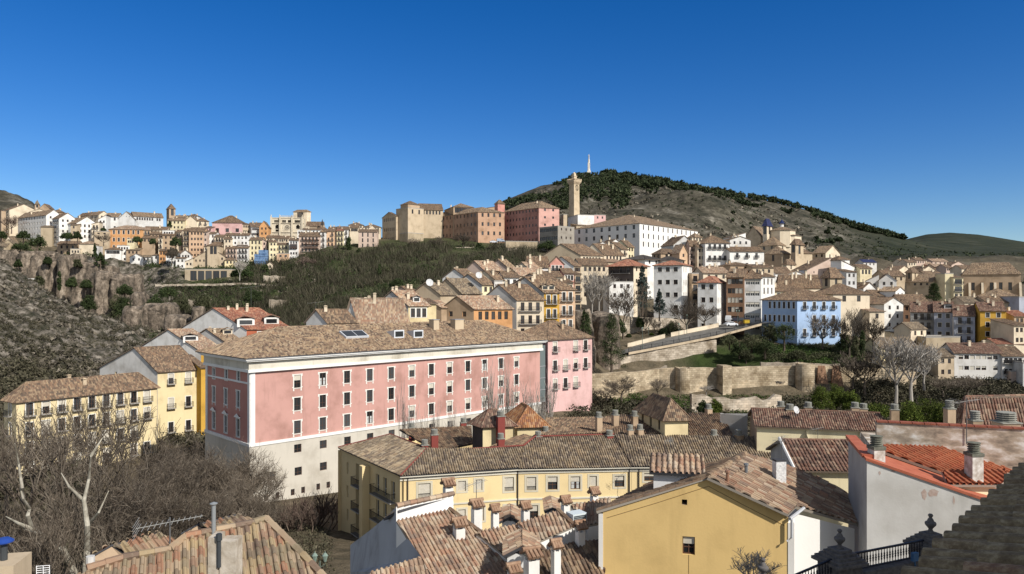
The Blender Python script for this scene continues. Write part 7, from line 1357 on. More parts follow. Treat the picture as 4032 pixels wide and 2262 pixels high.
# clock tower
def clock_tower():
    Y = 446; c0 = P('D', 412, 700, Y); a = R(38); u = np.array([math.cos(a), math.sin(a), 0]); v = np.array([-u[1], u[0], 0]); ZT = P('D', 412, 372, Y)[2]; z0 = 18.; W = solve_len(c0, u, qx('D', 478)); D = solve_len(c0, v, qx('D', 375)); W = D = (W+D)/2
    root = thing('clock_tower', 'tall tan clock tower with battlements on the skyline before the hill', 'clock tower', (c0[0], c0[1], z0)); g = lambda p, q, z: np.array([c0[0], c0[1], 0])+u*p+v*q+np.array([0, 0, z]); m = MB()
    k = .35; B = [g(-k, -k, z0), g(W+k, -k, z0), g(W+k, D+k, z0), g(-k, D+k, z0)]; T = [g(0, 0, ZT), g(W, 0, ZT), g(W, D, ZT), g(0, D, ZT)]
    for i in range(4): m.poly([B[i], B[(i+1) % 4], T[(i+1) % 4], T[i]])
    m.build('shaft', [plaster((.52, .42, .29), .35)], root); m = MB(); zc = P('D', 412, 335, Y)[2]
    for j in range(3): o = .25+.28*j; m.box(g(-o, -o, ZT+(zc-ZT)*j/3*.7), u*(W+2*o), v*(D+2*o), (0, 0, (zc-ZT)*.7/3-.002))
    o = .95; m.box(g(-o, -o, ZT+(zc-ZT)*.7), u*(W+2*o), v*(D+2*o), (0, 0, (zc-ZT)*.3)); n = 6
    for i in range(n):
        for (p, q) in ((-o+(W+2*o-.7)*i/(n-1), -o), (-o+(W+2*o-.7)*i/(n-1), D+o-.5), (-o, -o+(D+2*o-.7)*i/(n-1)), (W+o-.5, -o+(D+2*o-.7)*i/(n-1))): m.box(g(p+.001*i, q+.001*i, zc+.003), u*.7, v*.5, (0, 0, 1.0))
    m.build('battlements', [plaster((.50, .40, .28), .4)], root); m = MB(); z1 = P('D', 420, 292, Y)[2]
    m.box(g(W*.25, D*.25, zc), u*W*.5, v*D*.5, (0, 0, z1-zc)); m.box(g(W*.2, D*.2, z1), u*W*.6, v*D*.6, (0, 0, .5)); m.box(g(W*.32, D*.32, z1+.5), u*W*.36, v*D*.36, (0, 0, 1.4)); m.lathe(g(W*.5, D*.5, z1+1.9), [(.9, 0), (.6, .4), (.05, .9)], 8); m.build('lantern', [plaster((.56, .46, .33), .3)], root)
    m = MB(); zf = P('D', 448, 408, Y)[2]; ctr = g(W*.52, -.25, zf); r = 1.45; ring = []
    for i in range(12): th = 2*math.pi*i/12; p = ctr+u*r*math.cos(th)+[0, 0, r*math.sin(th)*1.25]; q = ctr+u*r*.68*math.cos(th)+[0, 0, r*.85*math.sin(th)]; m.tube([p, q], .13, 4)
    m.tube([ctr, ctr+[0, 0, 1.2]], .11, 4); m.tube([ctr, ctr-[0, 0, .9]+u*.05], .13, 4); m.build('clock_face', [plain('clock_iron', (.05, .045, .04), .6)], root)
clock_tower()
# monument on the hill top
t0 = P('D', 562, 247, 1448); t = thing('monument', 'tall pale monument with a robed statue on the hill top', 'monument', tuple(t0-[0, 0, 8])); m = MB(); g = lambda y: P('D', 562, y, 1448)
m.cbox(g(247)-[0, 0, 8], 7, 7, 9); m.lathe(g(247), [(3.4, 0), (3.0, 2), (2.5, 4), (1.8, 20), (2.2, 21.5), (1.7, 22.5), (1.4, 23)], 8); 
for i in range(4): th = math.pi/4+i*math.pi/2; m.cbox(g(247)+[2.4*math.cos(th), 2.4*math.sin(th), 0], .9, .9, 17)
m.build('pedestal', [plaster((.66, .62, .54), .2)], t); m = MB(); b_ = g(130); m.lathe(b_, [(1.5, 0), (1.3, 3), (1.05, 6), (1.2, 7.6), (1.3, 8.4), (.7, 9), (.55, 9.4), (.75, 10), (.7, 10.8), (.1, 11.3)], 10)
for s_ in (-1, 1): m.tube([b_+[s_*1.2, 0, 8.2], b_+[s_*2.0, -.4, 7.0], b_+[s_*1.7, -1.4, 7.6]], [.5, .4, .25], 6)
m.build('statue', [plaster((.50, .52, .55), .1)], t)
# domed church drums
def drum(c, x, r, yb_, yt, yapex, Y, label, wall, pal):
    b = P(c, x, yb_, Y); zt = P(c, x, yt, Y)[2]; za = P(c, x, yapex, Y)[2]; root = thing('church_drum', label, 'church drum', tuple(b-[0, 0, 6])); m = MB(); th = np.arange(8)*math.pi/4+.3
    m.prism([b+[r*math.cos(q), r*math.sin(q), -6] for q in th], zt-b[2]+6); m.prism([b+[(r+.35)*math.cos(q), (r+.35)*math.sin(q), zt-b[2]-.35] for q in th], .33); m.build('wall', [wmat(wall, .3)], root); f = MB()
    for i in range(8):
        p, q = [np.array([b[0]+(r+.6)*math.cos(t_), b[1]+(r+.6)*math.sin(t_), zt]) for t_ in (th[i], th[(i+1) % 8])]; ap = np.array([b[0], b[1], za]); roof_plane(f, [p, q, ap], 0)
    f.build('roof', [tilemat(pal, True), DSOF], root); return root, np.array([b[0], b[1], za])
drum('e1', 862, 8.1, 640, 512, 440, 372, 'lower octagonal drum of the domed church', 'cr', 'tan'); r_, ap = drum('e1', 818, 6.4, 500, 412, 330, 370, 'upper octagonal drum of the domed church under a tiled cone', 'cr', 'tan')
m = MB(); m.lathe(ap-[0, 0, .6], [(.95, 0), (.95, 1.9)], 8, 0); m.lathe(ap+[0, 0, 1.3], [(1.7, 0), (1.1, .6), (.5, 1.5), (.1, 2.1)], 8, 1); m.tube([ap+[0, 0, 3.2], ap+[0, 0, 6.0]], [.1, .04], 5, 2); m.tube([ap+[-.5, 0, 5.2], ap+[.5, 0, 5.2]], .05, 4, 2); m.build('lantern', [wmat('wh'), plain('dark_blue_tile', (.02, .03, .09), .3), IRON], r_)
# buttresses of the long tan church
def church_extras():
    C_, v, D, ze, z0 = LC['C'], LC['v'], LC['D'], LC['ze'], LC['z0']; n = -LC['u']; m = MB(); zt = zz(330, qy('e2', 352)); zb = zz(330, qy('e2', 500))
    for x in (960, 1075, 1190, 1418):
        s = solve_len(C_, v, qx('e2', x)) if x != 1418 else .3; p = C_+v*s; w_ = .45; o = 3.3; V = []
        for sg in (-w_, w_): V += [p+v*sg+[0, 0, zb-2], p+v*sg+n*o+[0, 0, zb-2], p+v*sg+n*.7+[0, 0, zt], p+v*sg+[0, 0, zt]]
        m = MB(); m.add(V, [[0, 1, 2, 3], [4, 7, 6, 5], [1, 5, 6, 2], [2, 6, 7, 3]]); m.build('buttress', [wmat('cr', .3)], LC['root'])
church_extras()
# cathedral
def cathedral():
    Y = 478; a, b = P('a3', 298, 180, Y), P('a3', 905, 190, Y+2); u = unit([b[0]-a[0], b[1]-a[1], 0]); L = np.linalg.norm((b-a)[:2]); O = np.array([a[0], a[1], 0]); zt = a[2]; zb = P('a3', 298, 600, Y)[2]-3; n1 = np.array([u[1], -u[0], 0])
    root = thing('cathedral', 'pale stone cathedral front with rose window and pointed arches', 'cathedral', (a[0], a[1], zb)); X = lambda x: solve_len(O, u, qx('a3', x)); Z = lambda y: (HY-qy('a3', y))*Y/F; hs_ = []
    for x0, n_, x1 in ((375, 5, 450), (518, 4, 570), (620, 4, 668), (742, 6, 825)):
        for i in range(n_): x = x0+(x1-x0)*i/(n_-1); hs_.append((X(x), Z(262), .55, Z(215)-Z(262)))
    for x in (420, 795): hs_.append((X(x), Z(375), X(x+34)-X(x-34), Z(315)-Z(375))); hs_.append((X(x), Z(315), X(x+20)-X(x-20), Z(298)-Z(315)))
    hs_.append((X(420), Z(430), 2.1, 1.6)); ST_ = plaster((.60, .53, .41), .45)
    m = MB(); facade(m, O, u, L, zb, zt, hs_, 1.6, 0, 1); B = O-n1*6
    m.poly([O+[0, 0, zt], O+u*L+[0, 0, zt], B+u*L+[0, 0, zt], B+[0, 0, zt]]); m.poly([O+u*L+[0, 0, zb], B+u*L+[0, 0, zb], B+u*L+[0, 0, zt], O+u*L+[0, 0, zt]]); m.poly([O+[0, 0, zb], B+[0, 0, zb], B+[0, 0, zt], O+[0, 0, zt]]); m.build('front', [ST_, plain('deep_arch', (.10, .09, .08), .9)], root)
    m = MB()
    for x in (312, 470, 690, 875): m.box(O+u*(X(x)-.5)+n1*.9+[0, 0, zb], u*1.0, -n1*.88, (0, 0, zt-zb+.6)); m.cbox(O+u*X(x)+n1*.45+[0, 0, zt+.6], .6, .6, .8); m.lathe(O+u*X(x)+n1*.45+[0, 0, zt+1.4], [(.35, 0), (.05, 1.0)], 4)
    for y in (275, 440): m.box(O+n1*.5+[0, 0, Z(y)], u*L, -n1*.48, (0, 0, .4))
    m.box(O+n1*.3+[0, 0, zt+.002], u*L, -n1*.3, (0, 0, .35)); zc = Z(150)
    m.box(O+u*X(470)-n1*.2+[0, 0, zt+.3], u*(X(712)-X(470)), -n1*.6, (0, 0, zc-zt-.6)); 
    for i in range(14): m.cbox(O+u*(X(472)+(X(708)-X(472))*i/13)-n1*.4+[0, 0, zc-.35], .2, .2, .7)
    m.box(O+u*X(470)-n1*.25+[0, 0, zc+.35], u*(X(712)-X(470)), -n1*.4, (0, 0, .2)); m.build('buttresses', [ST_], root)
    m = MB(); ctr = O+u*X(600)+n1*.12+[0, 0, Z(347)]; r = 1.55
    for rr, tr in ((r, .16), (r*.45, .12)):
        q = [ctr+u*rr*math.cos(t_)+np.array([0, 0, rr*math.sin(t_)]) for t_ in np.linspace(0, 2*math.pi, 25)]; m.tube(q, tr, 5)
    for i in range(12): th = math.pi*i/6; m.tube([ctr+u*r*.45*math.cos(th)+[0, 0, r*.45*math.sin(th)], ctr+u*r*math.cos(th)+[0, 0, r*math.sin(th)]], .09, 4)
    for i in range(24): th = math.pi*i/24; q = ctr+u*2.9*math.cos(th)+[0, 0, 2.9*math.sin(th)*1.15-.6]; q2 = ctr+u*2.9*math.cos(th+math.pi/24)+[0, 0, 2.9*math.sin(th+math.pi/24)*1.15-.6]; m.tube([q, q2], .16, 4)
    m.poly([ctr-n1*.06+u*1.5*math.cos(t_)+np.array([0, 0, 1.5*math.sin(t_)]) for t_ in np.linspace(0, 2*math.pi, 20, endpoint=False)], 1); m.build('rose_window', [ST_, plain('deep_arch', (.10, .09, .08), .9)], root)
    house('a3', 955, '10', 1025, 62, 420, 486, 50, 'f', 0, 'bg', 'brown', None, None, 'unused') if False else None
cathedral()
house('a3', 960, 712, 1027, 58, 400, 486, 40, 'h', 1.2, 'cr', 'tan', (4,1,'x',1.1,7.0,.28), None, 'square pale cathedral tower with four tall slits', 'church tower', 'church_tower', al=84, ch=0, st=14)
def timber(hs, c, x0, x1, y, Y, kind, label=None):
    """timber gallery on a far facade"""
    r = hs['root']; O, u = hs['C'], hs['u']; xa, za = fac_at(O, u, qx(c, x0), qy(c, y)); xb, _ = fac_at(O, u, qx(c, x1), qy(c, y)); n1 = np.array([u[1], -u[0], 0]); m = MB(); L = xb-xa
    m.box(O+u*xa+n1*1.0+[0, 0, za], u*L, -n1*.98, (0, 0, .22)); m.box(O+u*xa+n1*1.0+[0, 0, za+1.0], u*L, -n1*.1, (0, 0, .12)); k = int(L/.55)
    for i in range(k+1): m.box(O+u*(xa+(L-.1)*i/k)+n1*.98+[0, 0, za+.22], u*.1, -n1*.08, (0, 0, .8))
    if kind == 'roof':
        for i in range(6): m.box(O+u*(xa+(L-.2)*i/5)+n1*.98+[0, 0, za+.2], u*.2, -n1*.15, (0, 0, 2.3))
        m.box(O+u*xa+n1*1.15+[0, 0, za+2.45], u*L, -n1*1.13, (0, 0, .2))
    if kind == 'glass': m.box(O+u*xa+n1*.95+[0, 0, za+.3], u*L, -n1*.9, (0, 0, 1.9), 1); m.box(O+u*xa+n1*1.0+[0, 0, za+2.2], u*L, -n1*.98, (0, 0, .2)); [m.box(O+u*(xa+(L-.12)*i/6)+n1*1.0+[0, 0, za+.3], u*.12, -n1*.06, (0, 0, 1.9)) for i in range(7)]
    m.build('timber_gallery', [WOODB, GL], r)
timber(bp, 'a3', 888, 1180, 655, 417, 'roof'); timber(bp, 'a3', 905, 1165, 728, 417, ''); timber(bp, 'a3', 1010, 1165, 832, 417, ''); timber(wg, 'a3', 655, 785, 730, 415, 'glass')
t = thing('scaffold_netting', 'blue scaffold netting round the lower part of a house', 'scaffold', tuple(P('a3', 20, 1050, 411))); m = MB(); o = P('a3', 5, 1050, 411); zt = P('a3', 5, 830, 411)[2]; w_ = P('a3', 228, 1050, 411)[0]-o[0]
for i in range(5): m.box(o+[.12*(i % 2), -.15*(i % 3), (zt-o[2])*i/5], (w_-.2*(i % 2), 0, 0), (0, 3.5, 0), (0, 0, (zt-o[2])/5-.12))
m.box(o+[w_*.35, -.1, zt-o[2]], (w_*.65, 0, 0), (0, 3, 0), (0, 0, 2.2)); m.build('netting', [noisy('blue_net', (.06, .12, .25), (.22, .34, .52), .7, .7, .2)], t)
# ---------------------------------------------------------------- rocks
def rockmat():
    if 'rock' in _mc: return _mc['rock']
    m, nt, b = newmat('cliff_rock'); tc = N(nt, 'ShaderNodeTexCoord'); mp = N(nt, 'ShaderNodeMapping'); mp.inputs['Scale'].default_value = (1, 1, .28); nt.links.new(tc.outputs['Object'], mp.inputs[0])
    t = N(nt, 'ShaderNodeTexNoise', Scale=.35, Detail=9., Roughness=.66); nt.links.new(mp.outputs[0], t.inputs[0]); r = ramp(nt, [(.36, (.045, .04, .03)), (.46, (.13, .105, .08)), (.56, (.24, .195, .15)), (.70, (.40, .34, .27))]); nt.links.new(t.outputs[0], r.inputs[0])
    t2 = N(nt, 'ShaderNodeTexNoise', Scale=.9, Detail=6., Roughness=.7); nt.links.new(tc.outputs['Object'], t2.inputs[0]); r2 = ramp(nt, [(.38, (.55, .53, .5)), (.6, (1.15, 1.12, 1.1))]); nt.links.new(t2.outputs[0], r2.inputs[0])
    nt.links.new(mixc(nt, r.outputs[0], r2.outputs[0], 1., 'MULTIPLY'), b.inputs['Base Color']); b.inputs['Roughness'].default_value = .95; bn = N(nt, 'ShaderNodeBump', Strength=1., Distance=.5); nt.links.new(t2.outputs[0], bn.inputs['Height']); nt.links.new(bn.outputs[0], b.inputs['Normal']); _mc['rock'] = m; return m
def rock(c, x0, x1, yt, yb_, Y, label, dep=7., lean=.1, na=56, nz_=34, amp=.9):
    a, b = P(c, x0, yt, Y), P(c, x1, yt, Y); r = (b[0]-a[0])/2; ctr = (a+b)/2; zt = a[2]; zb = P(c, x0, yb_, Y)[2]-10; H_ = zt-zb; root = thing('rock_outcrop', label, 'rock', (ctr[0], ctr[1]+dep*.5, zb)); V = []; seed = (x0*7+yt) % 97
    T = np.linspace(0, 1, nz_); A = np.arange(na)*2*math.pi/na; TT, AA = np.meshgrid(T, A, indexing='ij'); ca, sa = np.cos(AA), np.sin(AA); se = 1/(np.abs(ca)**4+np.abs(sa)**4)**.25
    k = (1+lean*(1-TT))*np.where(TT > .93, 1-(TT-.93)/.07*.25, 1)*(1+.03*np.sin(TT*11+seed)); X = ctr[0]+ca*se*r*k; Yv = ctr[1]+dep*.5+sa*se*dep*k; Zv = zb+TT*H_
    d = fbm(X/6+seed, Yv/6, Zv/26, 5, True)*amp*min(2.6, r*.42)*.8+fbm(X/1.8, Yv/1.8+seed, Zv/3.5, 4)*.55*amp; X = X+ca*d; Yv = Yv+sa*d; Zv = Zv+(TT > .9)*fbm(X/3, Yv/3, seed*1., 3)*.9
    V = np.stack([X, Yv, Zv], -1).reshape(-1, 3); i = np.arange(nz_*na).reshape(nz_, na); f = np.stack([i[:-1], np.roll(i[:-1], -1, 1), np.roll(i[1:], -1, 1), i[1:]], -1).reshape(-1, 4)
    m = MB(); m.add(V, f); top = V[-na:]; cc = top.mean(0)+[0, 0, .5]; m.add(np.vstack([top, cc]), [[j, (j+1) % na, na] for j in range(na)]); m.build('rock', [rockmat()], root, True); return root
for q in (('a1', -120, 345, 775, 1180, 388, 'broad pale cliff block at the left edge below the stone huts', 8), ('a1', 350, 600, 785, 1260, 386, 'flat topped cliff block above the white garden wall', 8), ('a1', 590, 790, 860, 1300, 387, 'shadowed cliff notch right of the flat topped block', 7), ('a1', 690, 920, 785, 1000, 391, 'cliff head under the dark parasol trees', 6),
          ('a1', 780, 930, 960, 1420, 384, 'slim cliff pillar in the middle of the left cliffs', 6), ('a1', 925, 1065, 935, 1430, 386, 'pale slim cliff pillar left of the tallest pillar', 6), ('a1', 1085, 1240, 860, 1440, 381, 'tallest cliff pillar directly under the brown stone house', 7), ('a1', 1240, 1420, 845, 1440, 387, 'dark recessed cliff right of the tallest pillar', 6),
          ('a1', 1330, 1740, 985, 1440, 384, 'layered cliff under the firs', 8), ('a1', 1700, 1980, 1040, 1180, 386, 'low cliff shelf under the white villa', 6), ('A', 955, 1118, 955, 1400, 374, 'freestanding pinkish rock pillar below the white villa', 7), ('A', 1125, 1330, 985, 1200, 376, 'rock shelf right of the freestanding pillar', 7), ('A', 1330, 1410, 975, 1020, 379, 'thin rock ledge on the green slope', 4),
          ('A', 880, 960, 1040, 1240, 378, 'leaning rock slab left of the freestanding pillar', 5), ('A', 1340, 1440, 1165, 1300, 345, 'small rock knob above the lower crags', 4), ('F', 1285, 1500, 290, 520, 315, 'left half of the big grey crag in the gorge', 6), ('F', 1460, 1735, 255, 520, 318, 'right half of the big grey crag in the gorge', 7), ('F', 1690, 1880, 375, 580, 300, 'low pale crag left of the red roofed house', 5), ('F', 1955, 2030, 285, 370, 296, 'small pale boulder above the red roof', 3),
          ('a3', 1230, 1290, 780, 960, 415, 'pale rock stump under the narrow white tower house', 3), ('a3', 1440, 1500, 700, 960, 418, 'slim rock stump under the overhanging peach house', 3), ('C', 1520, 1700, 730, 820, 394, 'rocky foot of the tall retaining wall', 4), ('H', 1985, 2130, 600, 900, 199, 'tan rock face behind the tall cypress', 5), ('I', 130, 330, 620, 1100, 206, 'ivy clad rock face left of the garden', 6)):
    rock(*q[:6], q[6], q[7])
# ---------------------------------------------------------------- vegetation
def leafmat(name, cols, rough=.7):
    k = ('l', name)
    if k in _mc: return _mc[k]
    m, nt, b = newmat(name); uv = N(nt, 'ShaderNodeUVMap'); s = N(nt, 'ShaderNodeSeparateXYZ'); nt.links.new(uv.outputs[0], s.inputs[0]); oi = N(nt, 'ShaderNodeObjectInfo')
    r = ramp(nt, [(i/(len(cols)-1), c) for i, c in enumerate(cols)]); nt.links.new(s.outputs[0], r.inputs[0]); k2 = mathn(nt, 'ADD', mathn(nt, 'MULTIPLY', s.outputs[1], .7), .62); cb = N(nt, 'ShaderNodeCombineXYZ')
    k2 = mathn(nt, 'MULTIPLY', k2, mathn(nt, 'ADD', mathn(nt, 'MULTIPLY', oi.outputs['Random'], .4), .8))
    for i in range(3): nt.links.new(k2, cb.inputs[i])
    nt.links.new(mixc(nt, r.outputs[0], cb.outputs[0], 1., 'MULTIPLY'), b.inputs['Base Color']); b.inputs['Roughness'].default_value = rough; b.inputs['Specular IOR Level'].default_value = .15; _mc[k] = m; return m
LM = {'dark': leafmat('dark_foliage', [(.022, .034, .014), (.04, .058, .02), (.065, .08, .03)]), 'green': leafmat('pine_foliage', [(.04, .065, .010), (.075, .10, .016), (.12, .14, .025)]), 'blue': leafmat('spruce_foliage', [(.025, .04, .035), (.05, .07, .06), (.12, .14, .12)]),
      'olive': leafmat('olive_scrub', [(.04, .045, .02), (.07, .075, .035), (.10, .10, .055)]), 'brush': leafmat('brush_twigs', [(.04, .038, .022), (.068, .062, .038), (.105, .092, .062)]), 'grass': leafmat('grass_green', [(.03, .05, .012), (.05, .085, .018), (.08, .12, .03)]), 'hill': leafmat('hill_pine', [(.020, .030, .014), (.036, .048, .021), (.055, .064, .03)]),
      'wood': leafmat('bark_twigs', [(.065, .05, .038), (.11, .088, .066), (.19, .16, .125)]), 'pale': leafmat('pale_twigs', [(.22, .19, .16), (.32, .29, .25), (.42, .39, .35)]), 'red': leafmat('reddish_twigs', [(.09, .06, .05), (.14, .10, .08), (.18, .14, .11)])}
def leaves(cent, rad, n, size, rg, flat=1.):
    """n small triangles spread round each centre; uv carries leaf and clump tone"""
    cent = np.asarray(cent, float); k = len(cent); d = rg.normal(size=(k, n, 3)); d /= np.linalg.norm(d, axis=2, keepdims=True); rr = rg.random((k, n, 1))**.45
    c = cent[:, None, :]+d*rr*np.asarray(rad, float).reshape(k, 1, -1)*[1, 1, flat]; a = rg.normal(size=(k, n, 3)); a /= np.linalg.norm(a, axis=2, keepdims=True); b = np.cross(a, rg.normal(size=(k, n, 3))); b /= np.linalg.norm(b, axis=2, keepdims=True)+1e-9
    s = size*rg.uniform(.6, 1.4, (k, n, 1)); V = np.stack([c-a*s*.5, c+a*s*.5, c+b*s*.9], 2).reshape(-1, 3); f = np.arange(len(V)).reshape(-1, 3)
    t1 = rg.random((k, n)); t2 = np.broadcast_to(rg.random((k, 1)), (k, n)); uv = np.stack([t1, t2], -1).reshape(-1, 1, 2).repeat(3, 1); return V, f, uv
def crown_tree(label, c, x0, x1, yt, yb_, Y, kind='dark', shape='round', name='tree', cat='tree', group=None, dens=1., leaf=None, trunk=True):
    a, b = P(c, x0, yt, Y), P(c, x1, yt, Y); r = (b[0]-a[0])/2; H_ = (qy(c, yb_)-qy(c, yt))*Y/F; base = np.array([(a[0]+b[0])/2, Y, a[2]-H_]); root = thing(name, label, cat, tuple(base), group); rg = np.random.default_rng(int(abs(x0)*13+abs(yt))); leaf = leaf or max(.16, Y*.0011)
    if shape == 'cone': k = int(60*dens); t = rg.random(k)**.7; th = rg.random(k)*6.283; rr = r*(1-t)*np.sqrt(rg.uniform(.2, 1, k))*.95; cc = np.stack([rr*np.cos(th), rr*np.sin(th), H_*(.08+.9*t)], 1); rad = r*.30*(1.15-t); flat = .7
    elif shape == 'column': k = int(50*dens); t = rg.random(k); th = rg.random(k)*6.283; pr = np.sin(np.clip(t*.92+.08, 0, 1)*math.pi)**.5*r*.6; cc = np.stack([pr*np.cos(th), pr*np.sin(th), H_*t], 1); rad = np.full(k, r*.5); flat = 1.6
    elif shape == 'cedar': k = int(70*dens); t = rg.random(k)**.8; lay = np.clip(t+rg.normal(0, .02, k), 0, 1); th = rg.random(k)*6.283; rr = r*(1.02-lay)**.8*rg.uniform(.25, 1, k); cc = np.stack([rr*np.cos(th), rr*np.sin(th), H_*(.12+.86*lay)-rr*.12], 1); rad = np.full(k, r*.30); flat = .55
    else:
        if any(w in label for w in ('bush', 'greenery', 'ivy', 'shrub', 'mass', 'green pine', 'thicket', 'evergreen in the gorge')): shape = 'bush'
        k = int(55*dens*(1.4 if shape == 'bush' else 1)); d = rg.normal(size=(k, 3)); d /= np.linalg.norm(d, axis=1, keepdims=True); d[:, 2] = np.abs(d[:, 2])*1.0-.15; cz = .34 if shape == 'round' else .12; q = rg.uniform(.45, .9, (k, 1)); cc = d*q*[r, r, H_*(1-cz)*.98]+[0, 0, H_*cz]; rad = r*rg.uniform(.2, .38, k); flat = .85
    V, f, uv = leaves(cc, rad, int(60*dens**.3), leaf, rg, flat); m = MB(); m.add(V+base, f, 0, uv); m.build('crown', [LM[kind]], root)
    if trunk:
        m = MB(); m.tube([base-[0, 0, 1.5], base+[0, 0, H_*.35], base+[.1, 0, H_*.75]], [max(.12, r*.09), max(.1, r*.07), .04], 7)
        for i in range(5): th = i*1.3; q = cc[i*7 % len(cc)]; m.tube([base+[0, 0, H_*(.3+.08*i)], base+q], [r*.035+.03, .03], 5)
        m.build('trunk', [plain('bark', (.10, .075, .055), .9)], root)
    return root
def bare_proto(seed, H_, spread, levels, up=.25, n0=4, kids=(4, 4, 4, 3, 3), r0=.28, trunk_h=.3, twig=.02, shrub=False):
    rg = random.Random(seed); V = []; Fc = []; UV = []; nv = 0
    def seg(p, q, ra, rb, k, tone):
        nonlocal nv
        d = unit(q-p); a = unit(np.cross(d, [.3, .9, .2])); b = np.cross(d, a)
        for c_, r_ in ((p, ra), (q, rb)):
            for i in range(k): t = 2*math.pi*i/k; V.append(c_+a*(r_*math.cos(t))+b*(r_*math.sin(t)))
        for i in range(k): Fc.append([nv+i, nv+(i+1) % k, nv+k+(i+1) % k, nv+k+i]); UV.append([tone]*4)
        nv += 2*k
    def grow(p, d, L, r, lv):
        ns = 3 if lv < 2 else 2; cl = rg.random()
        pts = [p]
        for i in range(ns):
            w_ = .22 if lv < levels-1 else .35; d = unit(d+np.array([rg.uniform(-w_, w_), rg.uniform(-w_, w_), rg.uniform(-w_, w_)+up*.25])); q = pts[-1]+d*(L/ns); ra = r*(1-.45*i/ns); rb = r*(1-.45*(i+1)/ns)
            seg(pts[-1], q, max(twig, ra), max(twig*.7, rb), 6 if lv == 0 else (4 if lv < 3 else 3), (rg.random(), cl)); pts.append(q)
        if lv >= levels: return
        for j in range(kids[min(lv, len(kids)-1)]):
            t = rg.uniform(.35, 1.); k = min(ns-1, int(t*ns)); q = pts[k]+(pts[k+1]-pts[k])*(t*ns-k); ax = unit([rg.uniform(-1, 1), rg.uniform(-1, 1), rg.uniform(-.3, .6)]); nd = unit(d*(1-spread)+ax*spread+np.array([0, 0, up])); grow(q, nd, L*rg.uniform(.55, .82), r*.52, lv+1)
    if shrub:
        for i in range(n0*4): th = rg.uniform(0, 6.28); grow(np.array([math.cos(th)*rg.uniform(0, .3), math.sin(th)*rg.uniform(0, .3), 0.]), unit([math.cos(th)*rg.uniform(.1, .7), math.sin(th)*rg.uniform(.1, .7), 1]), rg.uniform(.35, .5), .012, 2)
    else:
        tp = np.array([0, 0, trunk_h]); seg(np.array([0, 0, -.05]), tp*.5+[.01, 0, 0], r0/H_*1.1, r0/H_*.9, 8, (.5, .5)); seg(tp*.5+[.01, 0, 0], tp, r0/H_*.9, r0/H_*.75, 8, (.6, .5))
        for i in range(n0): th = 6.283*i/n0+rg.uniform(-.4, .4); grow(tp*(rg.uniform(.75, 1.)), unit([math.cos(th)*spread*1.5, math.sin(th)*spread*1.5, .55+up]), (1-trunk_h)*rg.uniform(.36, .46), r0/H_*.5, 1)
    m = MB(); V = np.array(V); F3 = np.array([f for f in Fc]); m.add(V, F3, 0, np.array(UV)); return m, V
def proto(nm, mat, **kw): m, V = bare_proto(**kw); return m.mesh(nm, [mat]), V[:, 2].max(), max(V[:, 0].max(), V[:, 1].max(), -V[:, 0].min(), -V[:, 1].min())
PB = [proto('branches', LM['wood'], seed=s, H_=18, spread=.62, levels=5, up=.12, n0=5, kids=(0, 5, 5, 4, 4), r0=.42, trunk_h=.24, twig=.0016) for s in (1, 2, 3)]
PT = [proto('branches', LM['wood'], seed=s, H_=19, spread=.58, levels=4, up=.16, n0=5, kids=(0, 5, 5, 4), r0=.45, trunk_h=.28, twig=.0016) for s in (4, 5, 6)]
PM = [proto('branches', LM[k], seed=s, H_=12, spread=.55, levels=4, up=.28, n0=5, kids=(0, 5, 5, 5), r0=.28, trunk_h=.25, twig=.0035) for s, k in ((11, 'wood'), (12, 'pale'), (13, 'red'))]
PP = [proto('branches', LM[k], seed=s, H_=14, spread=.24, levels=3, up=.8, n0=5, kids=(0, 5, 5), r0=.2, trunk_h=.12, twig=.0024) for s, k in ((21, 'pale'), (22, 'pale'))]
PS = [proto('branches', LM['red'], seed=31, H_=5, spread=.25, levels=4, up=.5, n0=6, kids=(0, 0, 5, 4), r0=.1, twig=.004, shrub=True)]
def bare(label, c, x, yt, Y, pr, width=None, zg=None, rot=0., name='bare_tree', cat='tree', group=None, lean=0.):
    t = P(c, x, yt, Y); zg = float(ground([t[0]], [Y])[0])-.3 if zg is None else zg; H_ = t[2]-zg; me, mh, mr = pr; root = thing(name, label, cat, (t[0], Y, zg), group); o = bpy.data.objects.new('branches', me); C.objects.link(o); o.parent = root; s = H_/mh; w_ = s if width is None else width/2/mr; o.scale = (w_, w_, s); o.rotation_euler = (lean, 0, rot); return root
gp = 'bare plane trees in the lower left'; k = 0
_ps = ['right of the crooked pale limb', 'at the left edge of the photo', 'before the left end of the long yellow house', 'before the middle of the long yellow house', 'in the hollow left of the yellow balcony house', 'before the shaded end of the pink building', 'against the corner of the pink building', 'against the pale stone base of the pink building', 'at the far left behind the others', 'low above the mossy roof ridge', 'behind the small tiled dormers', 'before the foot of the yellow balcony house', 'nearest to the upright shrub', 'at the lower left corner', 'between the aerial and the flue pipe', 'before the pink building ground floor', 'reaching over the roof of the long yellow house', 'under the pink building corner', 'low in the lower left thicket', 'behind the blue cowl']
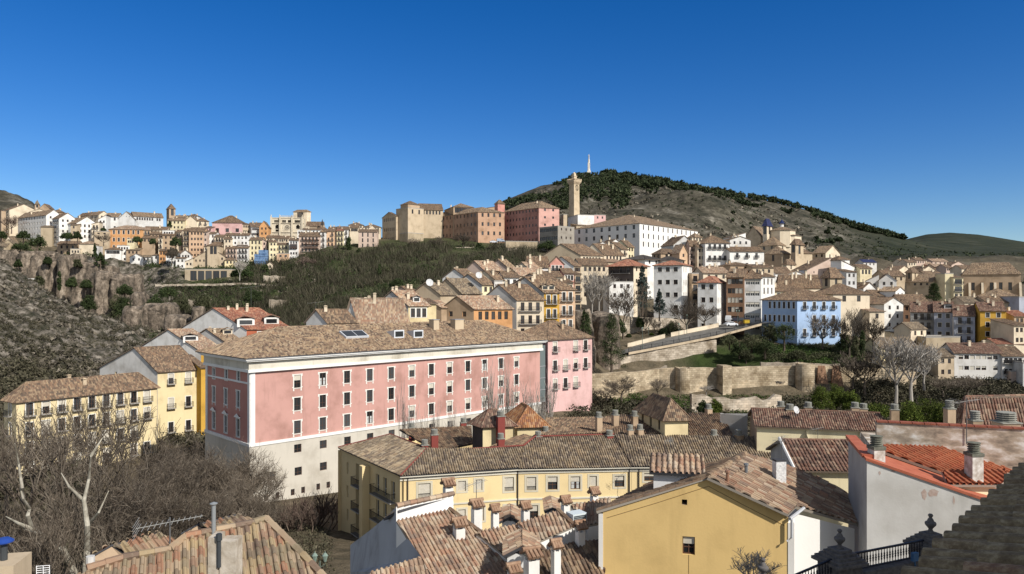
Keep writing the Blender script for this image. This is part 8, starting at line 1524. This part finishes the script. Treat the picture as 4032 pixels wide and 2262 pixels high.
for i, (x, yt, Y, w_) in enumerate(((215, 985, 62, 14), (70, 1030, 72, 13), (130, 985, 92, 15), (320, 975, 88, 15), (430, 1100, 76, 12), (505, 1085, 82, 12), (590, 1095, 90, 12), (650, 1140, 98, 9), (15, 1020, 98, 13), (540, 1200, 64, 10), (300, 1150, 60, 12), (440, 1075, 104, 11), (665, 1215, 88, 8), (30, 1190, 55, 10), (480, 1200, 62, 9), (560, 1130, 100, 12), (250, 965, 104, 13), (615, 1170, 80, 9), (150, 1200, 52, 10), (380, 1170, 70, 12))):
    bare('bare brown plane tree '+_ps[i], 'V', x, yt, Y, (PT if yt < 1070 else PB)[i % 3], w_, rot=i*1.7, group=gp)
t = thing('bare_tree', 'crooked pale limbed plane tree at the lower left', 'tree', tuple(P('K', 760, 1445, 52))); m = MB()
for pts, rr in ((((760, 1445), (640, 1190), (480, 1080), (330, 990), (280, 850), (300, 780), (235, 680), (205, 570)), .24), (((330, 990), (190, 930), (60, 860)), .16), (((235, 680), (225, 570), (190, 330), (150, 120)), .15), (((480, 1080), (380, 1030), (240, 985)), .12), (((870, 1500), (880, 1200), (885, 950), (850, 700), (900, 480), (920, 250)), .26), (((850, 700), (700, 560), (620, 420)), .13), (((885, 950), (1000, 820), (1100, 600)), .13), (((920, 250), (1040, 60)), .12)  ):
    m.tube([P('K', x, y, 52+((i*37+len(pts)) % 5)*.3) for i, (x, y) in enumerate(pts)], np.linspace(rr, rr*.2, len(pts)), 9)
m.build('limbs', [noisy('plane_bark', (.20, .18, .14), (.42, .39, .32), 1.5, .9, .2, 5)], t)
bare('dense upright leafless shrub between pink and curved yellow buildings', 'L', 870, 575, 96, PS[0], 12, name='bare_shrub', cat='shrub', zg=P('L', 870, 985, 96)[2]); bare('smaller upright leafless shrub left of the dense one', 'L', 660, 700, 94, PS[0], 8, name='bare_shrub', cat='shrub', rot=2., zg=P('L', 660, 980, 94)[2])
_pp = ['with paired crowns, leftmost before the pink wall', 'second from the left before the pink wall', 'third slender one before the pink wall', 'between the fourth window column and the tall red chimney', 'thin one behind the dark stair house', 'tallest before the last pink windows', 'at the right end of the pink wall', 'beside the stone turret', 'in front of the rose pink house corner', 'right of the small stone turret']
for i, (x, yt, Y) in enumerate(((1022, 945, 104), (1052, 1005, 106), (1085, 1000, 107), (1132, 1010, 110), (1165, 1020, 112), (1240, 905, 122), (1285, 885, 125), (1330, 945, 128), (1378, 925, 130), (1352, 985, 124))): bare('pale slender poplar '+_pp[i], 'V', x, yt, Y, PP[i % 2], 3.2 if i < 5 else 4.6, rot=i, group='slender poplars before the pink building')
for lb, c, x, yt, Y, p_, w_, yb_ in (('dark bare tree beside the silver conifer', 'I', 395, 300, 222, 0, 14, 835), ('wide bare tree on the ramp before the tall white block', 'I', 1040, 450, 228, 0, 15, 812), ('leaning bare tree right of the wide bare one', 'I', 1215, 490, 232, 0, 12, 748), ('thin bare tree in the garden under the modern blocks', 'I', 620, 570, 234, 0, 6, 835), ('small bare tree left of the thin garden one', 'I', 720, 650, 234, 0, 5, 835),
      ('pale tall bare tree before the large cream apartment house', 'I', 150, 130, 216, 1, 12, 590), ('second pale bare tree leaning left of the tall one', 'I', 80, 230, 214, 1, 8, 590), ('bare tree before the blue mansion', 'J', 530, 335, 217, 0, 12, 690), ('bare tree before the plain cream stone house', 'J', 805, 280, 212, 0, 13, 800), ('round bare tree before the low cream extension', 'J', 1045, 380, 212, 0, 13, 715),
      ('large white trunked bare tree right of the pines', 'J', 1275, 560, 178, 1, 16, 1220), ('white trunked bare tree leaning right of the large one', 'J', 1430, 530, 180, 1, 17, 1200), ('grey bare tree behind the white trunked ones', 'J', 1560, 640, 188, 1, 12, 1100), ('brown bare tree left of the white trunked ones', 'J', 960, 700, 184, 0, 14, 1150), ('brown bare tree behind the left pine', 'J', 840, 760, 186, 0, 12, 1100),
      ('bare tree below the long riverside house', 'J', 2000, 960, 186, 0, 12, 1190), ('bare tree under the beige stepped house', 'J', 1750, 980, 184, 0, 10, 1180), ('bare brown plane tree under the cream balcony house', 'a3', 960, 860, 396, 2, 16, 1130), ('white trunked tree on the lawn right of the tan church', 'a2', 2035, 900, 372, 1, 9, 1290), ('bare tree before the convent left end', 'C', 830, 590, 412, 0, 14, 740), ('bare tree before the convent middle', 'C', 1090, 560, 410, 0, 16, 720), ('bare tree before the convent church base', 'C', 575, 600, 408, 0, 9, 725),
      ('tall bare shrub against the town wall near the round tower', 'I', 745, 1250, 178, 0, 7, 1450), ('tangle of bare stems before the curving town wall', 'I', 380, 1240, 172, 0, 11, 1480), ('bare bush left of the curving town wall', 'I', 230, 1350, 168, 0, 9, 1480), ('small bare bush below the long straight wall', 'I', 1235, 1330, 184, 1, 5, 1420), ('bare brown tree beside the far left balcony block', 'A', 115, 375, 425, 2, 16, 560), ('bare tree before the orange palace left end', 'A', 1050, 560, 396, 0, 12, 690), ('bare tree right of the narrow orange house', 'A', 1740, 700, 380, 0, 11, 880), ('bare twiggy tree at the lower edge before the ochre gable', 'V', 1895, 1385, 30, 1, 2.6, 1500)):
    bare(lb, c, x, yt, Y, PM[p_], w_, rot=x*.01, zg=P(c, x, yb_, Y)[2])
for a in (('dark rounded parasol pine above the far left cliff', 'A', 285, 472, 560, 735, 396, 'dark'), ('second dark rounded tree left of the parasol pine', 'A', 175, 300, 520, 640, 400, 'dark'), ('dark tree at the left edge above the huts', 'A', -30, 62, 525, 640, 400, 'dark'), ('low dark tree on the cliff head', 'A', 120, 292, 655, 745, 388, 'dark'), ('dark trees between white houses above the brown stone house', 'A', 615, 740, 545, 640, 404, 'dark'), ('dark small tree left of the orange palace', 'A', 740, 830, 530, 640, 404, 'dark'),
     ('round evergreen before the orange palace', 'A', 1340, 1440, 590, 665, 394, 'dark'), ('evergreen right of the orange palace foot', 'A', 1515, 1585, 608, 690, 396, 'dark'), ('large dark evergreen left of the peach block', 'A', 1712, 1850, 575, 720, 394, 'dark'), ('dark bushy evergreen lower left of the peach block', 'A', 1690, 1800, 690, 790, 388, 'brush'), ('big round dark evergreen before the white gallery house', 'B', 528, 692, 850, 985, 396, 'dark'), ('round dark evergreen below the blue netting', 'B', 325, 412, 868, 965, 398, 'dark'), ('dark shrubbery right of the tan church lawn', 'B', 20, 120, 925, 1000, 376, 'dark'), ('long dark shrub mass on the lawn', 'B', 130, 250, 930, 990, 377, 'dark'),
     ('small round tree on the orange palace terrace', 'A', 1020, 1075, 505, 545, 420, 'dark'), ('dark trees before the retaining wall', 'C', 1845, 2040, 625, 745, 394, 'dark'), ('dark bush under the convent corner', 'C', 1210, 1300, 640, 745, 402, 'dark'), ('dark bush mass right of the convent corner bush', 'C', 1290, 1500, 655, 780, 398, 'brush'), ('dark thicket below the pale rose block', 'B', 1290, 1345, 700, 790, 406, 'dark'),
     ('ivy clad tree right of the blue mansion', 'J', 655, 850, 480, 740, 214, 'dark'), ('dark greenery left of the blue mansion', 'I', 1790, 1960, 610, 900, 213, 'olive'), ('dark greenery below the ramp road end', 'I', 1560, 1830, 780, 950, 208, 'olive'), ('dark low greenery halfway under the ramp road', 'I', 1480, 1660, 860, 1010, 206, 'dark'), ('broad greenery on the bank left of the blue mansion', 'I', 1700, 1960, 830, 1010, 206, 'dark'), ('dark bush on the grass above the town wall', 'I', 1560, 1720, 960, 1060, 202, 'olive'), ('second dark bush on the grass above the town wall', 'I', 2060, 2260, 960, 1060, 204, 'olive'), ('broad dark tree before the shaded side of the blue mansion', 'I', 1900, 2150, 640, 930, 211, 'dark'), ('green shrub under the ramp road', 'I', 1370, 1570, 800, 920, 210, 'olive'), ('clipped round bush in the garden', 'I', 425, 478, 798, 852, 231, 'dark'), ('second clipped round bush in the garden', 'I', 660, 710, 798, 835, 232, 'green'), ('dark ivy hanging over the garden wall', 'I', 520, 615, 610, 740, 234, 'dark'), ('ivy mass on the right of the garden wall', 'I', 790, 990, 650, 800, 236, 'olive'), ('evergreen bush behind the garden lamp', 'I', 750, 850, 740, 815, 232, 'dark'), ('dark evergreen mass on the ivy clad rock', 'I', 240, 430, 590, 800, 214, 'dark'),
     ('left umbrella shaped green pine before the town wall', 'J', 385, 640, 1030, 1290, 150, 'green'), ('middle green pine before the town wall', 'J', 560, 780, 1005, 1290, 152, 'green'), ('third green pine before the town wall', 'J', 730, 918, 1060, 1320, 149, 'green'), ('big round green pine right of the white chimney', 'J', 1280, 1560, 1180, 1460, 128, 'green'), ('largest round green pine at right', 'J', 1440, 1800, 1120, 1460, 132, 'green'), ('low green pine behind the peeling parapet', 'J', 1640, 1860, 1220, 1480, 126, 'green'), ('low bright shrub row behind the long low building', 'J', 930, 1260, 1265, 1360, 122, 'green'),
     ('yellow green round bush below the pale rubble terrace', 'O', 1255, 1400, 155, 315, 150, 'green'), ('dark green bush beside the yellow green one', 'O', 1135, 1270, 165, 320, 152, 'dark'), ('evergreen on the hillside above the right town', 'e1', 1590, 1700, 360, 480, 600, 'hill'), ('second evergreen on the hillside above the right town', 'e1', 1800, 1920, 500, 625, 560, 'hill')):
    crown_tree(a[0], *a[1:7], kind=a[7], dens=1.6 if a[7] == 'green' else 1.0, shape='round')
for a in (('tall narrow fir before the cream hipped house', 'A', 925, 992, 665, 850, 384, 'dark', 'cone'), ('broad dark fir pair on the layered cliff', 'A', 950, 1085, 755, 905, 380, 'dark', 'cone'), ('dark fir beside the square belfry', 'A', 1688, 1745, 442, 505, 458, 'dark', 'cone'), ('small cypress below the convents', 'B', 1183, 1250, 615, 800, 412, 'dark', 'column'), ('dark cypress on the brushy slope', 'B', 1508, 1550, 880, 1050, 330, 'dark', 'column'), ('second small cypress lower on the brushy slope', 'B', 1570, 1600, 1080, 1150, 300, 'dark', 'column'),
     ('silver grey tall conifer before the timber block', 'I', 470, 710, 105, 590, 232, 'blue', 'cone'), ('dark blue spruce before the tall white block', 'I', 672, 850, 350, 635, 230, 'blue', 'cone'), ('tall dark cypress right of the orange tall house', 'H', 1985, 2130, 560, 800, 172, 'dark', 'cone'), ('large drooping dark cedar between pink house and road wall', 'I', 125, 430, 600, 1200, 192, 'dark', 'cedar'), ('dark tall cypress behind the rose pink house', 'I', -20, 80, 600, 1200, 186, 'dark', 'column'), ('slim cypress right of the ivy clad tree', 'J', 905, 965, 540, 740, 206, 'dark', 'column'), ('second slim cypress before the plain cream stone house', 'J', 830, 905, 590, 800, 204, 'olive', 'column'),
     ('conifer with open branches before the tan chapel', 'e2', 555, 722, 365, 520, 275, 'dark', 'cedar'), ('dark shrubby cypress in the gorge bottom', 'A', 580, 620, 960, 1130, 366, 'dark', 'column')):
    crown_tree(a[0], *a[1:7], kind=a[7], shape=a[8], dens=1.5 if 'I' == a[1] else 1.)
_gt = ['below the stone huts', 'under the garden wall', 'at the foot of the slim pillar', 'beside the tallest pillar', 'in the dark recess', 'under the layered cliff', 'left of the freestanding pillar', 'right of the freestanding pillar', 'above the lower crags', 'beside the big grey crag', 'between crag and red roof', 'under the rock shelf', 'on the slope below the tan church', 'below the terrace wall', 'near the ruined niches', 'under the convent church', 'halfway down the slope', 'low on the slope above the cascade', 'right of the halfway tree', 'below the retaining wall']
for i, (c_, x, yt, yb_, w_, Y_) in enumerate((('a1', 330, 900, 1060, 130, 378), ('a1', 700, 1180, 1400, 190, 372), ('a1', 860, 850, 1010, 150, 379), ('a1', 1290, 1180, 1420, 190, 368), ('a1', 1400, 880, 1060, 150, 376), ('a1', 1560, 1250, 1430, 220, 366), ('A', 900, 1150, 1330, 150, 352), ('A', 1190, 1130, 1400, 190, 350), ('A', 1560, 1180, 1330, 200, 330), ('F', 1250, 90, 350, 190, 325), ('F', 1830, 150, 300, 200, 325), ('A', 1260, 1060, 1180, 170, 362), ('A', 1700, 1090, 1200, 190, 352), ('A', 2050, 1150, 1300, 230, 335), ('B', 250, 1120, 1240, 210, 330), ('C', 500, 740, 850, 180, 385), ('C', 300, 850, 1000, 190, 345), ('C', 420, 1000, 1110, 170, 290), ('C', 700, 850, 980, 200, 340), ('C', 1250, 760, 880, 230, 350))):
    crown_tree('dark evergreen in the gorge and slope, the one '+_gt[i], c_, x-w_/2, x+w_/2, yt, yb_, Y_, kind=('dark', 'olive', 'dark')[i % 3], group='evergreens scattered over gorge and slope')
# pines on the big hill
def hill_proto(seed):
    rg = np.random.default_rng(seed); k = 7; cc = rg.normal(0, .28, (k, 3)); cc[:, 2] = rg.uniform(.45, .85, k); V, f, uv = leaves(cc, np.full(k, .32), 16, .34, rg, .7); m = MB(); m.add(V, f, 0, uv); m.tube([[0, 0, -.2], [0, 0, .5]], .035, 4, 1); return m.mesh('pine_tree', [LM['hill'], plain('bark', (.10, .075, .055), .9)])
HP = [hill_proto(s) for s in (5, 6, 7)]; rg = np.random.default_rng(77)
def ridge_Y(px): return 1440.
pts = []
for i in range(5200):
    r_ = rg.random()
    if r_ < .50: px = 2365+(3560-2365)*rg.random(); wd = np.interp(px, [2365, 2700, 3000, 3250, 3560], [70, 170, 95, 45, 25]); Y = 1452-wd*rg.random()**.9*1.6
    elif r_ < .86: px = rg.uniform(1985, 2480); Y = rg.uniform(900, 1440); 
    else: px = rg.uniform(1985, 3300); Y = rg.uniform(750, 1350)
    X = (px-HX)*Y/F; gap = float(fbm(np.array([X/35.]), np.array([Y/50.]), 4., 3)[0]); dn = float(fbm(np.array([X/60.]), np.array([Y/90.]), 9., 3)[0])
    if r_ >= .50 and dn < (.05 if r_ < .86 else .55)-(.25 if (2180 < px < 2480 and r_ < .86) else 0): continue
    if gap > .30 and r_ < .5 and Y < 1425: continue
    pts.append((px, Y, X, rg.uniform(5.5, 10) if r_ < .5 else rg.uniform(4, 8)))
pts = np.array(pts); Z = ground(pts[:, 2], pts[:, 1]); order = np.argsort(-pts[:, 3]/pts[:, 1]); cover = (pts[:, 1] > 1390) & (pts[:, 0] > 2350); order = np.concatenate([[i for i in order if cover[i]][:170], [i for i in order if not cover[i]][:120]]).astype(int); ind = set(order.tolist())
for i in order:
    px, Y, X, h = pts[i]; o = bpy.data.objects.new('pine_tree', HP[i % 3]); C.objects.link(o); o.location = (X, Y, Z[i]-.3); o.scale = (h, h, h); o.rotation_euler = (0, 0, i*1.3); crest = cover[i]
    tag(o, 'dark pine in the belt of trees along the crest of the hill' if crest else 'dark pine scattered on the rocky flank of the hill below the crest', 'pine tree', 'pines along the hill crest' if crest else 'pines on the hill flank')
rest = [i for i in range(len(pts)) if i not in ind]; cc = []; rr = []
for i in rest:
    px, Y, X, h = pts[i]
    for q in range(3): cc.append([X+rg.normal(0, h*.16), Y+rg.normal(0, h*.16), Z[i]+h*rg.uniform(.35, .8)]); rr.append(h*.33)
V, f, uv = leaves(cc, rr, 13, 2.6, rg, .75); m = MB(); m.add(V, f, 0, uv); tag(m.build('pine_wood', [LM['hill']]), 'dark pine wood on the hill', 'wood', kind='stuff')
# scrub and brush: what nobody could count
def scatter(n, pxr, Yr, ok=None):
    px = rg.uniform(*pxr, n); Y = rg.uniform(Yr[0]**.5, Yr[1]**.5, n)**2; X = (px-HX)*Y/F
    if ok is not None: k = ok(px, Y, X); px, Y, X = px[k], Y[k], X[k]
    return px, Y, X, ground(X, Y)
def stuff(name, label, n, pxr, Yr, kind, rad, leaf, per, ok=None, hgt=.5, twigs=False):
    px, Y, X, Z = scatter(n, pxr, Yr, ok); k = len(X); r = rg.uniform(.6, 1.5, k)*rad; m = MB()
    V, f, uv = leaves(np.stack([X, Y, Z+r*hgt], 1), r, per, leaf, rg, .75)
    if twigs:       # thin upright stems
        t = per; b = np.stack([X, Y, Z], 1)[:, None, :]+rg.normal(0, 1, (k, t, 3))*r[:, None, None]*[.6, .6, 0]; d = rg.normal(0, .35, (k, t, 3)); d[:, :, 2] = 1; h = r[:, None, None]*rg.uniform(1.2, 2.6, (k, t, 1)); tip = b+d*h; s = rg.normal(0, 1, (k, t, 3))*[1, .4, 0]; s /= np.linalg.norm(s, axis=2, keepdims=True)+1e-9
        w_ = leaf*.22; V2 = np.stack([b-s*w_, b+s*w_, tip], 2).reshape(-1, 3); f2 = np.arange(len(V2)).reshape(-1, 3); uv2 = np.stack([rg.random((k, t)), np.broadcast_to(rg.random((k, 1)), (k, t))], -1).reshape(-1, 1, 2).repeat(3, 1); m.add(V2, f2, 0, uv2)
    else: m.add(V, f, 0, uv)
    return tag(m.build(name, [LM[kind]]), label, name.replace('_', ' '), kind='stuff')
nslope = lambda px, Y, X: fbm(X/22, Y/30, 2., 3) > -.05
stuff('brush', 'grey brown leafless brush covering the slope under the convents', 4600, (640, 2120), (215, 415), 'brush', 1.5, .75, 14, lambda px, Y, X: (fbm(X/22, Y/30, 2., 3) > -.2) & ((px > 1000) | (Y > 235)), twigs=True)
stuff('brush', 'low dark green growth among the slope brush', 5200, (640, 2120), (215, 415), 'dark', 1.3, .45, 16, lambda px, Y, X: fbm(X/22, Y/30, 2., 3) > -.1)
stuff('scrub', 'dark green scrub patches on the slope under the convents', 2300, (560, 2050), (225, 410), 'dark', 1.5, .5, 26, lambda px, Y, X: fbm(X/16, Y/20, 7., 3) > -.02)
stuff('grass', 'green grass and weeds between the slope brush', 3000, (560, 2080), (235, 425), 'olive', 1.2, .4, 20, lambda px, Y, X: fbm(X/25, Y/25, 5., 3) > -.2, .3)
stuff('scrub', 'dark dry scrub dotting the rocky slope at left', 7000, (-500, 720), (150, 345), 'brush', .8, .34, 24, lambda px, Y, X: fbm(X/8, Y/8, 1., 3) > -.35)
LM['stone'] = leafmat('loose_rock', [(.08, .07, .053), (.16, .138, .105), (.26, .225, .175)], .95)
stuff('rubble', 'loose grey rock and rubble over the left slope', 3400, (-500, 720), (150, 345), 'stone', .9, .9, 9, lambda px, Y, X: fbm(X/10, Y/10, 11., 3) > -.15, .25)
stuff('rubble', 'pale rock outcrops scattered over the bare hill', 1500, (1980, 3300), (700, 1380), 'stone', 3., 3.2, 7, lambda px, Y, X: fbm(X/50, Y/70, 14., 3) > .15, .2)
stuff('rubble', 'pale stones and small ledges on the slope under the old town', 900, (560, 1250), (255, 405), 'stone', 1.1, 1.0, 10, lambda px, Y, X: fbm(X/14, Y/10, 21., 3) > .3, .3)
stuff('scrub', 'dark scrub in the gorge and on the cliff ledges', 2600, (-100, 1000), (340, 425), 'dark', 1.6, .6, 26, lambda px, Y, X: fbm(X/14, Y/10, 4., 3) > .0)
stuff('brush', 'brown thicket in the valley below the left slope', 3600, (-300, 900), (112, 175), 'brush', 1.5, .5, 26, lambda px, Y, X: (Y > 150) | (px < 300), twigs=False)
stuff('scrub', 'dark scrub and weeds on the bank under the blue mansion', 5200, (2560, 3420), (197, 228), 'olive', .8, .3, 26, lambda px, Y, X: (fbm(X/9, Y/6, 3., 3) > -.05) & ~((px < 3010) & (Y > 201)))
stuff('grass', 'green grass on the bank under the blue mansion', 3600, (2600, 3400), (197, 226), 'grass', .7, .28, 16, lambda px, Y, X: ~((px < 3010) & (Y > 202)), .15)
stuff('brush', 'brown leafless thicket below the old town wall', 5200, (2250, 4150), (118, 186), 'brush', 1.4, .45, 26, lambda px, Y, X: (fbm(X/14, Y/10, 6., 3) > -.15) & ((px > 3080) | (Y < 178)))
stuff('brush', 'leafless thicket at the foot of the riverside houses', 1700, (3350, 4100), (184, 204), 'brush', 1.2, .4, 26, None)
stuff('weeds', 'green weeds at the foot of the old town wall', 1800, (2400, 3300), (168, 187), 'grass', .6, .26, 18, None, .2)
stuff('brush', 'dry brush on the ground under the plane trees', 3000, (-600, 1300), (50, 112), 'brush', .8, .22, 22, lambda px, Y, X: ~((px > 800) & (Y > 98)), .3)
stuff('scrub', 'low shrubs dotted over the bare hill', 2600, (1950, 3650), (640, 1380), 'hill', 1.7, 1.6, 10, lambda px, Y, X: fbm(X/40, Y/60, 8., 3) > .1)
stuff('scrub', 'hedges and far trees on the fields', 900, (3250, 4100), (520, 1300), 'hill', 2.4, 2., 12, lambda px, Y, X: fbm(X/60, Y/120, 2., 3) > .3)
